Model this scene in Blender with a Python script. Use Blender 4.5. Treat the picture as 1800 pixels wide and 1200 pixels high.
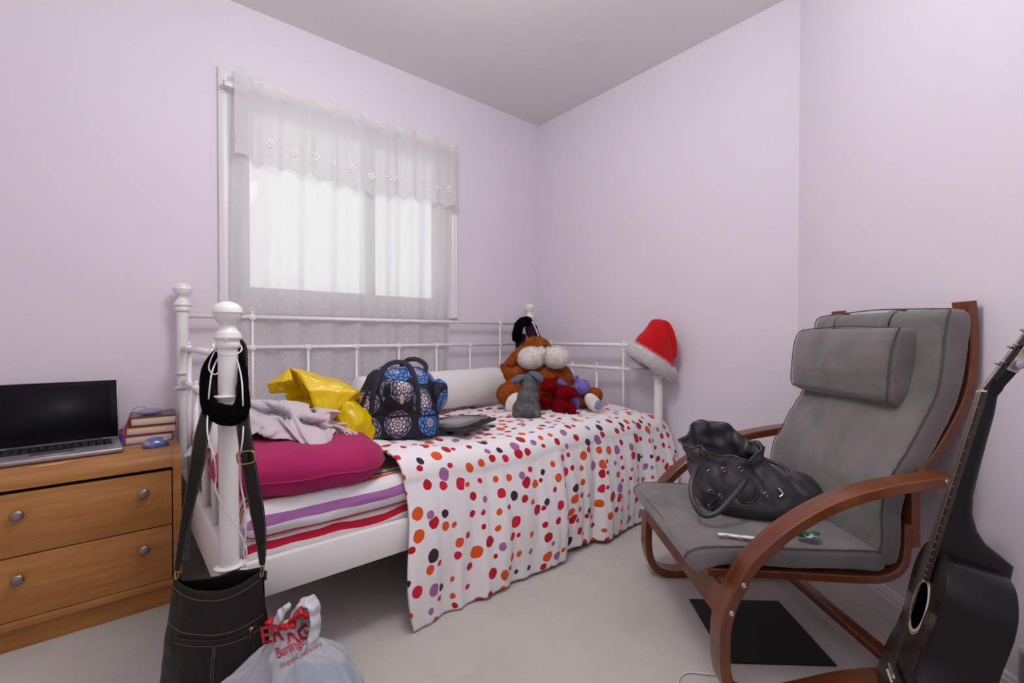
import bpy, bmesh, math, random
from math import sin, cos, pi, radians, sqrt, exp, atan2, hypot
from mathutils import Vector, Matrix, Euler, noise
from mathutils.bvhtree import BVHTree

random.seed(7)
for o in list(bpy.data.objects): bpy.data.objects.remove(o)
S = bpy.context.scene
COL = S.collection

# ------------------------------------------------------------------ camera
YAW = radians(40.1)                       # heading of the camera, clockwise from +Y
cam_d = bpy.data.cameras.new('camera'); cam = bpy.data.objects.new('camera', cam_d); COL.objects.link(cam)
cam_d.sensor_width = 36; cam_d.lens = 800 / 1800 * 36; cam_d.clip_start = 0.02
cam.location = (-2.272, -2.403, 0.925)
cam.rotation_euler = (radians(90 - 0.645), 0, -YAW)
S.camera = cam

# ------------------------------------------------------------------ world, added fill lights, exposure
S.view_settings.view_transform = 'Standard'; S.view_settings.look = 'None'
S.view_settings.gamma = 1; S.view_settings.use_curve_mapping = False
S.view_settings.exposure = 0.07
W = bpy.data.worlds.new('world'); S.world = W; W.use_nodes = True
bg = W.node_tree.nodes['Background']; bg.inputs[0].default_value = (0.99, 0.98, 0.97, 1); bg.inputs[1].default_value = 1.38
def area(name, loc, size, power, rot, col=(1, 0.97, 0.95)):
    l = bpy.data.lights.new(name, 'AREA'); l.shape = 'DISK'; l.size = size; l.energy = power; l.color = col
    o = bpy.data.objects.new(name, l); COL.objects.link(o); o.location = loc; o.rotation_euler = rot; return o
pl = bpy.data.lights.new('added_fill_above', 'POINT'); pl.energy = 31; pl.shadow_soft_size = 0.2; pl.color = (0.985, 0.99, 1)
po = bpy.data.objects.new('added_fill_above', pl); COL.objects.link(po); po.location = (-1.68, -1.56, 2.10)  # added point light high in the room, no fixture there, brightens far corner
area('added_fill_upward', (-2.45, -2.75, 1.60), 0.35, 11, (radians(180), 0, 0), (0.99, 0.99, 1))  # added disk aimed at the ceiling, stands in for a bounced flash

# ------------------------------------------------------------------ helpers
def tag(o, label=None, cat=None, group=None, kind=None):
    if label: o['label'] = label
    if cat: o['category'] = cat
    if group: o['group'] = group
    if kind: o['kind'] = kind
    return o
def empty(name, loc, rz=0, label=None, cat=None, group=None, rot=None):
    o = bpy.data.objects.new(name, None); COL.objects.link(o); o.location = loc
    o.rotation_euler = rot if rot else (0, 0, rz); o.empty_display_size = 0.05
    return tag(o, label, cat, group)
def link(name, me, mat, parent=None, smooth=True, loc=None):
    o = bpy.data.objects.new(name, me); COL.objects.link(o)
    if mat is not None:
        for m in (mat if isinstance(mat, (list, tuple)) else [mat]): me.materials.append(m)
    if smooth:
        me.polygons.foreach_set('use_smooth', [True] * len(me.polygons))
    if parent: o.parent = parent
    if loc: o.location = loc
    return o
def obj(name, bm, mat, parent=None, smooth=True, loc=None, auto=None):
    me = bpy.data.meshes.new(name)
    bm.normal_update()
    if auto:
        for e in bm.edges:
            if len(e.link_faces) == 2 and e.calc_face_angle(0) > radians(auto): e.smooth = False
    bm.to_mesh(me); bm.free()
    return link(name, me, mat, parent, smooth, loc)
def struct(name, bm, mat, parent=None, smooth=False):
    o = obj(name, bm, mat, parent, smooth)
    if not parent: o['kind'] = 'structure'
    return o
def NB(): return bmesh.new()
def box(bm, c, s, bev=0, seg=2, m=None):
    r = bmesh.ops.create_cube(bm, size=1)
    vs = r['verts']
    M = Matrix.Translation(c) @ Matrix.Diagonal((*s, 1))
    bmesh.ops.transform(bm, matrix=M, verts=vs)
    if bev:
        es = list({e for v in vs for e in v.link_edges})
        q = bmesh.ops.bevel(bm, geom=es, offset=bev, segments=seg, profile=0.5, affect='EDGES')
        vs = list({v for v in q['verts']} | {v for v in vs if v.is_valid})
    if m is not None: bmesh.ops.transform(bm, matrix=m, verts=vs)
    return vs
def boxes(name, c, s, bev, mat, parent=None, seg=2):
    bm = NB(); box(bm, c, s, bev, seg); return obj(name, bm, mat, parent, True, auto=40)
def lathe(bm, prof, seg=32, c=(0, 0, 0), m=None):
    rings = []
    for (r, z) in prof:
        rings.append([bm.verts.new((c[0] + r * cos(2 * pi * i / seg), c[1] + r * sin(2 * pi * i / seg), c[2] + z)) for i in range(seg)])
    for a, b in zip(rings, rings[1:]):
        for i in range(seg):
            bm.faces.new((a[i], a[(i + 1) % seg], b[(i + 1) % seg], b[i]))
    bm.faces.new(list(reversed(rings[0]))); bm.faces.new(rings[-1])
    vs = [v for r in rings for v in r]
    if m is not None: bmesh.ops.transform(bm, matrix=m, verts=vs)
    return vs
def crom(pts, n=6, closed=False):
    P = [Vector(p) for p in pts]; out = []
    N = len(P); rng = range(N if closed else N - 1)
    for i in rng:
        if closed: a, b, c, d = P[i - 1], P[i], P[(i + 1) % N], P[(i + 2) % N]
        else: a, b, c, d = P[max(i - 1, 0)], P[i], P[i + 1], P[min(i + 2, N - 1)]
        for k in range(n):
            t = k / n
            out.append(0.5 * ((2 * b) + (c - a) * t + (2 * a - 5 * b + 4 * c - d) * t * t + (3 * b - a - 3 * c + d) * t ** 3))
    if not closed: out.append(P[-1])
    return out
def tube(bm, pts, r, seg=8, closed=False, flat=None, up=None, cap=True):
    """sweep an ellipse (r or list; flat = second radius) along pts"""
    pts = [Vector(p) for p in pts]; n = len(pts)
    R = r if isinstance(r, (list, tuple)) else [r] * n
    Fl = flat if isinstance(flat, (list, tuple)) else ([flat] * n if flat else R)
    rings = []; ref = None
    for i, p in enumerate(pts):
        if closed: t = (pts[(i + 1) % n] - pts[i - 1])
        else: t = (pts[min(i + 1, n - 1)] - pts[max(i - 1, 0)])
        t.normalize()
        if up is not None: a = Vector(up) - t * Vector(up).dot(t)
        elif ref is None:
            a = Vector((0, 0, 1)) if abs(t.z) < 0.9 else Vector((1, 0, 0)); a = a - t * a.dot(t)
        else: a = ref - t * ref.dot(t)
        if a.length < 1e-6: a = Vector((1, 0, 0)) - t * t.x
        a.normalize(); ref = a; b = t.cross(a)
        rings.append([bm.verts.new(p + a * (Fl[i] * cos(2 * pi * k / seg)) + b * (R[i] * sin(2 * pi * k / seg))) for k in range(seg)])
    prs = list(zip(rings, rings[1:])) + ([(rings[-1], rings[0])] if closed else [])
    for a, b in prs:
        for k in range(seg): bm.faces.new((a[k], a[(k + 1) % seg], b[(k + 1) % seg], b[k]))
    if not closed and cap:
        bm.faces.new(list(reversed(rings[0]))); bm.faces.new(rings[-1])
    return [v for q in rings for v in q]
def rectsweep(bm, pts, t, y0, y1, ch=0.003):
    """bent strip: centre line pts (x, z), thickness t in the profile plane, from y0 to y1, chamfered"""
    n = len(pts); rings = []
    w = (y1 - y0) / 2; yc = (y0 + y1) / 2; h = t / 2
    sec = [(-w + ch, -h), (w - ch, -h), (w, -h + ch), (w, h - ch), (w - ch, h), (-w + ch, h), (-w, h - ch), (-w, -h + ch)]
    for i, p in enumerate(pts):
        a = pts[max(i - 1, 0)]; b = pts[min(i + 1, n - 1)]
        tx, tz = b[0] - a[0], b[-1] - a[-1]; L = hypot(tx, tz) or 1; tx /= L; tz /= L
        nx, nz = -tz, tx
        rings.append([bm.verts.new((p[0] + nx * v, yc + u, p[-1] + nz * v)) for u, v in sec])
    k = len(sec)
    for a, b in zip(rings, rings[1:]):
        for i in range(k): bm.faces.new((a[i], a[(i + 1) % k], b[(i + 1) % k], b[i]))
    bm.faces.new(list(reversed(rings[0]))); bm.faces.new(rings[-1])
    bmesh.ops.recalc_face_normals(bm, faces=bm.faces)
def grid(bm, nu, nv, f, uvf=None, wrap=False):
    """(nu x nv) grid of f(i/(nu-1), j/(nv-1))"""
    V = [[bm.verts.new(f(i / (nu - 1), j / (nv - 1))) for j in range(nv)] for i in range(nu)]
    uvl = bm.loops.layers.uv.verify() if uvf else None
    for i in range(nu - 1):
        for j in range(nv - 1):
            fc = bm.faces.new((V[i][j], V[i + 1][j], V[i + 1][j + 1], V[i][j + 1]))
            if uvf:
                for l, (a, b) in zip(fc.loops, ((i, j), (i + 1, j), (i + 1, j + 1), (i, j + 1))):
                    l[uvl].uv = uvf(a / (nu - 1), b / (nv - 1))
    return V
def ellip(bm, c, r, rot=(0, 0, 0), seg=24, nz=None):
    M = Matrix.Translation(c) @ Euler(rot).to_matrix().to_4x4() @ Matrix.Diagonal((*r, 1))
    q = bmesh.ops.create_uvsphere(bm, u_segments=seg, v_segments=seg // 2 + 2, radius=1, matrix=M)
    if nz:
        for v in q['verts']: v.co += v.co.normalized() * 0 + Vector(noise.noise_vector(v.co * nz[0])) * nz[1]
    return q['verts']
def fuse(name, bm, voxel, smooth_it=4, mat=None, parent=None):
    """melt overlapping lumps into one continuous skin"""
    me = bpy.data.meshes.new(name); bm.to_mesh(me); bm.free()
    o = bpy.data.objects.new('tmp', me); COL.objects.link(o)
    md = o.modifiers.new('r', 'REMESH'); md.mode = 'VOXEL'; md.voxel_size = voxel
    ms = o.modifiers.new('s', 'SMOOTH'); ms.iterations = smooth_it; ms.factor = 0.6
    dg = bpy.context.evaluated_depsgraph_get()
    me2 = bpy.data.meshes.new_from_object(o.evaluated_get(dg)); me2.name = name
    bpy.data.objects.remove(o)
    return link(name, me2, mat, parent)
def fur(o, n, ln, wd=0.0012, lean=0.6, droop=0.3, seed=1, keep=None):
    """short pile: thin tapering blades grown from the surface, in the same mesh"""
    rnd = random.Random(seed); me = o.data
    me.calc_loop_triangles()
    tr = [t for t in me.loop_triangles]; vs = me.vertices
    cum = []; s = 0
    for t in tr: s += t.area; cum.append(s)
    import bisect
    bm = NB(); bm.from_mesh(me)
    for f in bm.faces: f.smooth = True
    for _ in range(n):
        t = tr[min(bisect.bisect(cum, rnd.random() * s), len(tr) - 1)]
        a, b = rnd.random(), rnd.random()
        if a + b > 1: a, b = 1 - a, 1 - b
        p0, p1, p2 = (vs[i].co for i in t.vertices)
        p = p0 + (p1 - p0) * a + (p2 - p0) * b
        if keep and not keep(p): continue
        nm = t.normal
        d = Vector((rnd.uniform(-1, 1), rnd.uniform(-1, 1), rnd.uniform(-1, 1) - droop)) * lean + nm
        d.normalize()
        side = nm.cross(Vector((rnd.uniform(-1, 1), rnd.uniform(-1, 1), rnd.uniform(-1, 1))))
        if side.length < 1e-4: continue
        side = side.normalized() * wd; L = ln * rnd.uniform(0.6, 1.2)
        f = bm.faces.new([bm.verts.new(p - side - nm * 0.001), bm.verts.new(p + side - nm * 0.001), bm.verts.new(p + d * L)])
        f.material_index = t.material_index
    bm.to_mesh(me); bm.free()
def fbm(p, o=3): return noise.fractal(Vector(p), 0.8, 2.0, o)

# ------------------------------------------------------------------ materials
MATS = {}
def srgb(r, g, b):
    f = lambda c: (c / 255 / 12.92) if c / 255 <= 0.04045 else ((c / 255 + 0.055) / 1.055) ** 2.4
    return (f(r), f(g), f(b), 1)
class NT:
    def __init__(s, name):
        s.m = bpy.data.materials.new(name); s.m.use_nodes = True; s.t = s.m.node_tree; s.n = s.t.nodes
        s.b = s.n['Principled BSDF']; s.out = s.n['Material Output']
    def N(s, typ, **kw):
        n = s.n.new(typ)
        for k, v in kw.items():
            if k in ('i',):
                for a, b in v.items(): n.inputs[a].default_value = b
            else: setattr(n, k, v)
        return n
    def L(s, a, b): s.t.links.new(a, b)
    def co(s, kind='Object', scale=None):
        t = s.N('ShaderNodeTexCoord')
        if scale is None: return t.outputs[kind]
        m = s.N('ShaderNodeMapping'); m.inputs['Scale'].default_value = scale; s.L(t.outputs[kind], m.inputs[0]); return m.outputs[0]
    def ramp(s, fac, stops, interp='LINEAR'):
        r = s.N('ShaderNodeValToRGB'); r.color_ramp.interpolation = interp
        e = r.color_ramp.elements
        while len(e) < len(stops): e.new(0.5)
        for x, (p, c) in zip(e, stops): x.position = p; x.color = c
        s.L(fac, r.inputs[0]); return r.outputs[0]
    def noise(s, co, scale, detail=3, rough=0.55, dist=0):
        n = s.N('ShaderNodeTexNoise'); n.inputs['Scale'].default_value = scale; n.inputs['Detail'].default_value = detail
        n.inputs['Roughness'].default_value = rough; n.inputs['Distortion'].default_value = dist
        s.L(co, n.inputs['Vector']); return n.outputs['Fac']
    def mix(s, f, a, b):
        m = s.N('ShaderNodeMix', data_type='RGBA')
        for v, i in ((f, 0), (a, 6), (b, 7)):
            if hasattr(v, 'is_linked') or hasattr(v, 'links'): s.L(v, m.inputs[i])
            else: m.inputs[i].default_value = v
        return m.outputs[2]
    def math(s, op, a, b=None, c=None):
        m = s.N('ShaderNodeMath', operation=op)
        for i, v in enumerate((a, b, c)):
            if v is None: continue
            if hasattr(v, 'links'): s.L(v, m.inputs[i])
            else: m.inputs[i].default_value = v
        return m.outputs[0]
    def bump(s, h, strength=0.3, dist=0.01):
        b = s.N('ShaderNodeBump'); b.inputs['Strength'].default_value = strength; b.inputs['Distance'].default_value = dist
        s.L(h, b.inputs['Height']); s.L(b.outputs[0], s.b.inputs['Normal']); return b
    def set(s, **kw):
        for k, v in kw.items():
            k = k.replace('_', ' ')
            if hasattr(v, 'links'): s.L(v, s.b.inputs[k])
            else: s.b.inputs[k].default_value = v
        return s
def plain(name, rgb, rough=0.5, metal=0, var=0.08, nscale=30, bump=0.0, bscale=200, spec=0.5, coat=0, dist=0.002):
    """one colour with a little mottling and relief"""
    if name in MATS: return MATS[name]
    t = NT(name); c = srgb(*rgb); co = t.co()
    lo = tuple(x * (1 - var) for x in c[:3]) + (1,); hi = tuple(min(1, x * (1 + var)) for x in c[:3]) + (1,)
    t.set(Base_Color=t.ramp(t.noise(co, nscale), [(0.3, lo), (0.7, hi)]), Roughness=rough, Metallic=metal, Specular_IOR_Level=spec, Coat_Weight=coat)
    if bump: t.bump(t.noise(co, bscale, 4), bump, dist)
    MATS[name] = t.m; return t.m
def wood(name, c1, c2, c3, scale=(6, 60, 60), rough=0.4, coat=0.25):
    if name in MATS: return MATS[name]
    t = NT(name); co = t.co('Object', scale)
    n1 = t.noise(co, 1.0, 5, 0.6, 0.6); n2 = t.noise(t.co('Object', (scale[0] * .25, scale[1] * .12, scale[2] * .12)), 1.0, 2, 0.5, 0.3)
    f = t.math('ADD', t.math('MULTIPLY', n1, 0.6), t.math('MULTIPLY', n2, 0.5))
    t.set(Base_Color=t.ramp(f, [(0.35, srgb(*c1)), (0.55, srgb(*c2)), (0.75, srgb(*c3))]), Roughness=rough, Coat_Weight=coat, Coat_Roughness=0.25)
    t.bump(n1, 0.05, 0.001)
    MATS[name] = t.m; return t.m

def wall_mat(name, rgb, scale=180, b=0.12):
    t = NT(name); co = t.co()
    c = srgb(*rgb)
    t.set(Base_Color=t.ramp(t.noise(co, 1.7, 3), [(0.3, tuple(x * .97 for x in c[:3]) + (1,)), (0.7, c)]), Roughness=0.75, Specular_IOR_Level=0.25)
    t.bump(t.noise(co, scale, 3), b, 0.002)
    return t.m
M_wall = wall_mat('pink_lilac_wall_paint', (232, 223, 232))
M_ceil = wall_mat('ceiling_paint', (232, 229, 229), 60, 0.25)
def carpet():
    t = NT('beige_carpet'); co = t.co()
    a = t.noise(co, 3, 4, 0.6); b = t.noise(co, 260, 3, 0.7); c = t.noise(co, 35, 4, 0.7)
    col = t.ramp(a, [(0.3, srgb(205, 199, 191)), (0.7, srgb(221, 216, 208))])
    col = t.mix(t.math('MULTIPLY', b, 0.3), col, srgb(176, 168, 158))
    col = t.mix(t.math('MULTIPLY', c, 0.18), col, srgb(180, 172, 165))
    # trodden in stains near the dresser
    s = t.ramp(t.noise(co, 9, 5, 0.8, 1.0), [(0.69, (0, 0, 0, 1)), (0.78, (1, 1, 1, 1))])
    col = t.mix(t.math('MULTIPLY', s, 0.25), col, srgb(150, 128, 118))
    t.set(Base_Color=col, Roughness=0.95, Specular_IOR_Level=0.1, Sheen_Weight=0.3)
    t.bump(t.math('ADD', b, t.math('MULTIPLY', c, 1.2)), 0.7, 0.006)
    return t.m
M_carpet = carpet()
M_trim = plain('white_gloss_trim', (228, 226, 228), 0.4, var=0.02, nscale=8)
M_bed = plain('white_enamel_bed', (240, 238, 235), 0.28, var=0.02, nscale=10, coat=0.3)

# ------------------------------------------------------------------ room shell
H = 2.44
A3 = Vector((0, -1.675)); B3 = Vector((-0.6, -2.33)); d3 = (B3 - A3).normalized(); E3 = A3 + d3 * 2.6   # the slanting wall
n3 = Vector((-d3.y, d3.x));  n3 = n3 if n3.x < 0 else -n3
LX, BY = -3.35, -3.45
def prism(bm, pts, z0, z1):
    a = [bm.verts.new((*p, z0)) for p in pts]; b = [bm.verts.new((*p, z1)) for p in pts]
    n = len(pts)
    for i in range(n): bm.faces.new((a[i], a[(i + 1) % n], b[(i + 1) % n], b[i]))
    bm.faces.new(list(reversed(a))); bm.faces.new(b)
    bmesh.ops.recalc_face_normals(bm, faces=bm.faces)
def wallseg(name, p, q, t=0.12):
    """wall from p to q, solid lies to the outer side (left of p->q)"""
    p = Vector(p); q = Vector(q); d = (q - p).normalized(); n = Vector((-d.y, d.x)) * t
    bm = NB(); prism(bm, [p, q, q + n, p + n], 0, H); return struct(name, bm, M_wall)
E3x = A3 + d3 * ((BY - A3.y) / d3.y)
bm = NB(); prism(bm, [(LX - .12, .12), (.12, .12), (.12, BY - .12), (LX - .12, BY - .12)], -0.1, 0); struct('floor', bm, M_carpet)
bm = NB(); prism(bm, [(LX - .12, .12), (.12, .12), (.12, BY - .12), (LX - .12, BY - .12)], H, H + .1); struct('ceiling', bm, M_ceil)
def wall_solid(name, pts):
    bm = NB(); prism(bm, pts, 0, H); return struct(name, bm, M_wall)
wall_solid('wall_right', [(0, 0.0), (0, A3.y), (.12, A3.y), (.12, 0.0)])
o3 = -n3 * 0.12
wall_solid('wall_diagonal', [A3, E3x, E3x + o3, A3 + Vector((.12, 0))])
wall_solid('wall_back', [(LX, BY), (E3x.x + .12, BY), (E3x.x + .12, BY - .12), (LX, BY - .12)])
wall_solid('wall_left', [(LX, 0.12), (LX, BY - .12), (LX - .12, BY - .12), (LX - .12, 0.12)])
# window wall with its opening
wx0, wx1, wz0, wz1 = -1.885, -0.775, 1.105, 2.045
bm = NB()
box(bm, ((LX + wx0) / 2, .06, H / 2), (wx0 - LX, .12, H)); box(bm, ((wx1 + .12) / 2, .06, H / 2), (.12 - wx1, .12, H))
box(bm, ((wx0 + wx1) / 2, .06, wz0 / 2), (wx1 - wx0, .12, wz0)); box(bm, ((wx0 + wx1) / 2, .06, (wz1 + H) / 2), (wx1 - wx0, .12, H - wz1))
struct('wall_window', bm, M_wall)
# no lamp is modelled: unseen fill lights, added out of frame, brighten the room
# baseboards
def basebd(name, p, q, inward):
    p = Vector(p); q = Vector(q); n = Vector(inward).normalized()
    prof = [(0, 0), (.014, 0), (.014, .06), (.011, .068), (.011, .076), (.007, .082), (.007, .088), (.002, .095), (0, .095)]
    bm = NB(); R = []
    for s in (p, q): R.append([bm.verts.new((s.x + n.x * a, s.y + n.y * a, z)) for a, z in prof])
    k = len(prof)
    for i in range(k): bm.faces.new((R[0][i], R[1][i], R[1][(i + 1) % k], R[0][(i + 1) % k]))
    bm.faces.new(R[0]); bm.faces.new(list(reversed(R[1]))); bmesh.ops.recalc_face_normals(bm, faces=bm.faces)
    struct(name, bm, M_trim)
basebd('baseboard_window', (LX, 0), (0, 0), (0, -1)); basebd('baseboard_right', (0, 0), A3, (-1, 0)); basebd('baseboard_diagonal', A3, E3x, n3)

# window: casing, jambs, sashes, glass
win = empty('window_1', (0, 0, 0)); win['kind'] = 'structure'
cx0, cx1, cz0, cz1 = -1.962, -0.700, 1.033, 2.122
def casing_piece(a, b, inn):
    """mitred moulding from outer corner a to outer corner b; inn = inward dirs at both ends"""
    prof = [(0, 0), (0, .018), (.012, .022), (.02, .018), (.034, .018), (.042, .013), (.06, .011), (.07, .004), (.077, .004), (.077, 0)]
    bm = NB(); R = []
    for p, q in ((a, inn[0]), (b, inn[1])):
        R.append([bm.verts.new((p[0] + q[0] * w, -h, p[1] + q[1] * w)) for w, h in prof])
    k = len(prof)
    for i in range(k): bm.faces.new((R[0][i], R[1][i], R[1][(i + 1) % k], R[0][(i + 1) % k]))
    bm.faces.new(R[0]); bm.faces.new(list(reversed(R[1]))); bmesh.ops.recalc_face_normals(bm, faces=bm.faces)
    obj('casing', bm, M_trim, win, False)
casing_piece((cx0, cz0), (cx0, cz1), ((1, 1), (1, -1))); casing_piece((cx0, cz1), (cx1, cz1), ((1, -1), (-1, -1)))
casing_piece((cx1, cz1), (cx1, cz0), ((-1, -1), (-1, 1))); casing_piece((cx1, cz0), (cx0, cz0), ((-1, 1), (1, 1)))
bm = NB()
for c, s in ((((wx0 + .006), .06, (wz0 + wz1) / 2), (.012, .12, wz1 - wz0)), (((wx1 - .006), .06, (wz0 + wz1) / 2), (.012, .12, wz1 - wz0)),
             (((wx0 + wx1) / 2, .06, wz0 + .006), (wx1 - wx0, .12, .012)), (((wx0 + wx1) / 2, .06, wz1 - .006), (wx1 - wx0, .12, .012))): box(bm, c, s, .001, 1)
obj('jamb', bm, M_trim, win, False)
def glass_mat():
    t = NT('window_glass'); t.n.remove(t.b)
    g = t.N('ShaderNodeBsdfGlossy'); g.inputs['Roughness'].default_value = 0.02
    tr = t.N('ShaderNodeBsdfTransparent'); tr.inputs[0].default_value = (0.97, 0.99, 0.99, 1)
    fr = t.N('ShaderNodeFresnel'); fr.inputs[0].default_value = 1.45
    m = t.N('ShaderNodeMixShader'); t.L(fr.outputs[0], m.inputs[0]); t.L(tr.outputs[0], m.inputs[1]); t.L(g.outputs[0], m.inputs[2]); t.L(m.outputs[0], t.out.inputs[0])
    return t.m
M_glass = glass_mat()
M_vinyl = plain('white_vinyl_sash', (238, 238, 240), 0.45, var=0.02)
xm = -1.235
for a, b, y in ((wx0 + .012, xm + .022, .055), (xm - .022, wx1 - .012, .085)):
    s = .042; z0, z1 = wz0 + .012, wz1 - .012
    sash = NB()
    for c, sz in (((a + s / 2, y, (z0 + z1) / 2), (s, .026, z1 - z0)), ((b - s / 2, y, (z0 + z1) / 2), (s, .026, z1 - z0)),
                  (((a + b) / 2, y, z0 + s / 2), (b - a - 2 * s, .026, s)), (((a + b) / 2, y, z1 - s / 2), (b - a - 2 * s, .026, s))): box(sash, c, sz, .002, 1)
    so = obj('sash', sash, M_vinyl, win, False)
    bm = NB(); box(bm, ((a + b) / 2, y, (z0 + z1) / 2), (b - a - 2 * s + .01, .004, z1 - z0 - 2 * s + .01)); obj('glass_pane', bm, M_glass, so, False)

# ------------------------------------------------------------------ sheer curtain, valance, rod
def sheer(name, lace=None, dens=0.62):
    """thin voile: part see-through, part scattering; lace = (z where the lace begins, 'up'/'down')"""
    t = NT(name); t.n.remove(t.b)
    uv = t.co('UV')
    sp = t.N('ShaderNodeSeparateXYZ'); t.L(uv, sp.inputs[0]); U, V = sp.outputs[0], sp.outputs[1]
    df = t.N('ShaderNodeBsdfDiffuse'); df.inputs[0].default_value = srgb(236, 234, 234)
    tl = t.N('ShaderNodeBsdfTranslucent'); tl.inputs[0].default_value = srgb(240, 240, 240)
    ms = t.N('ShaderNodeMixShader'); ms.inputs[0].default_value = 0.46; t.L(df.outputs[0], ms.inputs[1]); t.L(tl.outputs[0], ms.inputs[2])
    tr = t.N('ShaderNodeBsdfTransparent')
    m = t.N('ShaderNodeMixShader'); t.L(tr.outputs[0], m.inputs[1]); t.L(ms.outputs[0], m.inputs[2])
    weave = t.math('MULTIPLY', t.noise(t.co('UV', (900, 12, 1)), 1.0, 2), 0.10)
    lw = t.N('ShaderNodeLayerWeight'); lw.inputs[0].default_value = 0.5      # a thread sheet seen edge-on hides more
    d = t.math('MINIMUM', t.math('ADD', t.math('ADD', weave, dens - .20), t.math('MULTIPLY', lw.outputs['Facing'], 0.42)), .97)
    if lace:
        # V is height in metres, U the width of cloth in metres
        zt, per, zl = lace
        ph = t.math('MULTIPLY', U, 2 * pi / per)
        sc = t.math('MULTIPLY', t.math('ABSOLUTE', t.math('SINE', ph)), 0.035)
        edge = t.math('ADD', sc, zt)
        below = t.math('LESS_THAN', V, edge)
        vor = t.N('ShaderNodeTexVoronoi', feature='DISTANCE_TO_EDGE'); vor.inputs['Scale'].default_value = 150; t.L(uv, vor.inputs['Vector'])
        net = t.math('LESS_THAN', vor.outputs['Distance'], 0.09)
        # embroidered sprays: warped rings in a second, coarser lattice
        v2 = t.N('ShaderNodeTexVoronoi', feature='F1'); v2.inputs['Scale'].default_value = 13; v2.inputs['Randomness'].default_value = 0.35; t.L(uv, v2.inputs['Vector'])
        wob = t.noise(uv, 60, 2)
        rr = t.math('ADD', t.math('MULTIPLY', v2.outputs['Distance'], 24), t.math('MULTIPLY', wob, 5))
        ring = t.math('GREATER_THAN', t.math('SINE', rr), 0.72)
        band = t.math('LESS_THAN', t.math('ABSOLUTE', t.math('SUBTRACT', V, edge)), 0.0022)
        bandz = t.math('GREATER_THAN', t.math('SINE', t.math('MULTIPLY', t.math('SUBTRACT', V, zl), 26)), 0.0)
        emb = t.math('MULTIPLY', ring, bandz)
        lacev = t.math('MAXIMUM', t.math('MULTIPLY', net, 0.9), t.math('MAXIMUM', emb, 0.55))
        lacev = t.math('ADD', t.math('MULTIPLY', lacev, 0.12), t.math('MULTIPLY', t.math('MAXIMUM', emb, net), 0.22))
        lacev = t.math('ADD', lacev, 0.55)
        d = t.math('ADD', t.math('MULTIPLY', below, lacev), t.math('MULTIPLY', t.math('SUBTRACT', 1.0, below), d))
        d = t.math('MAXIMUM', d, t.math('MULTIPLY', band, 0.95))
    t.L(d, m.inputs[0]); t.L(m.outputs[0], t.out.inputs[0]); return t.m
M_sheer = sheer('white_voile_with_lace_hem', (1.06, 0.105, 0.55), 0.84)
M_valance = sheer('white_voile_valance', (1.70, 0.085, 1.60), 0.84)
M_embro = plain('white_embroidery_thread', (246, 244, 243), 0.6, var=0.03)

cur = empty('lace_curtain', (-1.36, -0.055, 2.02), 0, 'long sheer white curtain with a lace hem hanging over the window', 'curtain')
def pleat(x, amp, seed, k=1.0):
    w = x + 0.03 * noise.noise(Vector((x * 5, seed, 0)))
    return amp * (sin(w * 44 * k + seed) * 0.6 + 0.55 * noise.noise(Vector((x * 16, seed, 3.1))) + 0.25 * sin(w * 97 * k))
def cur_f(u, v):
    z = 2.055 - v * 1.755                       # world height
    sag = 0.0
    xl, xr = -1.905, -0.772
    xl += -0.018 * sin(min(1, v) * pi); xr += -0.03 * max(0, v - .2)
    x = xl + (xr - xl) * u
    gather = max(0.3, 1 - 2.5 * v) if v < .3 else 0.3 + 0.9 * min(1, (v - .3))
    y = -0.052 + pleat(u * 1.13, 0.014 + 0.014 * min(1, v * 2.5), 1.7, 0.9) * gather - 0.008 * sin(v * 3)
    y = min(y, -0.024)
    return (x + 1.36, y + 0.055, z - 2.02)
bm = NB(); grid(bm, 420, 90, cur_f, lambda u, v: (u * 1.5, 2.055 - v * 1.755)); obj('voile', bm, M_sheer, cur)
bm = NB()                                                   # the outlined scallops at the top of the lace
val = empty('lace_valance', (-1.34, -0.09, 2.02), 0, 'short sheer valance with scalloped lace edge and embroidered flowers on the rod', 'valance')
def val_f(u, v):
    xl, xr = -1.912, -0.742
    x = xl + (xr - xl) * u + 0.004 * sin(u * 60) * v
    zb = 1.675 + 0.022 * abs(sin(u * pi * 13)) + 0.05 * max(0, 1 - u * 12) + 0.012 * sin(u * 9)
    if v < 0.12: z = 2.036 + (0.12 - v) / 0.12 * (0.032 + 0.028 * noise.noise(Vector((u * 22, 5, 0))) + (0.05 * max(0, 1 - abs(u - .03) * 25)))
    else: z = 2.036 - (v - .12) / .88 * (2.036 - zb)
    y = -0.090 + pleat(u, 0.007 + 0.01 * v, 4.2, 1.2) * (1 if v > .12 else 1.6)
    if .09 < v < .16: y = min(y, -0.094)
    return (x + 1.34, min(y, -0.078) + 0.09, z - 2.02)
bm = NB(); V = grid(bm, 420, 60, val_f, lambda u, v: (u * 1.6, 2.1 - v * .43)); obj('valance_cloth', bm, M_valance, val)
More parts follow.
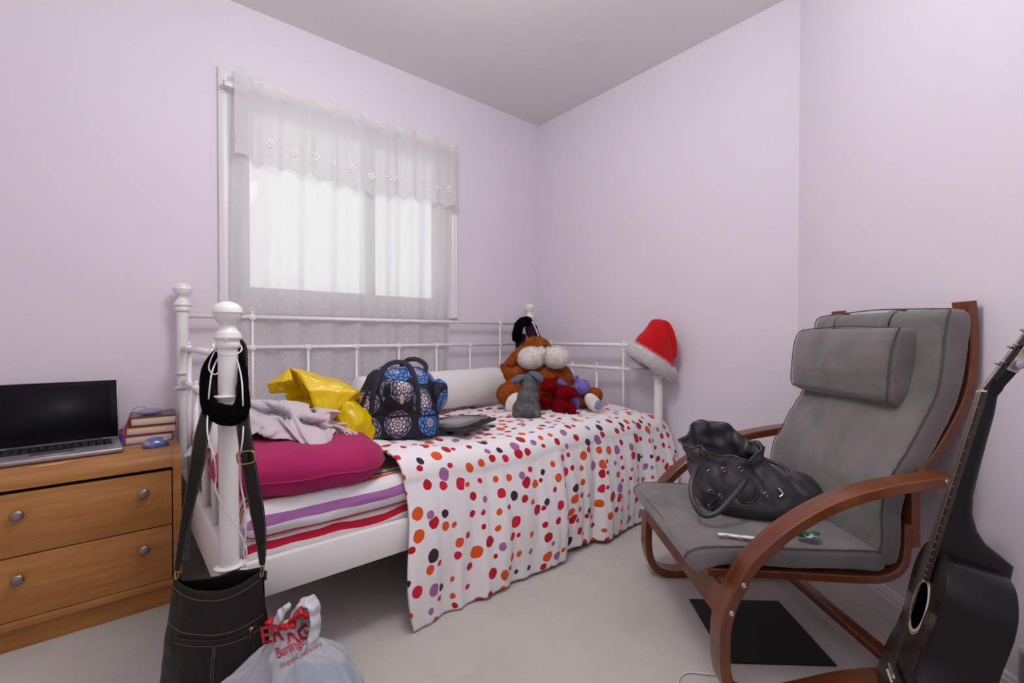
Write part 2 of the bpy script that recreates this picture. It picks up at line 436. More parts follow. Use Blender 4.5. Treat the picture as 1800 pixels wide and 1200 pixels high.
# flowers: raised petals, each a small part
def flower(cu, zc, s, k):
    x, y, z = val_f(cu, (2.036 - zc) / .37 * .88 + .12)
    bm = NB()
    for i in range(k):
        a = 2 * pi * i / k
        ellip(bm, (x + cos(a) * s * .6, y - .006, z + sin(a) * s * .6), (s * .34, .0012, s * .24), (0, -a, 0), 10)
    ellip(bm, (x, y - .007, z), (s * .2, .0015, s * .2), (0, 0, 0), 8)
    obj('embroidered_flower', bm, M_embro, val)
for i, cu in enumerate((.12, .21, .29, .36, .45, .53, .63, .70, .80, .86, .94)):
    flower(cu, 1.775 - .012 * (i % 2), (.024, .02, .028, .014, .024, .024, .03, .014, .026, .014, .024)[i], 6 + i % 2)
rod = empty('curtain_rod', (-1.34, -0.07, 2.03), 0, 'white flat curtain rod with curved end brackets above the window', 'curtain rod')
bm = NB(); tube(bm, crom([(-.605, .062, -.006), (-.604, .03, 0), (-.59, .004, 0), (-.56, 0, 0), (0, 0, 0), (.54, 0, 0), (.568, .004, 0), (.582, .03, 0), (.583, .062, -.006)], 5), .0035, 10, flat=.012, up=(0, 0, 1))
obj('rod', bm, M_trim, rod)
for x in (-.605, .583):
    boxes('bracket', (x, .047, -.004), (.014, .008, .034), .002, M_trim, rod)
    bm = NB(); ellip(bm, (x, .041, -.01), (.003, .003, .003), seg=8); obj('screw', bm, plain('dark_screw', (90, 70, 60), .4, .8), rod)

# ------------------------------------------------------------------ daybed
bed = empty('metal_daybed', (-1.11, -0.565, 0), 0, 'white metal daybed with ball-topped posts standing in the corner', 'bed')
OB = Vector((-1.11, -0.565, 0))
def BW(x, y, z): return (x - OB.x, y - OB.y, z)
def post(x, y, top, back):
    bm = NB(); r = .0225 if not back else .021
    t = top
    pr = [(r * 1.02, 0), (r, .004), (r, .328)]
    def fl(z): return [(r, z - .008), (r * 1.12, z - .006), (r * 1.5, z + .001), (r * 1.55, z + .004), (r * 1.45, z + .006), (r, z + .007)]
    for z in (.336, .710, .770): pr += fl(z)
    zc = t - .0275
    pr += [(r, zc - .094), (.0255, zc - .092), (.0275, zc - .086), (.0278, zc - .078), (.0262, zc - .075), (.0275, zc - .070), (.0318, zc - .067), (.0322, zc - .064), (.0300, zc - .058), (.0292, zc - .0525), (.0262, zc - .0515),
           (.0255, zc - .0495), (.0215, zc - .0450), (.0182, zc - .0385), (.0178, zc - .0340), (.0200, zc - .0290), (.0262, zc - .0215), (.0312, zc - .0125), (.0333, zc - .0045), (.0335, zc - .0018), (.0356, zc - .0014), (.0356, zc + .0010), (.0336, zc + .0016)]
    for k in range(1, 12):
        a = k / 12 * pi / 2; pr.append((.0336 * cos(a), zc + .0016 + .0259 * sin(a)))
    pr.append((.0006, t))
    lathe(bm, pr, 36, BW(x, y, 0)); obj('post', bm, M_bed, bed, auto=50)
PX = dict(FL=(-2.079, -1.05), FR=(-.112, -1.05), BL=(-2.10, -.08), BR=(-.157, -.08))
post(*PX['FL'], 1.014, False); post(*PX['FR'], 1.014, False); post(*PX['BL'], 1.147, True); post(*PX['BR'], 1.150, True)
def rail(name, a, b, r):
    bm = NB(); tube(bm, [BW(*a), BW(*b)], r, 14); return obj(name, bm, M_bed, bed)
def clamp(p, ax, fin=False, parent=None):
    bm = NB(); s = .019
    if ax == 'x':
        box(bm, BW(*p), (.024, .022, .026), .004, 2); box(bm, BW(p[0], p[1], p[2]), (.034, .017, .017), .004, 2)
    else:
        box(bm, BW(*p), (.022, .024, .026), .004, 2); box(bm, BW(p[0], p[1], p[2]), (.017, .034, .017), .004, 2)
    if fin: lathe(bm, [(.006, .012), (.005, .016), (.0075, .020), (.006, .026), (.001, .029)], 12, BW(*p))
    obj('clamp', bm, M_bed, bed, auto=40)
ybk = -.08
for z in (1.011, .874): rail('back_rail', (-2.095, ybk, z), (-.16, ybk, z), .0095)
xs = [-1.845 + .2377 * i for i in range(7)]
for i, x in enumerate(xs):
    tall = i in (0, 6)
    rail('spindle', (x, ybk, .30), (x, ybk, 1.011 if tall else .874), .0062)
    clamp((x, ybk, .874), 'x', not tall and False)
    if tall: clamp((x, ybk, 1.011), 'x', True)
for s, (fx, fy), (bx, by) in (('L', PX['FL'], PX['BL']), ('R', PX['FR'], PX['BR'])):
    X = lambda y: bx + (fx - bx) * (y - by) / (fy - by) + (-.006 if s == 'L' else .006) * 0
    for z in (.876, .740): rail('end_rail', (bx, by, z), (fx, fy, z), .0105)
    ys = [-.275, -.46, -.647, -.834]
    for i, y in enumerate(ys):
        tall = i in (0, 3)
        rail('end_spindle', (X(y), y, .37), (X(y), y, .876 if tall else .740), .0085 if s == 'L' else .0065)
        clamp((X(y), y, .740), 'y', not tall)
        if tall: clamp((X(y), y, .876), 'y', True)
    bm = NB(); box(bm, (0, 0, 0), (.03, abs(fy - by) - .02, .14), .006, 2)
    bmesh.ops.transform(bm, matrix=Matrix.Translation(BW((fx + bx) / 2, (fy + by) / 2, .305)) @ Matrix.Rotation(atan2(fx - bx, -(fy - by)) , 4, 'Z'), verts=bm.verts)
    obj('end_board', bm, M_bed, bed, auto=40)
boxes('side_board', BW(-1.095, -1.062, .287), (1.93, .022, .102), .006, M_bed, bed)
boxes('back_board', BW(-1.13, -.08, .287), (1.90, .018, .102), .005, M_bed, bed)
for i in range(9):
    boxes('bed_slat', BW(-1.98 + i * .22, -.565, .262), (.07, .95, .014), .003, plain('pale_slat_wood', (196, 170, 130), .6), bed)

# ------------------------------------------------------------------ bedding
def stripes(name, stops, wave=0.02):
    t = NT(name); uv = t.co('UV'); sp = t.N('ShaderNodeSeparateXYZ'); t.L(uv, sp.inputs[0])
    n = t.noise(t.co('UV', (4, 1, 1)), 1.0, 2)
    v = t.math('ADD', sp.outputs[1], t.math('MULTIPLY', t.math('SUBTRACT', n, 0.5), wave))
    t.set(Base_Color=t.ramp(v, [(p, srgb(*c)) for p, c in stops], 'CONSTANT'), Roughness=.85, Specular_IOR_Level=.2, Sheen_Weight=.2)
    t.bump(t.noise(t.co('UV', (30, 30, 1)), 1.0, 4, .6), .35, .006)
    return t.m
WHT = (232, 229, 230); RED = (196, 30, 56); MAU = (168, 108, 168); ORA = (224, 110, 50); PLM = (60, 40, 56)
def slab(bm, x0, x1, sec, nx=80, nw=0.006, seed=0, uvs=None, endr=0.03):
    """soft slab along X; sec = closed-ish list of (y, z) from the top back round the front to the bottom back"""
    L = [0]
    for a, b in zip(sec, sec[1:]): L.append(L[-1] + hypot(b[0] - a[0], b[1] - a[1]))
    cy = sum(p[0] for p in sec) / len(sec); cz = (max(p[1] for p in sec) + min(p[1] for p in sec)) / 2
    n = len(sec)
    def f(u, v):
        j = min(n - 1, int(round(v * (n - 1)))); y, z = sec[j]
        x = x0 + (x1 - x0) * u
        e = min(x - x0, x1 - x); k = 1
        if e < endr: k = sqrt(max(0, 1 - ((endr - e) / endr) ** 2))
        z = cz + (z - cz) * k; 
        q = noise.noise_vector(Vector((x * 7 + seed, y * 12, z * 22)))
        q2 = noise.noise_vector(Vector((x * 20 + seed, y * 20, z * 50)))
        y2 = y + (q.y * nw + q2.y * nw * .35) ; z2 = z + (q.z * nw + q2.z * nw * .3) * (1 if z > cz else .4)
        return (x, y2, z2)
    uvf = (lambda u, v: ((x0 + (x1 - x0) * u) * 1.0, L[min(n - 1, int(round(v * (n - 1))))] * (1 / L[-1]) if not uvs else uvs(L[min(n - 1, int(round(v * (n - 1))))])))
    grid(bm, nx, n, f, uvf); bm.faces.ensure_lookup_table()
    # close the ends
    for xs_ in (min(v.co.x for v in bm.verts), max(v.co.x for v in bm.verts)):
        ed = [e for e in bm.edges if e.is_boundary and all(abs(v.co.x - xs_) < 1e-5 for v in e.verts)]
        if ed:
            try: bmesh.ops.edgeloop_fill(bm, edges=ed)
            except Exception: pass
def rsec(yb, yf, z0, z1, r, n=8, step=.02):
    """top from yb to yf, rounded front, underside back"""
    s = []; k = int((yb - yf - r) / step)
    for i in range(k + 1): s.append((yb - i * (yb - yf - r) / k, z1))
    for i in range(1, n * 2 + 1):
        a = pi / 2 - i * pi / (n * 2); s.append((yf + r - r * cos(a), (z0 + z1) / 2 + (z1 - z0) / 2 * sin(a)))
    for i in range(1, k + 1): s.append((yf + r + i * (yb - yf - r) / k, z0))
    return s
sec = rsec(-.10, -1.045, .27, .375, .02, 12, .03)
LS = sum(hypot(b[0] - a[0], b[1] - a[1]) for a, b in zip(sec, sec[1:]))
M_sheet = stripes('white_cotton_with_red_stripes', [(0, WHT), (.4755, RED), (.4875, WHT), (.505, RED), (.517, WHT), (.545, RED), (.556, WHT), (.8, WHT)], .024)
bm = NB(); slab(bm, -2.055, -.15, sec, 150, .006, 1, None, .02)
tag(obj('mattress', bm, M_sheet), 'mattress in a white sheet with crimson stripes lying on the daybed', 'mattress')
sec = rsec(-.14, -1.058, .372, .476, .045, 14, .03)
M_quilt = stripes('quilt_with_mauve_and_orange_stripes', [(0, WHT), (.30, RED), (.33, WHT), (.40, ORA), (.425, WHT), (.438, PLM), (.449, WHT), (.452, ORA), (.462, WHT), (.486, MAU), (.502, WHT), (.516, RED), (.525, WHT), (.75, ORA)], .012)
bm = NB(); slab(bm, -2.048, -1.50, sec, 90, .007, 5, None, .035)
tag(obj('folded_quilt', bm, M_quilt), 'folded white quilt with mauve and orange stripes under the magenta cushion', 'quilt')

def dots():
    t = NT('white_cotton_with_coloured_dots'); uv = t.co('UV')
    wn = t.N('ShaderNodeTexNoise'); wn.inputs['Scale'].default_value = 22; t.L(uv, wn.inputs['Vector'])
    vm = t.N('ShaderNodeVectorMath', operation='SCALE'); vm.inputs['Scale'].default_value = 0.012; t.L(wn.outputs['Color'], vm.inputs[0])
    va = t.N('ShaderNodeVectorMath', operation='ADD'); t.L(uv, va.inputs[0]); t.L(vm.outputs[0], va.inputs[1])
    v = t.N('ShaderNodeTexVoronoi', voronoi_dimensions='2D'); v.inputs['Scale'].default_value = 16.5; v.inputs['Randomness'].default_value = .72; t.L(va.outputs[0], v.inputs['Vector'])
    sp = t.N('ShaderNodeSeparateColor'); t.L(v.outputs['Color'], sp.inputs[0])
    rad = t.math('ADD', t.math('MULTIPLY', t.math('POWER', sp.outputs[0], 1.6), .22), .16)
    inside = t.math('LESS_THAN', v.outputs['Distance'], rad)
    inside = t.math('MULTIPLY', inside, t.math('LESS_THAN', sp.outputs[2], .97))
    col = t.ramp(sp.outputs[1], [(0, srgb(186, 22, 40)), (.24, srgb(208, 32, 62)), (.44, srgb(222, 88, 34)), (.70, srgb(166, 106, 158)), (.87, srgb(62, 40, 58))], 'CONSTANT')
    c = t.mix(inside, srgb(238, 234, 235), col)
    t.set(Base_Color=c, Roughness=.85, Specular_IOR_Level=.2, Sheen_Weight=.15)
    t.bump(t.noise(t.co('UV', (18, 18, 1)), 1.0, 5, .6), .3, .008)
    return t.m
M_dots = dots()
# duvet: over the top of the bed, round the front edge and down to the carpet
def duv():
    path = []
    y, z = -.115, .505
    def top(y, x): return 0.497 + .035 * sin(min(1, max(0, (-.1 - y) / .95)) * pi * .8)
    TOPN, CURN, HN = 60, 22, 60
    def f(u, v):
        xl = -1.615; 
        J = v * (TOPN + CURN + HN)
        x0r = -.145; xr = -.030
        if J <= TOPN:
            s = J / TOPN; y = -.115 - s * .87; z = None; hang = 0; k = s
            right = x0r + (xr - .06 - x0r) * max(0, (s - .85) / .15)
        elif J <= TOPN + CURN:
            a = (J - TOPN) / CURN; k = 1; hang = a * .16; right = xr - .06 + .055 * a
        else: hang = .16 + (J - TOPN - CURN) / HN * .84; right = xr - .005 + .03 * sin(hang * 2.6) - .07 * max(0, hang - .4)
        left = xl + .02 * hang + .015 * sin(hang * 6)
        if J <= TOPN: left = xl - .02 + .02 * s
        x = left + (right - left) * u
        xt = (x + 1.6) / 1.6
        zt = .530 - .010 * xt + .020 * noise.noise(Vector((x * 2.2, 3, 0)))
        if J <= TOPN:
            z = zt - .035 * (1 - min(1, s * 1.5)) + .012 * sin(s * pi)
            z += .012 * noise.noise(Vector((x * 7, y * 9, 2))) + .006 * noise.noise(Vector((x * 19, y * 15, 5)))
            # bumps under objects and toward the foot
            z += .02 * exp(-((x + .25) / .16) ** 2 - ((y + .75) / .2) ** 2)
            z -= .03 * max(0, (x + .30) / .3) ** 2
            # ridges converge on the front edge
            z += .010 * max(0, s - .6) * 2.5 * noise.noise(Vector((x * 13, 0, 7)))
        else:
            zt -= .03 * max(0, (x + .30) / .3) ** 2
            R = .085
            fold = (noise.noise(Vector((x * 6.0 + .6 * hang, .5 * hang, 11))) * .9 + .55 * noise.noise(Vector((x * 13 + .4 * hang, .3, 17))) + .28 * noise.noise(Vector((x * 27, hang * .6, 23))))
            sharp = .5 * abs(noise.noise(Vector((x * 9.5 + .5 * hang, .2, 31))))
            amp = .004 + .052 * min(1, hang * 1.25) ** 1.1
            if J <= TOPN + CURN:
                a2 = a * pi / 2 * .97
                y = -.985 - R * sin(a2); z = zt - R * (1 - cos(a2))
                y -= .3 * amp * fold; z += .006 * noise.noise(Vector((x * 13, 0, 7)))
            else:
                h2 = (hang - .16) / .84
                zb = .006 + .026 * max(0, noise.noise(Vector((x * 4.3, 9, 1)))) + .03 * max(0, min(1, (xt - .2) * 2)) * (1 - xt) * 1.3
                ztop = zt - R
                z = ztop + (zb - ztop) * h2
                out = .050 * h2 + .02 * sin(h2 * pi)
                # the left corner is pulled out over the carpet
                out += .02 * max(0, 1 - xt * 7) * h2
                y = -.985 - R - out - amp * (fold + sharp - .12)
                x += .02 * h2 * noise.noise(Vector((x * 5, 4, h2)))
                if hang > .95: z += 0
        return (min(x, -.016), min(y, -1.076) if hang > .3 else y, z)
    bm = NB()
    LV = lambda v: v * (TOPN + CURN + HN)
    def uvf(u, v):
        J = LV(v)
        d = J / TOPN * .87 if J <= TOPN else (.87 + (J - TOPN) / CURN * .135 if J <= TOPN + CURN else 1.005 + (J - TOPN - CURN) / HN * .46)
        return (u * 1.62 * (1 + .1 * max(0, d - .9)), d)
    grid(bm, 300, TOPN + CURN + HN + 1, f, uvf)
    bmesh.ops.recalc_face_normals(bm, faces=bm.faces)
    o = obj('dotted_duvet', bm, M_dots)
    md = o.modifiers.new('thick', 'SOLIDIFY'); md.thickness = .008; md.offset = -1
    o.data.flip_normals() if o.data.polygons[0].normal.z < 0 else None
    return tag(o, 'white duvet printed with red orange and purple dots hanging to the carpet', 'duvet')
duv()

def pillow(name, c, size, rot, mat, label, cat, seam=True, nw=.006, p=3.2, sag=0):
    """soft box cushion with a welt round its middle"""
    root = empty(name, c, 0, label, cat, rot=rot)
    bm = NB(); a, b, t = size[0] / 2, size[1] / 2, size[2] / 2
    n = 48; V = []
    r = bmesh.ops.create_uvsphere(bm, u_segments=64, v_segments=40, radius=1)
    for v in bm.verts:
        x, y, z = v.co; ph = atan2(y, x); rr = hypot(x, y)
        k = 1 / max(1e-6, (abs(cos(ph)) ** p + abs(sin(ph)) ** p) ** (1 / p))
        lat = math.asin(max(-1, min(1, z)))
        R = cos(lat) ** .38; Z = (abs(sin(lat)) ** .9) * (1 if z > 0 else -1)
        X = a * k * R * cos(ph); Y = b * k * R * sin(ph)
        Zt = t * Z * (1 - .35 * (abs(X / a) ** 3) * (abs(Y / b) ** 3))
        v.co = Vector((X, Y, Zt)); v.co += Vector(noise.noise_vector(v.co * 9 + Vector(c))) * nw + Vector(noise.noise_vector(v.co * 26)) * nw * .3
    obj('cover', bm, mat, root)
    if seam:
        pts = []
        for i in range(72):
            ph = 2 * pi * i / 72; k = 1 / (abs(cos(ph)) ** p + abs(sin(ph)) ** p) ** (1 / p)
            q = Vector((a * k * cos(ph), b * k * sin(ph), 0)); q += Vector(noise.noise_vector(q * 9 + Vector(c))) * nw + Vector(noise.noise_vector(q * 26)) * nw * .3
            pts.append(q * 1.004)
        bm = NB(); tube(bm, pts, .0032, 8, True); obj('seam', bm, mat, root)
    return root
def fabric(name, rgb, rough=.9, var=.1, b=.3, bs=350, sheen=.3, ns=12):
    if name in MATS: return MATS[name]
    t = NT(name); co = t.co(); c = srgb(*rgb)
    lo = tuple(x * (1 - var) for x in c[:3]) + (1,); hi = tuple(min(1, x * (1 + var)) for x in c[:3]) + (1,)
    t.set(Base_Color=t.ramp(t.noise(co, ns, 4), [(0.3, lo), (0.7, hi)]), Roughness=rough, Specular_IOR_Level=.2, Sheen_Weight=sheen)
    t.bump(t.math('ADD', t.noise(co, bs, 2), t.math('MULTIPLY', t.noise(co, 20, 4), 1.5)), b, .004)
    MATS[name] = t.m; return t.m
M_mag = fabric('magenta_fleece', (168, 36, 92), sheen=.1, b=.5)
pillow('magenta_cushion', (-1.855, -.865, .540), (.485, .41, .130), (radians(4), radians(2), radians(-3)), M_mag, 'large magenta fleece cushion at the front edge of the bed behind the post', 'cushion')
pillow('magenta_cushion', (-1.90, -.33, .545), (.36, .34, .15), (radians(-3), radians(6), radians(8)), M_mag, 'magenta cushion tucked against the bed end near the books', 'cushion')
# bolster
bm = NB(); A = Vector((-1.46, -.285, .628)); B = Vector((-.54, -.215, .632)); pts = []; rr = []
for i in range(60):
    s = i / 59; e = min(s, 1 - s) * .92; k = min(1, (e / .03)) if e < .03 else 1
    pts.append(A + (B - A) * s); rr.append(.106 * (sqrt(max(.02, 1 - (1 - k) ** 2)) if k < 1 else 1) + .002 * noise.noise(Vector((s * 20, 0, 0))))
tube(bm, pts, rr, 40)
for v in bm.verts: v.co += Vector(noise.noise_vector(v.co * 14)) * .0035
t = NT('white_quilted_cotton'); co = t.co(); 
t.set(Base_Color=srgb(232, 229, 226), Roughness=.9, Specular_IOR_Level=.2)
t.bump(t.math('ADD', t.noise(t.co('Object', (14, 60, 60)), 1, 4, .65), t.noise(co, 90, 2)), .45, .006)
tag(obj('bolster', bm, t.m), 'long round white bolster lying along the back rail', 'bolster')

# ------------------------------------------------------------------ dresser and what stands on it
M_oak = wood('honey_oak_veneer', (146, 94, 42), (174, 116, 56), (192, 136, 72), (5, 40, 70), .42, .15)
M_oakd = plain('dark_gap', (52, 30, 20), .7)
M_nickel = plain('brushed_nickel', (150, 144, 140), .35, 1.0, .05, 60)
dr = empty('low_dresser', (-2.38, -.24, 0), 0, 'honey oak two-drawer chest with round metal knobs left of the bed', 'dresser')
def DW(x, y, z): return (x + 2.38, y + .24, z)
DX0, DX1, DYF = -2.634, -2.136, -.462
# carcass top with a rounded nose
def nose(x0, x1, yf, zt, zb, r, name, yb=-.02):
    bm = NB(); P = [(yb, zt)]
    for i in range(13):
        a = i / 12 * pi / 2; P.append((yf + r - r * sin(a), zt - r + r * cos(a)))
    P += [(yf, zb), (yf + .02, zb), (yf + .02, zt - r - .01), (yb, zt - .02)]
    R = [[bm.verts.new(DW(x, y, z)) for y, z in P] for x in (x0, x1)]; k = len(P)
    for i in range(k): bm.faces.new((R[0][i], R[1][i], R[1][(i + 1) % k], R[0][(i + 1) % k]))
    bm.faces.new(R[0]); bm.faces.new(list(reversed(R[1]))); bmesh.ops.recalc_face_normals(bm, faces=bm.faces)
    return obj(name, bm, M_oak, dr, auto=30)
nose(DX0 + .024, DX1 - .024, DYF, .530, .478, .036, 'top')
for x0, x1 in ((DX0, DX0 + .0235), (DX1 - .0235, DX1)):
    bm = NB(); r = .042; P = [(-.015, .5305)]
    for i in range(13):
        a = i / 12 * pi / 2; P.append((DYF + r - r * sin(a), .5305 - r + r * cos(a)))
    P += [(DYF, .072), (DYF + .018, .066), (DYF + .018, 0), (-.015, 0)]
    R = [[bm.verts.new(DW(x, y, z)) for y, z in P] for x in (x0, x1)]; k = len(P)
    for i in range(k): bm.faces.new((R[0][i], R[1][i], R[1][(i + 1) % k], R[0][(i + 1) % k]))
    bm.faces.new(R[0]); bm.faces.new(list(reversed(R[1]))); bmesh.ops.recalc_face_normals(bm, faces=bm.faces)
    obj('side_panel', bm, M_oak, dr, auto=30)
boxes('inner_case', DW((DX0 + DX1) / 2, -.215, .28), (.44, .41, .40), .002, M_oakd, dr)
boxes('bottom_rail', DW((DX0 + DX1) / 2, DYF + .012, .081), (DX1 - DX0 - .048, .02, .024), .002, M_oak, dr)
boxes('plinth', DW((DX0 + DX1) / 2, DYF + .03, .034), (DX1 - DX0 - .048, .018, .068), .001, M_oak, dr)
for z0, z1 in ((.2825, .466), (.0955, .279)):
    d = boxes('drawer', DW((DX0 + DX1) / 2, DYF + .011, (z0 + z1) / 2), (DX1 - DX0 - .054, .018, z1 - z0), .0015, M_oak, dr)
    for x in (-2.524, -2.238):
        bm = NB(); zk = z0 + .1235 if z0 > .2 else z0 + .1235
        m = Matrix.Translation(DW(x, DYF + .002, zk)) @ Matrix.Rotation(radians(90), 4, 'X')
        lathe(bm, [(.006, 0), (.0055, .010), (.008, .014), (.0145, .017), (.0155, .020), (.0148, .0225), (.010, .025), (.001, .026)], 28, m=m)
        obj('knob', bm, M_nickel, d)
# worn patch of lifted veneer
bm = NB(); vs = [bm.verts.new(DW(*p)) for p in [(-2.508, -.43, .5306), (-2.485, -.405, .5306), (-2.42, -.40, .5306), (-2.40, -.392, .5306), (-2.44, -.433, .5302), (-2.47, -.436, .5300)]]; bm.faces.new(vs)
bmesh.ops.recalc_face_normals(bm, faces=bm.faces)
obj('worn_patch', bm, plain('bare_wood_patch', (204, 164, 100), .7), dr, False)

M_alu = plain('satin_aluminium', (168, 164, 166), .38, .7, .03, 20)
M_blk = plain('black_glass', (10, 10, 12), .45, 0, .02, spec=.2)
M_key = plain('black_key_plastic', (22, 22, 24), .5)
lap = empty('laptop', (-2.462, -.265, .5305), radians(3.5), 'open silver laptop with a dark screen on the oak dresser', 'laptop')
boxes('base', (0, 0, .0095), (.335, .232, .016), .0055, M_alu, lap, 3)
boxes('keyboard_well', (0, .035, .0177), (.285, .108, .0006), .0, M_blk, lap)
bm = NB()
for r_ in range(6):
    n = 14; 
    for k in range(n):
        if r_ == 5 and 4 <= k <= 8:
            if k == 4: box(bm, (-.1385 + 6 * .0204 + .0065, -.0075, .0187), (.096, .0145, .0018), .0008, 1)
            continue
        box(bm, (-.1325 + k * .0204, -.0075 + r_ * .0178, .0187), (.0165, .0145 if r_ < 5 else .009, .0018), .0008, 1)
kb = obj('keys', bm, M_key, lap, False)
boxes('trackpad', (-.005, -.067, .0177), (.105, .068, .0006), .0, plain('trackpad_grey', (150, 147, 149), .3, .6), lap)
boxes('thumb_notch', (-.005, -.1145, .0155), (.052, .004, .004), .001, plain('bright_bevel', (225, 225, 228), .2, .6), lap)
lid = NB(); m = Matrix.Translation((0, .112, .017)) @ Matrix.Rotation(radians(-17), 4, 'X')
box(lid, (0, .004, .112), (.335, .006, .224), .0028, 2, m); ob = obj('screen_lid', lid, M_alu, lap, auto=40)
b = NB(); box(b, (0, .0002, .112), (.328, .0018, .217), .0006, 1, m); g = obj('screen_glass', b, M_blk, ob)
b = NB(); box(b, (0, -.0009, .116), (.29, .0006, .182), 0, 1, m); obj('display', b, plain('dark_display', (20, 21, 24), .5, spec=.2), ob)
b = NB(); tube(b, [(-.12, .110, .013), (.12, .110, .013)], .0055, 12); obj('hinge', b, M_blk, lap)

M_page = plain('book_pages', (222, 208, 180), .9, 0, .08, 4, .5, 300)
def book(name, c, size, rz, cov, label, inset=.004, tilt=(0, 0)):
    L, Wd, T = size
    root = empty(name, c, 0, label, 'book', 'books piled on the dresser', rot=(tilt[0], tilt[1], rz))
    m = plain(*cov)
    b = NB(); box(b, (0, 0, T - .0012), (L, Wd, .0024), .0008, 1); box(b, (0, 0, .0012), (L, Wd, .0024), .0008, 1)
    # rounded spine on the -x end
    P = []
    for i in range(13):
        a = -pi / 2 + i * pi / 12; P.append((-L / 2 - .007 * cos(a), T / 2 + T / 2 * sin(a)))
    P += [(-L / 2 + .002, T), (-L / 2 + .002, 0)]
    R = [[b.verts.new((x, y, z)) for x, z in P] for y in (-Wd / 2, Wd / 2)]; k = len(P)
    for i in range(k): b.faces.new((R[0][i], R[1][i], R[1][(i + 1) % k], R[0][(i + 1) % k]))
    b.faces.new(R[0]); b.faces.new(list(reversed(R[1]))); bmesh.ops.recalc_face_normals(b, faces=b.faces)
    obj('cover', b, m, root, auto=40)
    b = NB()
    n = 12
    box(b, (.0, 0, T / 2), (L - 2 * inset, Wd - 2 * inset, T - .005), .0005, 1)
    obj('pages', b, M_page, root)
    return root
book('hardback_book', (-2.222, -.145, .5305), (.142, .205, .031), radians(3), ('purple_book_cloth', (104, 56, 150), .5), 'purple-spined hardback book at the bottom of the pile on the dresser')
book('hardback_book', (-2.205, -.150, .5625), (.150, .19, .030), radians(-3), ('red_book_cloth', (176, 50, 52), .4), 'red-spined hardback book in the middle of the pile on the dresser')
bk = book('hardback_book', (-2.200, -.150, .5935), (.138, .18, .032), radians(-2), ('dark_red_jacket', (120, 26, 34), .35), 'thick hardback book with a brown printed jacket on top of the pile')
boxes('jacket_print', (0, 0, .0328), (.134, .172, .0008), .0003, plain('brown_jacket_photo', (104, 82, 74), .3, var=.35, nscale=40), bk)
boxes('jacket_patch', (.030, .060, .0334), (.022, .02, .0005), .0, plain('orange_red_print', (214, 76, 50), .3), bk)
# lavender pad with its cord
pad = empty('lavender_pad', (-2.212, -.195, .6275), radians(8), 'small lavender felt oval pad with a thin cord on the top book', 'pad')
b = NB(); ellip(b, (0, 0, .012), (.041, .024, .0125), seg=32)
o = obj('pad_body', b, fabric('lavender_felt', (146, 138, 168), bs=500), pad)
b = NB(); tube(b, crom([(-.045, .03, .003), (-.048, .035, .012), (-.038, .036, .026), (-.022, .033, .030), (-.008, .03, .023), (-.004, .028, .012)], 8), .0011, 8); obj('cord_loop', b, plain('grey_cord', (120, 108, 104), .7), pad)
# mouse
ms = empty('computer_mouse', (-2.199, -.335, .5305), radians(8), 'small metallic blue computer mouse beside the books', 'computer mouse')
b = NB(); bmesh.ops.create_uvsphere(b, u_segments=40, v_segments=24, radius=1)
for v in b.verts:
    x, y, z = v.co; s = 1
    v.co = Vector((x * .0385 * (1 + .05 * y), y * .029 * (1 + .1 * abs(x)), (max(z, -.15) * .030 * (1 - .12 * x) + .0045) if z > -1 else 0))
obj('shell', b, plain('metallic_blue', (96, 110, 168), .25, .35, .06, 10, coat=.6), ms)
b = NB(); ellip(b, (-.026, 0, .0125), (.0145, .0255, .0135), seg=24); obj('side_grip', b, plain('pale_lilac_plastic', (150, 146, 170), .4), ms)
b = NB(); ellip(b, (.022, -.012, .0235), (.006, .0045, .0022), (0, .5, 0), 12); ellip(b, (.024, -.004, .0245), (.006, .0028, .002), (0, .5, 0), 12); obj('button', b, plain('bright_bevel', (225, 225, 228), .2, .6), ms)

# ------------------------------------------------------------------ bentwood armchair
M_cherry = wood('cherry_stained_bentwood', (82, 38, 16), (112, 56, 24), (140, 78, 36), (7, 60, 7), .3, .25)
M_suede = None
def suede():
    t = NT('grey_suede'); co = t.co()
    n = t.noise(co, 5, 5, .6, .8); n2 = t.noise(co, 22, 4, .6)
    c = t.ramp(n, [(.3, srgb(102, 98, 97)), (.7, srgb(134, 129, 127))])
    c = t.mix(t.math('MULTIPLY', n2, .25), c, srgb(92, 88, 87))
    t.set(Base_Color=c, Roughness=.95, Specular_IOR_Level=.12, Sheen_Weight=.35, Sheen_Roughness=.5)
    t.bump(t.noise(co, 14, 4, .6), .35, .008)
    return t.m
M_suede = suede()
ch = empty('armchair', (-.680, -1.848, 0), -YAW, 'bentwood armchair with grey suede cushions by the slanting wall', 'armchair')
cx = .86; cd = 1.45
def CP(L): return [(x - cx, z) for x, z in L]
arm = [(1.088, .5705), (1.03, .5645), (.98, .5565), (.917, .545), (.843, .5255), (.783, .502), (.7265, .4715), (.668, .432), (.614, .383), (.585, .350), (.5635, .311), (.5405, .264),
       (.526, .215), (.5225, .165), (.524, .11), (.535, .062), (.562, .028), (.605, .0145), (.66, .0145), (.74, .030), (.83, .050), (.92, .060), (1.0, .056), (1.08, .035), (1.15, .0145), (1.20, .0142)]
ap = [(p.x, p.z) for p in crom([(x, 0, z) for x, z in CP(arm)], 5)]
for y0 in (1.105, 1.73):
    bm = NB(); rectsweep(bm, ap, .027, y0 - cd, y0 + .06 - cd, .003); obj('arm_frame', bm, M_cherry, ch, auto=30)
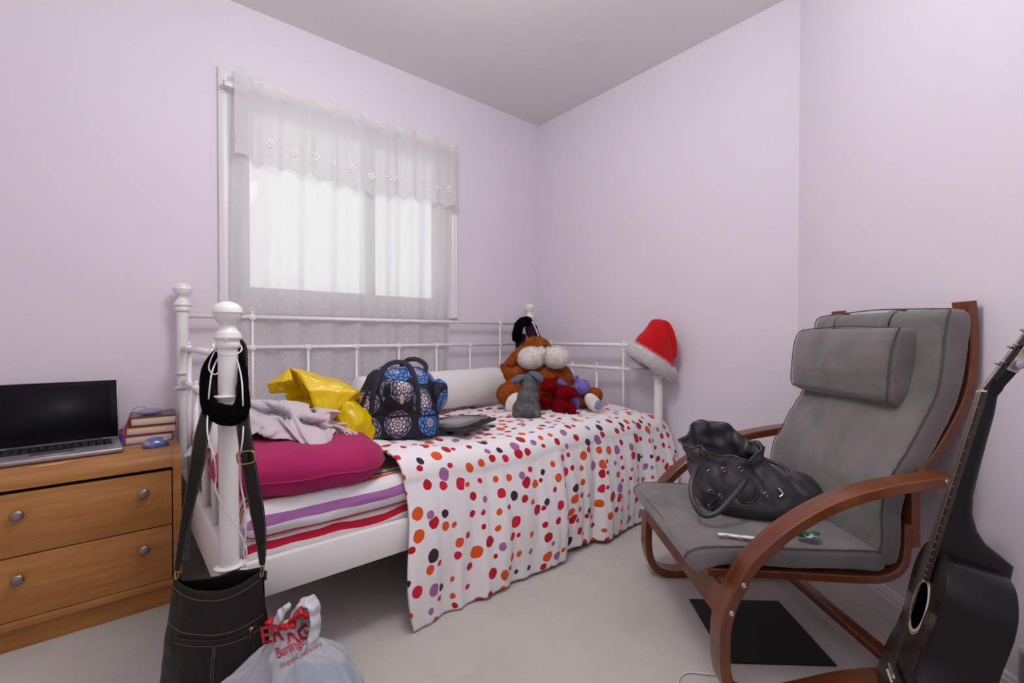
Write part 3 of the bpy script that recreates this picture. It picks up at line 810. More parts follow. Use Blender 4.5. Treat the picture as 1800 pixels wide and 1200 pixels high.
def bolt(x, z, y, s=1):
    b = NB(); m = Matrix.Translation((x - cx, y - cd, z)) @ Matrix.Rotation(radians(90), 4, 'X')
    lathe(b, [(.0065, 0), (.0065, .002), (.005, .0032), (.0025, .0034), (.002, .0022), (.0005, .002)], 20, m=m); obj('bolt', b, M_bolt, ch)
M_bolt = plain('zinc_bolt', (190, 186, 186), .3, .8)
for x, z in ((.566, .317), (.5365, .248), (1.060, .571)): bolt(x, z, 1.105)
# front board and rear stretcher
bm = NB(); rectsweep(bm, CP([(.523, .218), (.528, .235), (.535, .258), (.543, .282)]), .018, 1.16 - cd, 1.735 - cd, .002); obj('front_rail', bm, M_cherry, ch, auto=30)
bm = NB(); rectsweep(bm, CP([(1.012, .036), (1.030, .068)]), .020, 1.16 - cd, 1.735 - cd, .002); obj('rear_stretcher', bm, M_cherry, ch, auto=30)
seat = [(.515, .304), (.60, .300), (.714, .2955), (.843, .2875), (.94, .283), (.985, .286), (1.018, .300), (1.037, .325), (1.043, .360), (1.044, .40), (1.0445, .43)]
back = [(1.0445, .37), (1.043, .425), (1.048, .48), (1.056, .52), (1.072, .548), (1.10, .59), (1.122, .621), (1.152, .67), (1.178, .72), (1.196, .765), (1.208, .82), (1.213, .90), (1.209, .98), (1.205, 1.018)]
for y0 in (1.19, 1.655):
    sp = [(p.x, p.z) for p in crom([(x, 0, z) for x, z in CP(seat)], 6)]
    bm = NB(); rectsweep(bm, sp, .021, y0 - cd, y0 + .05 - cd, .003); obj('seat_rail', bm, M_cherry, ch, auto=30)
    sp = [(p.x + .0225 * max(0, 1 - i / 8) if i < 0 else p.x, p.z) for i, p in enumerate(crom([(x + (.021 if z < .46 else .021 * max(0, 1 - (z - .46) / .08)) * 1.0, 0, z) for x, z in CP(back)], 6))]
    bm = NB(); rectsweep(bm, sp, .023, y0 - cd, y0 + .05 - cd, .003); obj('back_rail', bm, M_cherry, ch, auto=30)
for x, z in ((.56, .316), (.70, .309), (.84, .302)):
    boxes('seat_slat', (x - cx, 0, z), (.05, .42, .010), .003, M_cherry, ch)
for x, z in ((1.10, .62), (1.17, .73), (1.195, .83), (1.190, .935)):
    boxes('back_slat', (x - cx, 0, z), (.010, .42, .05), .003, M_cherry, ch)
# struts from arm to back rail
for y in (1.165, 1.705):
    boxes('spacer', (1.066 - cx, y + .0125 - cd, .565), (.03, .025, .03), .004, M_cherry, ch)

def cushion(name, prof, th, y0, y1, parent, nx=70, ny=44, seed=0, piping=True, crown=.012, endtap=.02, wr=.004, wedge=None, edge_r=.5):
    """prof: points (x, z) down the middle of the cushion, bends with it; th(s) its thickness"""
    P = crom([(x, 0, z) for x, z in CP(prof)], 10)
    n = len(P); L = [0]
    for a, b2 in zip(P, P[1:]): L.append(L[-1] + (b2 - a).length)
    tot = L[-1]
    def at(s):
        s = s * tot
        for i in range(n - 1):
            if L[i + 1] >= s or i == n - 2:
                t_ = (s - L[i]) / max(1e-9, L[i + 1] - L[i]); p = P[i].lerp(P[i + 1], t_)
                a = P[max(0, i - 2)]; c = P[min(n - 1, i + 3)]; d = (c - a).normalized(); return p, Vector((-d.z, 0, d.x))
    w = (y1 - y0) / 2; yc = (y0 + y1) / 2 - cd
    bm = NB(); sec = []
    K = 56
    def secpt(k):
        a = 2 * pi * k / K; ca, sa = cos(a), sin(a)
        e = .16
        return (abs(ca) ** e * (1 if ca >= 0 else -1), abs(sa) ** .42 * (1 if sa >= 0 else -1))
    rings = []; corners = ([], [])
    for i in range(nx + 1):
        s = i / nx; p, nn = at(s); T = th(s) / 2
        e = min(s, 1 - s) * tot; k = 1.0; ws = 1.0
        if e < endtap: q = sqrt(max(0, 1 - (1 - e / endtap) ** 2)); k = .55 + .45 * q; ws = 1 - .035 * (1 - q)
        ring = []
        for kk in range(K):
            u, v = secpt(kk)
            cr = crown * (1 - u * u) * (1 if v > 0 else .3) * min(1, e / .08)
            h = v * T * k + (cr if v > 0 else -cr)
            q = p + nn * h + Vector((0, u * w * ws, 0))
            q = Vector((q.x, q.y + yc, q.z))
            wv = noise.noise(Vector((q.x * 9 + seed, q.y * 7, q.z * 9))) * wr + wr * .5 * noise.noise(Vector((s * 30 + seed, u * 3, 4))) * abs(u) ** 3
            q += nn * wv
            ring.append(bm.verts.new(q))
            
        rings.append(ring)
        for si, sg in enumerate((1, -1)):
            q = p + nn * (T * k * .86) + Vector((0, sg * w * ws * .985, 0)); q = Vector((q.x, q.y + yc, q.z))
            wv = noise.noise(Vector((q.x * 9 + seed, q.y * 7, q.z * 9))) * wr + wr * .5 * noise.noise(Vector((s * 30 + seed, sg * 3, 4)))
            corners[si].append(q + nn * wv)
    for a, b2 in zip(rings, rings[1:]):
        for kk in range(K): bm.faces.new((a[kk], b2[kk], b2[(kk + 1) % K], a[(kk + 1) % K]))
    bm.faces.new(rings[0]); bm.faces.new(list(reversed(rings[-1])))
    bmesh.ops.recalc_face_normals(bm, faces=bm.faces)
    o = obj(name, bm, M_suede, parent)
    if piping:
        for si in (0, 1):
            b3 = NB(); tube(b3, corners[si], .0019, 6); obj('piping', b3, M_pipe, o)
        b3 = NB(); a_, b_ = corners[0][0], corners[1][0]
        if name != 'seat_cushion' : a_, b_ = corners[0][-1], corners[1][-1]
        else: a_, b_ = corners[0][2], corners[1][2]
        m_ = (a_ + b_) / 2
        tube(b3, crom([a_, a_.lerp(b_, .25) + Vector((0, 0, .006)), m_ + Vector((0, 0, .010)), a_.lerp(b_, .75) + Vector((0, 0, .006)), b_], 8), .0019, 6); obj('piping', b3, M_pipe, o)
    return o
M_pipe = plain('dark_grey_piping', (88, 84, 84), .9)
cushion('seat_cushion', [(.468, .322), (.50, .340), (.56, .347), (.66, .345), (.78, .340), (.90, .335), (.985, .330)], lambda s: .062 + .026 * max(0, 1 - s * 5), 1.185, 1.71, ch, seed=3, crown=.012, endtap=.03)
cushion('back_cushion', [(.990, .322), (.998, .40), (1.000, .47), (1.018, .54), (1.060, .61), (1.105, .685), (1.137, .755), (1.153, .84), (1.163, .92), (1.172, .996)], lambda s: .070 + .012 * s, 1.185, 1.705, ch, seed=9, crown=.012, endtap=.035, wr=.006)
hp = cushion('head_pillow', [(1.062, .735), (1.080, .78), (1.092, .85), (1.096, .905), (1.098, .948)], lambda s: .085 + .03 * sin(s * pi), 1.255, 1.695, ch, nx=40, seed=15, crown=.018, endtap=.045, wr=.005)
for y in (1.37, 1.60):
    bm = NB(); tube(bm, crom([(1.112 - cx, y - cd, .945), (1.118 - cx, y - cd + .002, .967), (1.134 - cx, y - cd + .003, .992), (1.172 - cx, y - cd + .003, 1.004), (1.206 - cx, y - cd, .990)], 6), .019, 8, flat=.0022, up=(-.6, 0, .8)); obj('strap', bm, M_suede, hp)

# ------------------------------------------------------------------ floor things
bm = NB(); 
q = [(-.779, -1.589), (-.549, -1.796), (-.760, -2.019), (-.984, -1.824)]
q = [(-.775, -1.590), (-.549, -1.796), (-.762, -2.022), (-.986, -1.818)]
prism(bm, q, .001, .005)
tag(obj('floor_mat', bm, plain('black_rubber', (16, 16, 17), .75, 0, .2, 30, .3, 300), None, False), 'flat black square mat on the carpet under the armchair', 'mat')
bm = NB(); tube(bm, crom([(-1.24, -1.83, .003), (-1.19, -1.79, .003), (-1.150, -1.765, .003), (-1.11, -1.765, .004), (-1.075, -1.80, .0045), (-1.045, -1.835, .004), (-1.045, -1.87, .003), (-1.075, -1.92, .003), (-1.13, -1.96, .003)], 10), .0022, 8)
tag(obj('white_cable', bm, plain('white_cable_plastic', (222, 216, 218), .45)), 'thin white cable curling on the carpet by the armchair leg', 'cable')

# plug-in unit low on the slanting wall
def onwall(t, off, z):  # point along the slanting wall
    p = A3 + d3 * t + n3 * off; return (p.x, p.y, z)
ang = atan2(d3.y, d3.x)
pu = empty('plug_in_unit', onwall(1.005, .022, .145), ang, 'white rounded plastic plug-in unit low on the wall behind the guitar', 'plug-in unit')
Mw = plain('white_abs_plastic', (216, 216, 224), .35, coat=.2)
boxes('housing', (0, 0, 0), (.095, .042, .112), .012, Mw, pu, 4)
for k in range(5): boxes('vent_rib', (0, .0 , -.030 - k * .0062), (.088, .0455, .0022), .0008, Mw, pu)
boxes('wall_plate', (0, -.0185, .0), (.075, .005, .12), .002, Mw, pu)

# ------------------------------------------------------------------ guitar
M_gb = plain('black_guitar_lacquer', (10, 9, 10), .3, 0, .05, 5, spec=.3, coat=.12)
M_gt = plain('black_soundboard', (14, 11, 10), .2, 0, .1, 5, spec=.35, coat=.15)
M_fb = plain('rosewood_fretboard', (46, 32, 28), .45, 0, .2, 60)
M_neck = plain('black_satin_neck', (10, 9, 9), .38, spec=.3)
M_cream = plain('cream_binding', (206, 196, 178), .4)
M_steel = plain('steel', (150, 138, 124), .4, 1, .02)
M_chrome = plain('pewter_tuner', (176, 166, 160), .3, .9)
Lx = Vector((.292, 0, .956)).normalized()
ph = radians(35); Wv = Vector((sin(ph), cos(ph), 0)); Wv = (Wv - Lx * Wv.dot(Lx)).normalized()   # far side of the board
Nb = Lx.cross(Wv); Nb.normalize()
if Nb.x < 0: Nb = -Nb                                     # towards the guitar's back
Rm = Matrix((( Wv.x, Nb.x, Lx.x), (Wv.y, Nb.y, Lx.y), (Wv.z, Nb.z, Lx.z)))
Rz = Matrix.Rotation(-YAW, 3, 'Z')
gt = bpy.data.objects.new('acoustic_guitar', None); COL.objects.link(gt); gt.empty_display_size = .1
rr_, uu_ = Vector((cos(YAW), -sin(YAW), 0)), Vector((sin(YAW), cos(YAW), 0))
base = Vector((-2.272, -2.403, 0)) + rr_ * .806 + uu_ * 1.0
gt.matrix_world = Matrix.Translation((base.x, base.y, .012)) @ (Rz @ Rm).to_4x4()
tag(gt, 'black acoustic guitar leaning against the slanting wall at the right', 'guitar')
# local frame: x across the board (far side positive), y into the body, z up the neck
prof = [(0, 0.0), (.06, .004), (.115, .020), (.155, .052), (.177, .10), (.176, .145), (.158, .195), (.133, .235), (.121, .27), (.122, .30), (.133, .34), (.140, .375), (.136, .41), (.112, .445), (.075, .463), (.0, .470)]
half = [(p.x, p.z) for p in crom([(x, 0, z) for x, z in prof], 5)]
out = [(x, z) for x, z in half] + [(-x, z) for x, z in reversed(half[1:-1])]
def depth(z): return .098 + .022 * (1 - z / .47)
b = NB()
f0 = [b.verts.new((x, 0.0, z)) for x, z in out]; f1 = [b.verts.new((x, depth(z), z)) for x, z in out]; k = len(out)
for i in range(k): b.faces.new((f0[i], f0[(i + 1) % k], f1[(i + 1) % k], f1[i]))
b.faces.new(f1); bmesh.ops.recalc_face_normals(b, faces=b.faces)
es = [e for e in b.edges if all(v in set(f1) for v in e.verts)]
bmesh.ops.bevel(b, geom=es, offset=.004, segments=2, profile=.5, affect='EDGES')
body = obj('body', b, M_gb, gt, auto=45)
# soundboard with a real hole
hz, hr = .332, .050
b = NB(); O = [b.verts.new((x * 1.004, -.0005, z)) for x, z in out]; Ih = [b.verts.new((hr * sin(2 * pi * i / 48), -.0005, hz + hr * cos(2 * pi * i / 48))) for i in range(48)]
eo = [b.edges.new((O[i], O[(i + 1) % k])) for i in range(k)]; ei = [b.edges.new((Ih[i], Ih[(i + 1) % 48])) for i in range(48)]
bmesh.ops.triangle_fill(b, use_beauty=True, edges=eo + ei)
bmesh.ops.recalc_face_normals(b, faces=b.faces)
o = obj('soundboard', b, M_gt, gt, False); md = o.modifiers.new('t', 'SOLIDIFY'); md.thickness = .003; md.offset = 0
b = NB(); tube(b, [(x * 1.003, .0, z) for x, z in out], .0016, 6, True); obj('binding', b, M_gb, gt)
for rad, wd_, mt in ((.0555, .0035, M_cream), (.062, .0012, M_cream)):
    b = NB(); tube(b, [(rad * sin(2 * pi * i / 64), -.0022, hz + rad * cos(2 * pi * i / 64)) for i in range(64)], wd_, 8, True, flat=.0006, up=(0, 1, 0)); obj('rosette_ring', b, mt, gt)
boxes('bridge', (0, -.006, .170), (.150, .009, .026), .003, M_fb, gt)
boxes('saddle', (0, -.0125, .172), (.072, .005, .003), .0008, M_cream, gt)
for i in range(6):
    b = NB(); lathe(b, [(.003, 0), (.003, .003), (.0015, .005)], 10, m=Matrix.Translation((-.027 + i * .0108, -.0105, .160)) @ Matrix.Rotation(radians(90), 4, 'X')); obj('bridge_pin', b, M_cream, gt)
nut = .822
# pickguard
b = NB(); pg = [(-.060, .325), (-.070, .35), (-.085, .33), (-.108, .28), (-.105, .23), (-.085, .215), (-.06, .235), (-.045, .262), (-.058, .29)]
pv = [(p.x, p.z) for p in crom([(x, 0, z) for x, z in pg], 4, True)]
b.faces.new([b.verts.new((x, -.0032, z)) for x, z in pv]); bmesh.ops.recalc_face_normals(b, faces=b.faces)
o = obj('pickguard', b, plain('tortoise_pickguard', (44, 22, 18), .12, var=.4, nscale=50), gt, False); md = o.modifiers.new('t', 'SOLIDIFY'); md.thickness = .0012
# fretboard
b = NB(); vs = []
for z, w in ((.392, .028), (nut, .0215)):
    vs.append([b.verts.new((s * w, y, z)) for s, y in ((-1, -.004), (1, -.004), (1, -.0105), (-1, -.0105))])
for i in range(4): b.faces.new((vs[0][i], vs[1][i], vs[1][(i + 1) % 4], vs[0][(i + 1) % 4]))
b.faces.new(vs[0]); b.faces.new(vs[1]); bmesh.ops.recalc_face_normals(b, faces=b.faces)
fbm_ = obj('fretboard', b, M_fb, gt, False)
fret_me = None
for i in range(1, 19):
    z = nut - .65 * (1 - 2 ** (-i / 12)); w = .0215 + (.028 - .0215) * (nut - z) / (nut - .392)
    if z < .396: break
    b = NB(); tube(b, [(-w, -.0112, z), (w, -.0112, z)], .0011, 6); obj('fret', b, M_steel, fbm_)
boxes('nut', (0, -.0105, nut + .002), (.043, .009, .005), .0008, M_cream, gt)
# neck with flaring heel
b = NB(); rings = []
for z, w, d in [(.452, .029, .120), (.485, .029, .118), (.497, .028, .096), (.51, .0275, .070), (.53, .027, .052), (.56, .0265, .038), (.60, .026, .030), (.66, .0245, .027), (.72, .0235, .025), (.78, .022, .0235), (nut, .0215, .0195), (nut + .012, .0215, .024), (nut + .03, .021, .026)]:
    ring = []
    n = 14
    for i in range(n + 1):
        a = pi * i / n; ring.append(b.verts.new((-w * cos(a) , -.004 + d * abs(sin(a)) ** (.55 if d > .05 else .8), z)))
    rings.append(ring)
for a, c in zip(rings, rings[1:]):
    for i in range(14): b.faces.new((a[i], a[i + 1], c[i + 1], c[i]))
    b.faces.new((a[-1], a[0], c[0], c[-1]))
b.faces.new(rings[0]); b.faces.new(rings[-1]); bmesh.ops.recalc_face_normals(b, faces=b.faces)
# heel stands outside the body only
obj('neck', b, M_neck, gt, auto=60)

# headstock tilted back
mh = Matrix.Translation((0, 0, nut)) @ Matrix.Rotation(radians(-15), 4, 'X')
b = NB(); hs = [(-.0215, 0), (-.024, .02), (-.036, .05), (-.038, .19), (-.02, .198), (0, .194), (.02, .198), (.038, .19), (.036, .05), (.024, .02), (.0215, 0)]
a0 = [b.verts.new((x, -.006, z)) for x, z in hs]; a1 = [b.verts.new((x, .010, z)) for x, z in hs]; n = len(hs)
for i in range(n): b.faces.new((a0[i], a0[(i + 1) % n], a1[(i + 1) % n], a1[i]))
b.faces.new(a0); b.faces.new(list(reversed(a1))); bmesh.ops.recalc_face_normals(b, faces=b.faces)
bmesh.ops.transform(b, matrix=mh, verts=b.verts); hd = obj('headstock', b, M_neck, gt, auto=30)
for s in (-1, 1):
    b = NB(); box(b, (s * .0385, .002, .115), (.0022, .018, .120), .0006, 1, mh)
    for k_ in range(3):
        z_ = .072 + k_ * .043
        tube(b, [mh @ Vector((s * .040, .004, z_)), mh @ Vector((s * .052, .004, z_))], .0024, 8)
        lathe(b, [(.0062, 0), (.0062, .003), (.003, .0035)], 12, m=mh @ Matrix.Translation((s * .039, -.001, z_ + .008)) @ Matrix.Rotation(radians(90 * s), 4, 'Y'))
    tp = obj('tuner_plate', b, M_chrome, hd, auto=40)
    for k_ in range(3):
        z_ = .072 + k_ * .043
        b = NB(); ellip(b, (0, 0, 0), (.004, .0085, .0105), seg=14); bmesh.ops.transform(b, matrix=mh @ Matrix.Translation((s * .057, .004, z_)), verts=b.verts); obj('tuner_button', b, plain('pearl_button', (150, 148, 165), .3), tp)
for i in range(6):
    s = -.0175 + i * .007; s2 = -.027 + i * .0108; sd = -1 if i < 3 else 1; kk = i if i < 3 else 5 - i
    pt = mh @ Vector((sd * .017, -.012, .072 + kk * .043))
    b = NB(); tube(b, [(s2, -.0155, .172), (s, -.0145, nut + .002), pt], .0004 + .0001 * (5 - i), 5); obj('string', b, M_steel, gt)
    b = NB(); lathe(b, [(.003, 0), (.003, .014), (.0015, .015)], 10, m=mh @ Matrix.Translation((sd * .017, -.005, .072 + kk * .043)) @ Matrix.Rotation(radians(90), 4, 'X')); obj('string_post', b, M_chrome, hd)

# ------------------------------------------------------------------ things hung on the front left post
def VF(X, d, z=0):   # point X metres to the right and d metres ahead of the camera's foot, as world coordinates
    p = Vector((-2.272, -2.403, 0)) + rr_ * X + uu_ * d; return (p.x, p.y, z)
PXc, PDc = -.7225, 1.158            # the post
M_leather = plain('dark_brown_leather', (24, 18, 17), .45, 0, .25, 14, .35, 60, .3, dist=.002)
M_stitch = plain('tan_stitching', (150, 132, 112), .8)
M_brass = plain('antique_brass', (176, 146, 86), .3, .9)
hb = empty('shoulder_bag', VF(-.67, 1.070, 0), -YAW, 'dark brown leather shoulder bag hanging from the front left bed post', 'bag')
HX, HD = -.67, 1.070
def HL(X, d, z): return Vector((X - HX, d - HD, z))
def bagf(u, v, side):
    """u across, v from the mouth down"""
    zt = .345 + .020 * abs(u) ** 2.0 - .012 * (1 - u * u) + .010 * u
    z = zt + (.030 - zt) * v
    wl = .110 + .055 * v - .010 * v * v; wr = .098 + .026 * v
    x = u * (wr if u > 0 else wl) - .018
    th = (.016 + .032 * v ** .7) * (1 - abs(u) ** 3.2) + .002
    if v > .93: th *= sqrt(max(0, 1 - ((v - .93) / .07) ** 2)) * .9 + .1
    y = side * th + .004 * noise.noise(Vector((x * 14, z * 12, side * 3))) + .002 * noise.noise(Vector((x * 50, z * 36, side)))
    return Vector((x, y, z))
b = NB()
Vf = grid(b, 50, 50, lambda u, v: bagf(u * 2 - 1, v, -1)); Vb = grid(b, 50, 50, lambda u, v: bagf(u * 2 - 1, v, 1) + Vector((0, 0, (.0 + .028 * (1 - abs(u * 2 - 1.2))) * (1 - v) ** 4)))
bmesh.ops.remove_doubles(b, verts=b.verts, dist=.0025); bmesh.ops.recalc_face_normals(b, faces=b.faces)
body_ = obj('bag_body', b, M_leather, hb)
md = body_.modifiers.new('t', 'SOLIDIFY'); md.thickness = .0016
def stitch(pts, parent, r=.0006, dash=.0040):
    b = NB(); P = [Vector(p) for p in pts]; L = 0
    for a, c in zip(P, P[1:]):
        n = max(1, int((c - a).length / dash))
        for i in range(n):
            s0, s1 = i / n, (i + .62) / n; tube(b, [a.lerp(c, s0), a.lerp(c, s1)], r, 4)
    return obj('stitching', b, M_stitch, parent)
off = Vector((0, -.0012, 0))
for vv in (.055, .30): stitch([bagf(-.97 + 1.94 * i / 24, vv + .01 * sin(i / 24 * pi), -1) + off for i in range(25)], body_)
stitch([bagf(-.72 + 1.62 * i / 20, .40 - .02 * (i / 20), -1) + off for i in range(21)], body_)
for k_ in (0.0, .045): stitch([bagf(.03 + k_ - .05 * i / 14, .40 + .58 * i / 14, -1) + off for i in range(15)], body_)
b = NB(); P = [bagf(-.70 + 1.55 * i / 20, .355 - .012 * (i / 20), -1) + off * .6 for i in range(21)]; tube(b, P, .0022, 6); obj('zip', b, plain('black_zip', (14, 12, 12), .5), hb)
b = NB(); q = bagf(.78, .34, -1) + Vector((0, -.004, 0)); ellip(b, q, (.006, .003, .004), seg=12); tube(b, [q, q + Vector((-.002, -.002, -.012))], .0015, 6); obj('zip_pull', b, M_brass, hb)
b = NB(); tube(b, [q + Vector((-.002, -.003, -.012)), q + Vector((-.006, -.005, -.046))], .005, 8, flat=.0015, up=(0, 1, 0)); obj('pull_tab', b, M_leather, hb)
# strap: up one side, behind the post, down the other
strap = [(-.790, 1.068, .372), (-.772, 1.068, .475), (-.746, 1.073, .615), (-.742, 1.085, .686), (-.748, 1.125, .753), (-.762, 1.178, .81), (-.760, 1.196, .867), (-.735, 1.198, .905), (-.715, 1.197, .895), (-.702, 1.180, .84), (-.674, 1.135, .765), (-.648, 1.095, .71), (-.634, 1.080, .675), (-.621, 1.073, .615), (-.600, 1.070, .50), (-.592, 1.070, .428), (-.590, 1.069, .385)]
sp = crom([HL(*p) for p in strap], 8)
b = NB(); n = len(sp)
tube(b, sp, [.0165 * (min(1, .35 + 5 * min(i, n - 1 - i) / n)) for i in range(n)], 8, flat=.0016, up=(.15, -1, 0)); st_ = obj('strap', b, M_leather, hb, auto=60)
for s in (-.014, .014):
    P = []
    for i, p in enumerate(sp):
        a = sp[max(i - 1, 0)]; c = sp[min(i + 1, n - 1)]; t_ = (c - a).normalized(); up = Vector((.15, -1, 0)); up = (up - t_ * up.dot(t_)).normalized(); w_ = t_.cross(up)
        P.append(p + w_ * s * min(1, .35 + 5 * min(i, n - 1 - i) / n) + up * .0016)
    stitch(P[3:-3], st_, .0005, .0045)
def ring_rect(name, c, w, h, r, mat, parent, tiltz=0):
    b = NB(); pts = []
    for i in range(32):
        a = 2 * pi * i / 32; p = 4
        k_ = 1 / (abs(cos(a)) ** p + abs(sin(a)) ** p) ** (1 / p); x, z = w * k_ * cos(a), h * k_ * sin(a)
        pts.append(Vector(c) + Vector((x * cos(tiltz) - z * sin(tiltz), 0, x * sin(tiltz) + z * cos(tiltz))))
    tube(b, pts, r, 8, True); return obj(name, b, mat, parent)
ring_rect('strap_buckle', HL(-.626, 1.068, .640), .021, .0145, .0022, M_brass, hb, .15)
boxes('keeper', HL(-.626, 1.068, .640), (.012, .008, .022), .002, M_leather, hb)
for x, z in ((-.791, .366), (-.590, .372)):
    b = NB(); tube(b, [HL(x, 1.069, z) + Vector((.0035 * cos(2 * pi * i / 20), .004 * sin(2 * pi * i / 20), .013 * sin(2 * pi * i / 20))) for i in range(20)], .0017, 8, True); obj('strap_ring', b, M_brass, hb)
    b = NB(); tube(b, [HL(x + .0035, 1.069, z), HL(x + .002, 1.069, z - .022)], .008, 8, flat=.002, up=(0, 1, 0)); obj('ring_tab', b, M_leather, hb)

# black velvet loop
vl = empty('velvet_loop', VF(-.72, 1.12, .71), -YAW, 'black velvety loop slung round the front left bed post above the bag', 'scarf')
px2 = lambda px, py, d: Vector(((px - 900) / 800 * d + .72, d - 1.12, .925 - (py - 591) / 800 * d - .71))
loop = [(400, 603, 1.192), (380, 622, 1.186), (363, 650, 1.165), (360, 685, 1.13), (368, 716, 1.11), (385, 727, 1.100), (400, 730, 1.098), (413, 728, 1.100), (424, 712, 1.11), (427, 685, 1.13), (426, 652, 1.165), (416, 622, 1.186)]
wid = [.010, .012, .014, .015, .022, .026, .026, .026, .022, .014, .013, .011]
P = crom([px2(*q) for q in loop], 6, True); wr = [wid[(i // 6) % 12] + (wid[(i // 6 + 1) % 12] - wid[(i // 6) % 12]) * (i % 6) / 6 for i in range(len(P))]
b = NB(); n = len(P); rings = []
for i, p in enumerate(P):
    t_ = (P[(i + 1) % n] - P[i - 1]).normalized(); dpt = Vector((0, 1, 0)); dpt = (dpt - t_ * dpt.dot(t_)).normalized(); w_ = t_.cross(dpt)
    ws = wr[i]
    rings.append([b.verts.new(p + w_ * ws * cos(2 * pi * k_ / 14) + dpt * .0075 * sin(2 * pi * k_ / 14)) for k_ in range(14)])
for i in range(n):
    a, c = rings[i], rings[(i + 1) % n]
    for k_ in range(14): b.faces.new((a[k_], a[(k_ + 1) % 14], c[(k_ + 1) % 14], c[k_]))
bmesh.ops.recalc_face_normals(b, faces=b.faces)
M_velvet = plain('black_velvet', (9, 8, 9), 1.0, 0, .3, 60, .4, 300, .05)
o = obj('velvet_band', b, M_velvet, vl); fur(o, 5000, .003, .0004, .9, .3, 3)

# white charger lead round the same post
wc = empty('charger_lead', VF(-.72, 1.13, .6), -YAW, 'white charger lead looped round the front left bed post, its small plug hanging down', 'cable')
M_wc = plain('white_cable_plastic', (222, 216, 218), .45)
def cz(px, py, d): return Vector(((px - 900) / 800 * d + .72, d - 1.13, .925 - (py - 591) / 800 * d - .6))
lead = [cz(398, 597, 1.128), cz(382, 603, 1.15), cz(380, 615, 1.16), cz(392, 623, 1.125), cz(410, 624, 1.122), cz(424, 616, 1.14), cz(421, 606, 1.17), cz(400, 604, 1.19), cz(384, 608, 1.17), cz(371, 630, 1.15), cz(367, 648, 1.14), cz(376, 658, 1.13), cz(384, 652, 1.15), cz(383, 630, 1.16), cz(372, 655, 1.12), cz(367, 690, 1.11), cz(365, 720, 1.112),
        cz(363, 750, 1.077), cz(366, 775, 1.064), cz(376, 810, 1.066), cz(378, 838, 1.115), cz(377, 862, 1.115), cz(392, 892, 1.118), cz(412, 925, 1.12), cz(428, 958, 1.118), cz(431, 975, 1.115), cz(428, 985, 1.115), cz(426, 972, 1.115), cz(430, 930, 1.12), cz(428, 890, 1.125), cz(421, 845, 1.125), cz(422, 800, 1.075), cz(426, 765, 1.074), cz(427, 735, 1.112), cz(426, 700, 1.10), cz(424, 665, 1.13), cz(416, 630, 1.165), cz(408, 608, 1.185)]
b = NB(); tube(b, crom(lead, 8), .0019, 8); obj('lead', b, M_wc, wc)
b = NB(); tube(b, [cz(428, 985, 1.115), cz(428, 994, 1.112), cz(427, 999, 1.110)], .003, 8); obj('strain_relief', b, M_wc, wc)
boxes('plug_body', cz(426, 1011, 1.108), (.020, .013, .028), .004, M_wc, wc)

# ------------------------------------------------------------------ plastic carrier bag on the floor
def film(name, rgb, trans=.25, rough=.3, alpha=None):
    t = NT(name); t.set(Base_Color=srgb(*rgb), Roughness=rough, Specular_IOR_Level=.6)
    t.bump(t.noise(t.co('Object', (22, 22, 9)), 1, 5, .7, .6), .5, .01)
    tl = t.N('ShaderNodeBsdfTranslucent'); tl.inputs[0].default_value = srgb(*rgb)
    m = t.N('ShaderNodeMixShader'); m.inputs[0].default_value = trans; t.L(t.b.outputs[0], m.inputs[1]); t.L(tl.outputs[0], m.inputs[2])
    last = m.outputs[0]
    if alpha:
        tr = t.N('ShaderNodeBsdfTransparent'); m2 = t.N('ShaderNodeMixShader'); m2.inputs[0].default_value = alpha
        t.L(tr.outputs[0], m2.inputs[1]); t.L(last, m2.inputs[2]); last = m2.outputs[0]
    t.L(last, t.out.inputs[0]); return t.m
M_film = film('thin_white_carrier_film', (226, 228, 236), .2, .2, .52)
cb = empty('carrier_bag', VF(-.522, 1.06, 0), -YAW, 'tied white plastic carrier bag with red lettering on the carpet by the bed', 'bag')
def crum(p, a=1.0, s=0):
    q = Vector(noise.noise_vector(p * 9 + Vector((s, 0, 0)))) * .012 + Vector(noise.noise_vector(Vector((p.x * 30, p.y * 30, p.z * 9)) + Vector((s, 2, 0)))) * .009 + Vector(noise.noise_vector(p * 60)) * .0026
    return p + q * a
secs = [(0.002, -.015, .165, .100), (.05, -.012, .180, .112), (.10, -.006, .165, .104), (.15, .004, .128, .082), (.185, .010, .092, .060), (.210, .010, .062, .042), (.226, .008, .038, .028), (.236, .006, .028, .020)]
S_ = crom([(a, bb_, c) for a, bb_, c, d in secs], 4); D_ = crom([(d, 0, 0) for a, bb_, c, d in secs], 4)
b = NB(); n = 96; rings = []
for i, q in enumerate(S_):
    z, xc, rx, ry = q.x, q.y, q.z, D_[i].x; ring = []
    for k_ in range(n):
        a = 2 * pi * k_ / n
        pl = 1 + .05 * sin(a * 11 + z * 30) * min(1, z / .1) + .03 * sin(a * 23 + z * 50) * min(1, z / .1)
        p = Vector((xc + rx * pl * cos(a), ry * pl * sin(a), z)); p.y -= .75 * max(0, -p.x - .03); ring.append(b.verts.new(crum(p) if z > .01 else p))
    rings.append(ring)
for a, c in zip(rings, rings[1:]):
    for k_ in range(n): b.faces.new((a[k_], a[(k_ + 1) % n], c[(k_ + 1) % n], c[k_]))
b.faces.new(list(reversed(rings[0]))); b.faces.new(rings[-1]); bmesh.ops.recalc_face_normals(b, faces=b.faces)
for v in b.verts: v.co.z = max(v.co.z, .001)
bagbv = BVHTree.FromBMesh(b)
sack = obj('sack', b, M_film, cb)
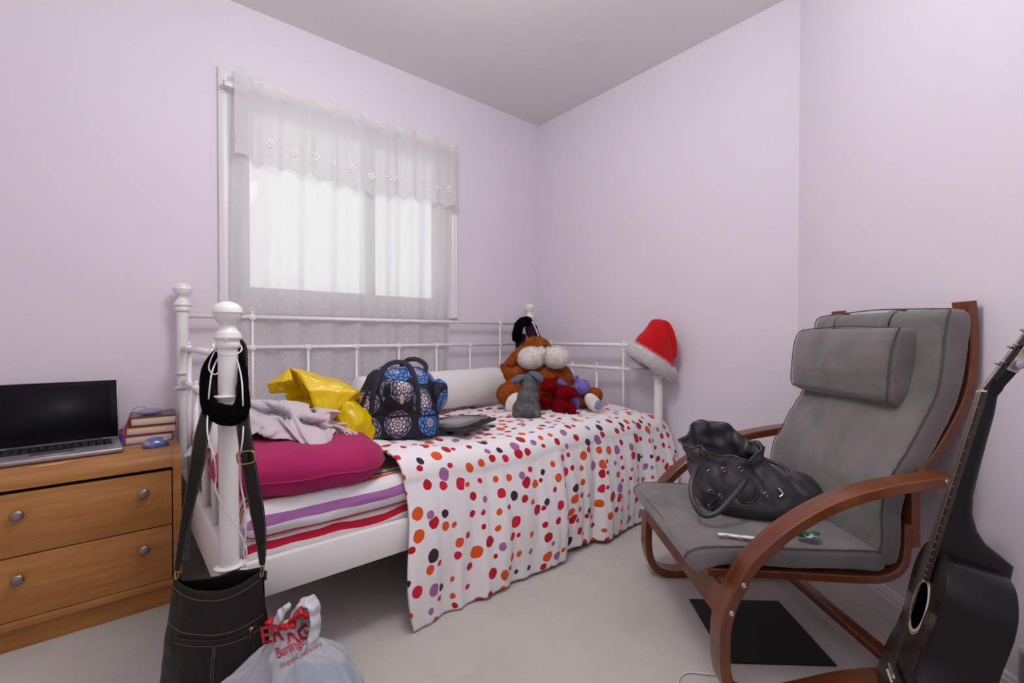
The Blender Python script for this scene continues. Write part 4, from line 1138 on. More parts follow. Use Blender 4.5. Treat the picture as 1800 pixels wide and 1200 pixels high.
# gathered handles tied at the top
M_redf = film('red_printed_film', (206, 20, 26), .15, .25)
def handle(pts, w, mat, nm='handle', s=0):
    b = NB(); P = crom(pts, 8); n = len(P)
    vs = tube(b, P, [w * (0.55 + .45 * sin(pi * i / (n - 1))) for i in range(n)], 12, flat=[.006 + .003 * sin(i) for i in range(n)])
    for v in vs: v.co += Vector(noise.noise_vector(v.co * 45 + Vector((s, 0, 0)))) * .006
    return obj(nm, b, mat, cb)
M_filmo = film('white_carrier_film_folded', (222, 222, 230), .2, .3)
handle([(-.012, 0, .235), (-.022, -.01, .262), (-.010, -.012, .284), (.006, -.010, .306)], .014, M_filmo, s=3)
handle([(.0, .0, .235), (.012, .004, .272), (.030, .008, .298), (.052, .006, .296), (.062, 0, .265), (.060, -.012, .225), (.062, -.02, .19)], .022, M_filmo, s=7)
handle([(.012, -.012, .262), (.024, -.016, .280), (.040, -.016, .286), (.052, -.014, .278)], .013, M_redf, 'red_print', 11)
handle([(-.020, -.018, .256), (-.005, -.022, .262), (.012, -.024, .262), (.028, -.024, .266)], .007, M_redf, 'red_print', 15)
handle([(-.062, .02, .240), (-.050, .01, .252), (-.036, .006, .250)], .015, M_redf, 'red_print', 19)
# knot
b = NB(); ellip(b, (.0, 0, .240), (.030, .022, .018), seg=20)
for v in b.verts: v.co += Vector(noise.noise_vector(v.co * 60)) * .006
obj('knot', b, M_filmo, cb)
# pale blue box inside
boxes('blue_contents', (.060, -.005, .070), (.17, .13, .12), .03, plain('pale_blue_card', (112, 156, 184), .5), cb)
def lettering(text, x, z, size, shear, rot, mat, name, parent=cb, bvh=None, ysrc=-.4, squash=1.0, ext=0):
    cu = bpy.data.curves.new('t', 'FONT'); cu.body = text; cu.size = size; cu.shear = shear; cu.resolution_u = 3; cu.offset = ext
    o = bpy.data.objects.new('t', cu); COL.objects.link(o)
    me = bpy.data.meshes.new_from_object(o.evaluated_get(bpy.context.evaluated_depsgraph_get())); bpy.data.objects.remove(o)
    b = NB(); b.from_mesh(me); bmesh.ops.triangulate(b, faces=b.faces)
    for _ in range(3):
        es = [e for e in b.edges if e.calc_length() > .006]
        if not es: break
        bmesh.ops.subdivide_edges(b, edges=es, cuts=1); bmesh.ops.triangulate(b, faces=b.faces)
    vd = Vector((-.47, 1, -.66)).normalized()
    for v in b.verts:
        p = Vector((v.co.x * squash, v.co.y)); xx = x + p.x * cos(rot) - p.y * sin(rot); zz = z + p.x * sin(rot) + p.y * cos(rot)
        o0 = Vector((xx, -.04, zz)); h = bvh.ray_cast(o0 - vd * .3, vd)
        v.co = (h[0] if h[0] is not None else o0) - vd * .0018
    return obj(name, b, mat, parent, False)
M_ink = plain('red_ink', (186, 18, 28), .4); M_inkd = plain('dark_red_ink', (150, 20, 50), .45)
lettering('ER', -0.0432, 0.2301, 0.0546, .05, .20, M_ink, 'lettering', bvh=bagbv, squash=.85, ext=.0014)
lettering('KG', 0.0142, 0.2365, 0.0528, 0, .12, M_ink, 'lettering', bvh=bagbv, squash=.72, ext=.0014)
lettering('R', 0.0435, 0.2582, 0.0310, 0, .05, M_ink, 'lettering', bvh=bagbv, squash=.75)
lettering('Burlington', -0.0074, 0.1970, 0.0346, .25, .48, M_ink, 'lettering', bvh=bagbv, squash=.62, ext=.0003)
lettering('rlingtonCoatFactory', 0.0002, 0.1766, 0.0155, 0, .50, M_inkd, 'lettering', bvh=bagbv, squash=.85)

# ------------------------------------------------------------------ plush and clothes on the bed
M_brown = plain('rust_brown_plush', (150, 78, 34), 1.0, 0, .25, 25, .3, 200, .1)
M_cream2 = plain('cream_plush', (236, 226, 220), 1.0, 0, .08, 25, .3, 200, .1)
M_blue = plain('pale_blue_patch', (130, 142, 176), .9)
dg_ = empty('plush_dog', VF(.1875, 2.5, .50), -YAW, 'big rust brown plush dog with a white muzzle lying back in the bed corner', 'plush toy')
s = .003125
def DL(px, py, y=0.): return Vector(((px - 960) * s, y, .925 - (py - 591) * s - .50))
b = NB()
ellip(b, DL(955, 672, .04), (.135, .11, .15)); ellip(b, DL(948, 632, .07), (.115, .10, .095)); ellip(b, DL(945, 607, .04), (.075, .07, .05), (0, .2, 0))
ellip(b, DL(908, 655, .0), (.075, .06, .065)); ellip(b, DL(897, 690, -.06), (.075, .075, .065)); ellip(b, DL(915, 705, .0), (.08, .09, .05))
ellip(b, DL(990, 665, .02), (.06, .06, .09), (0, -.5, 0)); ellip(b, DL(1010, 698, -.02), (.12, .06, .05), (0, .15, 0)); ellip(b, DL(955, 712, .0), (.15, .10, .05)); ellip(b, DL(1040, 692, -.06), (.05, .045, .045))
bd = fuse('body', b, .011, 5, M_brown, dg_); fur(bd, 16000, .009, .0011, .7, .5, 5)
b = NB(); ellip(b, DL(933, 628, -.055), (.073, .06, .058)); ellip(b, DL(976, 627, -.055), (.070, .06, .058)); ellip(b, DL(955, 618, -.065), (.035, .04, .03))
mz = fuse('muzzle', b, .008, 3, M_cream2, dg_); fur(mz, 9000, .011, .001, .8, .3, 6)
b = NB(); ellip(b, DL(956, 606, -.09), (.013, .012, .010), seg=14); obj('nose', b, plain('dark_brown_nose', (70, 42, 36), .5), dg_)
b = NB(); tube(b, [DL(957, 609, -.108), DL(957, 616, -.112), DL(956, 622, -.113)], .0012, 6); obj('mouth_seam', b, plain('dark_brown_nose', (70, 42, 36), .5), dg_)
b = NB(); P = crom([DL(942, 597, .0), DL(925, 608, -.02), (DL(908, 625, -.02)), DL(893, 645, -.01), DL(884, 652, 0)], 8); n = len(P)
tube(b, P, [.012 + .026 * (i / (n - 1)) ** .7 if i < n - 1 else .012 for i in range(n)], 16, flat=.016, up=(0, -1, .2)); o = obj('ear', b, M_brown, dg_); fur(o, 3500, .007, .001, .7, .4, 8)
b = NB(); P = crom([DL(930, 605, -.03), DL(915, 620, -.05), DL(902, 632, -.05), DL(898, 640, -.045)], 8); n = len(P)
tube(b, P, [.010 + .016 * (i / (n - 1)) for i in range(n)], 14, flat=.010, up=(0, -1, .2)); o = obj('ear_fold', b, M_brown, dg_); fur(o, 2000, .006, .001, .7, .4, 9)
for c, rt, r in ((DL(906, 704, -.135), (0, .45, .1), (.052, .032, .062)), (DL(1037, 703, -.105), (0, .9, -.15), (.058, .022, .036))):
    b = NB(); ellip(b, c, r, rt, 28); o = obj('foot_sole', b, M_cream2, dg_); fur(o, 1500, .003, .0007, .7, .2, 10)
b = NB(); ellip(b, DL(1044, 706, -.125), (.021, .008, .026), (0, .35, -.1), 20); pp = obj('paw_pad', b, M_blue, dg_)

M_grey = plain('grey_plush', (112, 112, 112), 1, 0, .25, 60, .3, 200, .1); M_greyi = plain('slate_ear_lining', (96, 104, 120), .9)
rb = empty('plush_rabbit', VF(.078, 2.20, .535), -YAW, 'small grey plush rabbit sitting with its back turned before the brown dog', 'plush toy')
s2 = 2.2 / 800
def RL(px, py, y=0.): return Vector(((px - 928) * s2, y, .925 - (py - 591) * s2 - .535))
b = NB(); ellip(b, RL(925, 718), (.066, .06, .052)); ellip(b, RL(928, 700), (.052, .05, .055)); ellip(b, RL(930, 680), (.036, .038, .045)); ellip(b, RL(929, 668, .01), (.034, .04, .032)); ellip(b, RL(939, 668, .02), (.026, .03, .026)); ellip(b, RL(942, 726, -.03), (.022, .03, .022)); ellip(b, RL(908, 727, -.02), (.022, .03, .02))
o = fuse('body', b, .006, 4, M_grey, rb); fur(o, 13000, .007, .0008, .8, .5, 11)
for pts in ([RL(922, 660, -.01), RL(912, 663, -.02), RL(904, 668, -.02), RL(906, 673, -.01)], [RL(930, 655, -.01), RL(940, 657, -.02), RL(949, 664, -.02), RL(951, 670, -.01)]):
    b = NB(); P = crom(pts, 6); n = len(P); tube(b, P, [.006 + .011 * sin(pi * (i + 1) / (n + 1)) for i in range(n)], 12, flat=.006, up=(0, -1, .6)); o = obj('ear', b, M_greyi, rb); fur(o, 500, .004, .0006, .7, .3, 12)

M_red = plain('crimson_plush', (128, 12, 20), 1, 0, .3, 50, .3, 200, .08)
br = empty('plush_bear', VF(.25, 2.36, .53), -YAW, 'dark red plush bear slumped against the brown dog', 'plush toy', 'small plush bears')
s3 = 2.36 / 800
def BL2(px, py, y=0.): return Vector(((px - 985) * s3, y, .925 - (py - 591) * s3 - .53))
b = NB(); ellip(b, BL2(964, 676, -.02), (.040, .038, .036)); ellip(b, BL2(978, 664, 0), (.014, .010, .014)); ellip(b, BL2(954, 668, .02), (.013, .010, .013)); ellip(b, BL2(955, 680, -.05), (.018, .018, .015))
ellip(b, BL2(988, 692, 0), (.052, .045, .045)); ellip(b, BL2(1000, 688, -.02), (.045, .03, .026), (0, .3, 0)); ellip(b, BL2(985, 712, -.01), (.052, .05, .04)); ellip(b, BL2(980, 722, -.05), (.030, .045, .024)); ellip(b, BL2(1003, 718, -.04), (.022, .045, .036)); ellip(b, BL2(956, 702, -.03), (.034, .03, .024), (0, .4, 0)); ellip(b, BL2(952, 712, -.02), (.018, .02, .02))
o = fuse('body', b, .006, 4, M_red, br); fur(o, 13000, .008, .0008, .8, .5, 13)
b = NB(); ellip(b, BL2(957, 674, -.068), (.004, .003, .004), seg=10); ellip(b, BL2(950, 680, -.068), (.006, .005, .004), seg=10); obj('eye', b, plain('black_bead', (10, 8, 8), .2), br)
M_lil = plain('lavender_plush', (134, 122, 196), 1, 0, .2, 50, .3, 200, .1)
bp = empty('plush_bear', VF(.325, 2.45, .53), -YAW, 'lavender purple plush bear behind the red one', 'plush toy', 'small plush bears')
s4 = 2.45 / 800
def PL(px, py, y=0.): return Vector(((px - 1008) * s4, y, .925 - (py - 591) * s4 - .53))
b = NB(); ellip(b, PL(1023, 679, -.03), (.042, .04, .040)); ellip(b, PL(1012, 664, -.01), (.013, .01, .013)); ellip(b, PL(1016, 663, .01), (.012, .01, .012)); ellip(b, PL(1010, 680, -.06), (.018, .018, .015))
ellip(b, PL(1003, 700, .01), (.04, .04, .05)); ellip(b, PL(990, 674, 0), (.034, .02, .018), (0, .6, 0)); ellip(b, PL(1014, 708, -.01), (.022, .03, .04)); ellip(b, PL(1005, 722, -.0), (.03, .04, .02)); ellip(b, PL(970, 725, -.02), (.022, .03, .018)); ellip(b, PL(985, 715, .01), (.035, .03, .03))
o = fuse('body', b, .006, 4, M_lil, bp); fur(o, 11000, .007, .0008, .8, .5, 14)
b = NB(); ellip(b, PL(1016, 678, -.068), (.0035, .003, .0035), seg=10); obj('eye', b, plain('black_bead', (10, 8, 8), .2), bp)
b = NB(); ellip(b, PL(1008, 678, -.078), (.006, .005, .0045), seg=10); obj('nose', b, plain('black_bead', (10, 8, 8), .2), bp)

# red and white hat on the front right post
M_redh = fabric('red_felt', (196, 14, 22), bs=500, b=.2, sheen=.2)
ht = empty('santa_hat', VF(.775, 2.425, .80), -YAW, 'red felt hat with white fur brim perched on the far bed post', 'hat')
s5 = 2.425 / 800
def SL(px, py, y=0.): return Vector(((px - 1155.6) * s5, y, .925 - (py - 591) * s5 - .80))
lev = [(1148, 628, 41, .60, .085, .60), (1151, 617, 39, .58, .085, .58), (1155, 604, 34, .52, .078, .52), (1158, 590, 27, .42, .066, .42), (1159, 576, 20, .30, .052, .30), (1159, 566, 14.5, .2, .038, .2), (1158, 560, 8, .1, .020, .1)]
b = NB(); n = 48; rings = []
for (px, py, w, tl_, dp, _) in [tuple(v) for v in lev]:
    c = SL(px, py); ring = []
    for k_ in range(n):
        a = 2 * pi * k_ / n; x = w * s5 * cos(a); y = dp * sin(a)
        p = c + Vector((x * cos(tl_), y, -x * sin(tl_)))
        ring.append(b.verts.new(p + Vector(noise.noise_vector(p * 14)) * .006))
    rings.append(ring)
for a, c in zip(rings, rings[1:]):
    for k_ in range(n): b.faces.new((a[k_], a[(k_ + 1) % n], c[(k_ + 1) % n], c[k_]))
b.faces.new(rings[-1]); bmesh.ops.recalc_face_normals(b, faces=b.faces)
o = obj('cap', b, M_redh, ht); m_ = o.modifiers.new('s', 'SUBSURF'); m_.levels = 1; m_.render_levels = 1
b = NB(); P = crom([SL(1162, 565, -.03), SL(1169, 572, -.045), SL(1175, 590, -.055), SL(1179, 608, -.055), SL(1181, 628, -.045)], 6); n = len(P)   # the tip folded down the right side
tube(b, P, [.009 + .008 * sin(pi * i / (n - 1)) for i in range(n)], 12, flat=.008, up=(0, -1, 0)); obj('folded_tip', b, M_redh, ht)
b = NB(); P = []
for k_ in range(40):
    a = 2 * pi * k_ / 40; c = SL(1143, 635); x = 41 * s5 * cos(a); P.append(c + Vector((x * cos(.62), .086 * sin(a), -x * sin(.62))))
tube(b, P, .018, 14, True, flat=.031, up=(.55, 0, .83)); 
M_wfur = plain('white_fur', (236, 230, 230), 1, 0, .04, 30, .2, 200, .1)
o = obj('fur_brim', b, M_wfur, ht); fur(o, 16000, .020, .0008, 1.0, .5, 15)

# furry scarf over the back rail
sc = empty('fuzzy_scarf', VF(.085, 2.95, 1.0), -YAW, 'black and purple fuzzy scarf hung over the end of the back rail', 'scarf')
s6 = 2.93 / 800
def FL_(px, py, y=0.): return Vector(((px - 923) * s6, y, .925 - (py - 591) * s6 - 1.0))
def scarf(nm, pts, w, f, mat, seed):
    b = NB(); P = crom(pts, 8); n = len(P); vs = tube(b, P, w, 16, flat=f, up=(0, -1, 0))
    for v in vs: v.co += Vector(noise.noise_vector(v.co * 22)) * .008
    o = obj(nm, b, mat, sc); fur(o, 4500, .009, .0010, .9, .4, seed); return o
M_bf = plain('black_fuzz', (14, 11, 14), 1, 0, .3, 60, spec=.05); M_pf = plain('purple_fuzz', (58, 36, 70), 1, 0, .35, 60, spec=.05)
scarf('black_half', [FL_(909, 598, -.03), FL_(909, 583, -.05), FL_(914, 570, -.05), FL_(924, 564, -.03), FL_(932, 572, .0)], [.028] * 33, .026, M_bf, 21)
scarf('purple_half', [FL_(931, 574, -.01), FL_(936, 585, -.02), FL_(940, 596, -.02), FL_(943, 606, -.02)], [.036] * 25, .024, M_pf, 22)
scarf('purple_end', [FL_(915, 588, -.02), FL_(916, 598, -.02), FL_(917, 610, -.02), FL_(918, 616, -.02)], [.034] * 25, .022, M_pf, 23)
b = NB(); tube(b, crom([FL_(925, 560, -.01), FL_(935, 566, -.03), FL_(942, 580, -.05), FL_(949, 600, -.06)], 6), .0045, 6, flat=.0015, up=(0, -1, 0)); obj('white_tape', b, plain('white_tape', (226, 222, 222), .7), sc)

# ------------------------------------------------------------------ floral travel bag
def floral():
    t = NT('navy_floral_print'); co = t.co()
    mp = t.N('ShaderNodeMapping'); mp.inputs['Rotation'].default_value = (0, 0, 0); t.L(co, mp.inputs[0])
    sp = t.N('ShaderNodeSeparateXYZ'); t.L(mp.outputs[0], sp.inputs[0])
    u = t.math('ADD', sp.outputs[0], t.math('MULTIPLY', sp.outputs[1], 1.0)); v = t.math('ADD', sp.outputs[2], t.math('MULTIPLY', sp.outputs[1], .35))
    cb_ = t.N('ShaderNodeCombineXYZ'); t.L(u, cb_.inputs[0]); t.L(v, cb_.inputs[1])
    vo = t.N('ShaderNodeTexVoronoi', voronoi_dimensions='2D'); vo.inputs['Scale'].default_value = 9.5; vo.inputs['Randomness'].default_value = .45; t.L(cb_.outputs[0], vo.inputs['Vector'])
    # vector from the flower's centre
    sub = t.N('ShaderNodeVectorMath', operation='SUBTRACT'); t.L(cb_.outputs[0], sub.inputs[0]); t.L(vo.outputs['Position'], sub.inputs[1])
    s_ = t.N('ShaderNodeSeparateXYZ'); t.L(sub.outputs[0], s_.inputs[0])
    ang_ = t.math('ARCTAN2', s_.outputs[1], s_.outputs[0]); r = t.math('MULTIPLY', vo.outputs['Distance'], 9.0)
    ring = t.math('FLOOR', r)
    sc_ = t.math('MULTIPLY', t.math('ABSOLUTE', t.math('SINE', t.math('ADD', t.math('MULTIPLY', ang_, 4.5), t.math('MULTIPLY', ring, 1.57)))), .55)
    rr = t.math('FRACT', t.math('SUBTRACT', r, sc_))
    pet = t.math('GREATER_THAN', rr, .42)
    inside = t.math('LESS_THAN', vo.outputs['Distance'], .46)
    m = t.math('MULTIPLY', pet, inside)
    rd = t.N('ShaderNodeSeparateColor'); t.L(vo.outputs['Color'], rd.inputs[0])
    c1 = t.ramp(vo.outputs['Distance'], [(0, srgb(226, 202, 214)), (.22, srgb(206, 186, 204)), (.30, srgb(126, 128, 146)), (.5, srgb(112, 114, 132))], 'CONSTANT')
    c2 = t.ramp(vo.outputs['Distance'], [(0, srgb(190, 184, 214)), (.16, srgb(70, 124, 206)), (.36, srgb(84, 148, 226)), (.5, srgb(60, 110, 200))], 'CONSTANT')
    pc = t.mix(t.math('GREATER_THAN', rd.outputs[0], .48), c1, c2)
    t.set(Base_Color=t.mix(m, srgb(24, 24, 40), pc), Roughness=.6, Specular_IOR_Level=.35)
    t.bump(t.noise(co, 12, 4, .6), .3, .01)
    return t.m
M_flor = floral(); M_navy = plain('navy_webbing', (18, 18, 30), .7)
tb = empty('travel_bag', (-1.470, -.775, .546), radians(-36), 'navy travel bag printed with blue and pink blossoms on the middle of the bed', 'bag')
b = NB()
def tbsec(z):
    if z < .085: return .150, .095
    t_ = (z - .085) / .185; return .158 - .065 * t_ ** 1.8, .098 - .045 * t_ ** 1.6
rings = []; n = 64
zs_ = [0, .008, .03, .06, .082, .088, .094, .11, .14, .17, .20, .225, .245, .255, .260]
for z in zs_:
    a_, d_ = tbsec(z); 
    if z == 0: a_ -= .01; d_ -= .01
    if .085 < z < .09: a_ -= .006; d_ -= .006
    if z > .24: a_ -= .02 * (z - .24) / .026 * 2.0; d_ -= .03 * (z - .24) / .026
    ring = []
    for k_ in range(n):
        an = 2 * pi * k_ / n; p_ = 4.5; kk = 1 / (abs(cos(an)) ** p_ + abs(sin(an)) ** p_) ** (1 / p_)
        p = Vector((a_ * kk * cos(an), d_ * kk * sin(an), z)); q = p + Vector(noise.noise_vector(p * 13)) * .010 * min(1, z * 12) + Vector(noise.noise_vector(p * 40)) * .003 * min(1, z * 12)
        ring.append(b.verts.new(q))
    rings.append(ring)
for a, c in zip(rings, rings[1:]):
    for k_ in range(n): b.faces.new((a[k_], a[(k_ + 1) % n], c[(k_ + 1) % n], c[k_]))
b.faces.new(list(reversed(rings[0]))); b.faces.new(rings[-1]); bmesh.ops.recalc_face_normals(b, faces=b.faces)
obj('bag_body', b, M_flor, tb)
def rring(z, a_, d_, r, nm, mat):
    pts = []
    for k_ in range(64):
        an = 2 * pi * k_ / 64; p_ = 4.5; kk = 1 / (abs(cos(an)) ** p_ + abs(sin(an)) ** p_) ** (1 / p_); p = Vector((a_ * kk * cos(an), d_ * kk * sin(an), z)); pts.append(p + Vector(noise.noise_vector(p * 13)) * .010)
    b = NB(); tube(b, pts, r, 8, True); return obj(nm, b, mat, tb)
rring(.088, .152, .092, .0045, 'zip', M_navy)
for k_, (sy, off) in enumerate(((-1, 0), (1, .0))):
    for xx in (-.07, .07): pass
    P = crom([(-.085, sy * .098, .10), (-.080, sy * .092, .17), (-.06, sy * .066, .24), (-.035, sy * .052, .272), (.0, sy * .047, .282), (.035, sy * .052, .274), (.062, sy * .066, .24), (.082, sy * .092, .17), (.085, sy * .098, .10)], 8) if sy < 0 else crom([(-.01, .07, .22), (.0, .045, .265), (.03, .035, .287), (.065, .03, .287), (.095, .02, .268), (.10, -.02, .245), (.085, -.05, .232)], 8)
    b = NB(); tube(b, P, .0095, 8, flat=.0020, up=(0, -1, .4)); obj('strap_handle', b, M_navy, tb, auto=60)
# front pocket with flap and clasp
b = NB(); ellip(b, (.015, -.098, .150), (.062, .026, .055), (.18, 0, 0), 32); obj('front_pocket', b, M_flor, tb)
b = NB(); ellip(b, (.015, -.110, .185), (.055, .022, .034), (.3, 0, 0), 28); fp = obj('pocket_flap', b, M_flor, tb)
boxes('clasp', (.030, -.131, .150), (.014, .006, .028), .002, plain('pale_gold_clasp', (208, 186, 160), .3, .7), tb)
b = NB(); ellip(b, (.150, -.01, .155), (.036, .06, .060), (0, 0, 0), 28); obj('side_pocket', b, M_flor, tb)
b = NB(); ellip(b, (.160, -.02, .180), (.026, .045, .030), (0, -.3, 0), 24); obj('side_flap', b, M_flor, tb)
b = NB(); tube(b, [Vector((-.138, -.075, .125)) + Vector((.008 * cos(a / 12 * 2 * pi), -.004, .012 * sin(a / 12 * 2 * pi))) for a in range(12)], .0015, 6, True); obj('ring', b, M_brass, tb)
b = NB(); tube(b, crom([(-.10, -.085, .19), (-.112, -.095, .15), (-.128, -.092, .11)], 6), .007, 6, flat=.002, up=(0, -1, 0)); obj('side_strap', b, M_navy, tb)

# folded tablet case in front of it
tc = empty('tablet_case', (-1.205, -.800, .551), radians(28), 'flat grey and black zipped tablet case lying beside the travel bag', 'case', rot=(radians(-2), radians(1), radians(28)))
boxes('lower_leaf', (0, 0, .007), (.30, .20, .012), .005, plain('charcoal_nylon', (58, 54, 54), .8, 0, .2, 40, .3), tc, 3)
boxes('upper_leaf', (-.012, .008, .017), (.27, .175, .009), .004, plain('grey_nylon', (110, 104, 106), .7, 0, .15, 20, .3), tc, 3)
boxes('clear_window', (-.012, .012, .0217), (.20, .12, .0012), .0004, plain('grey_vinyl_window', (136, 136, 146), .2), tc)
b = NB(); P = [(-.012 + .138 * k, .008 + .09 * l, .017) for k, l in ((-1, -1), (1, -1), (1, 1), (-1, 1))]; tube(b, crom(P, 4, True), .0026, 6, True); obj('zip', b, plain('black_zip', (14, 12, 12), .5), tc)
boxes('zip_pull', (.03, -.088, .023), (.03, .008, .003), .001, plain('black_zip', (14, 12, 12), .5), tc)

# ------------------------------------------------------------------ fleece heap and yellow carrier
def fleece():
    t = NT('pale_pink_grey_fleece'); co = t.co()
    c = t.ramp(t.noise(co, 7, 3, .5, .5), [(.40, srgb(196, 190, 196)), (.56, srgb(206, 190, 196)), (.70, srgb(214, 176, 184))])
    # printed band: small coloured specks
    v = t.N('ShaderNodeTexVoronoi'); v.inputs['Scale'].default_value = 60; t.L(co, v.inputs['Vector'])
    sp_ = t.N('ShaderNodeSeparateColor'); t.L(v.outputs['Color'], sp_.inputs[0])
    spot = t.math('MULTIPLY', t.math('LESS_THAN', v.outputs['Distance'], .3), t.math('GREATER_THAN', sp_.outputs[0], .93))
    c = t.mix(spot, c, t.ramp(sp_.outputs[1], [(0, srgb(236, 206, 120)), (.4, srgb(122, 150, 200)), (.7, srgb(214, 110, 150))], 'CONSTANT'))
    t.set(Base_Color=c, Roughness=.95, Specular_IOR_Level=.1, Sheen_Weight=.3); t.bump(t.noise(co, 220, 3), .3, .003); return t.m
M_fleece = fleece()
bl = empty('fleece_blanket', (-1.885, -.745, .596), radians(-20), 'crumpled pale pink and grey fleece blanket heaped on the magenta cushion', 'blanket')
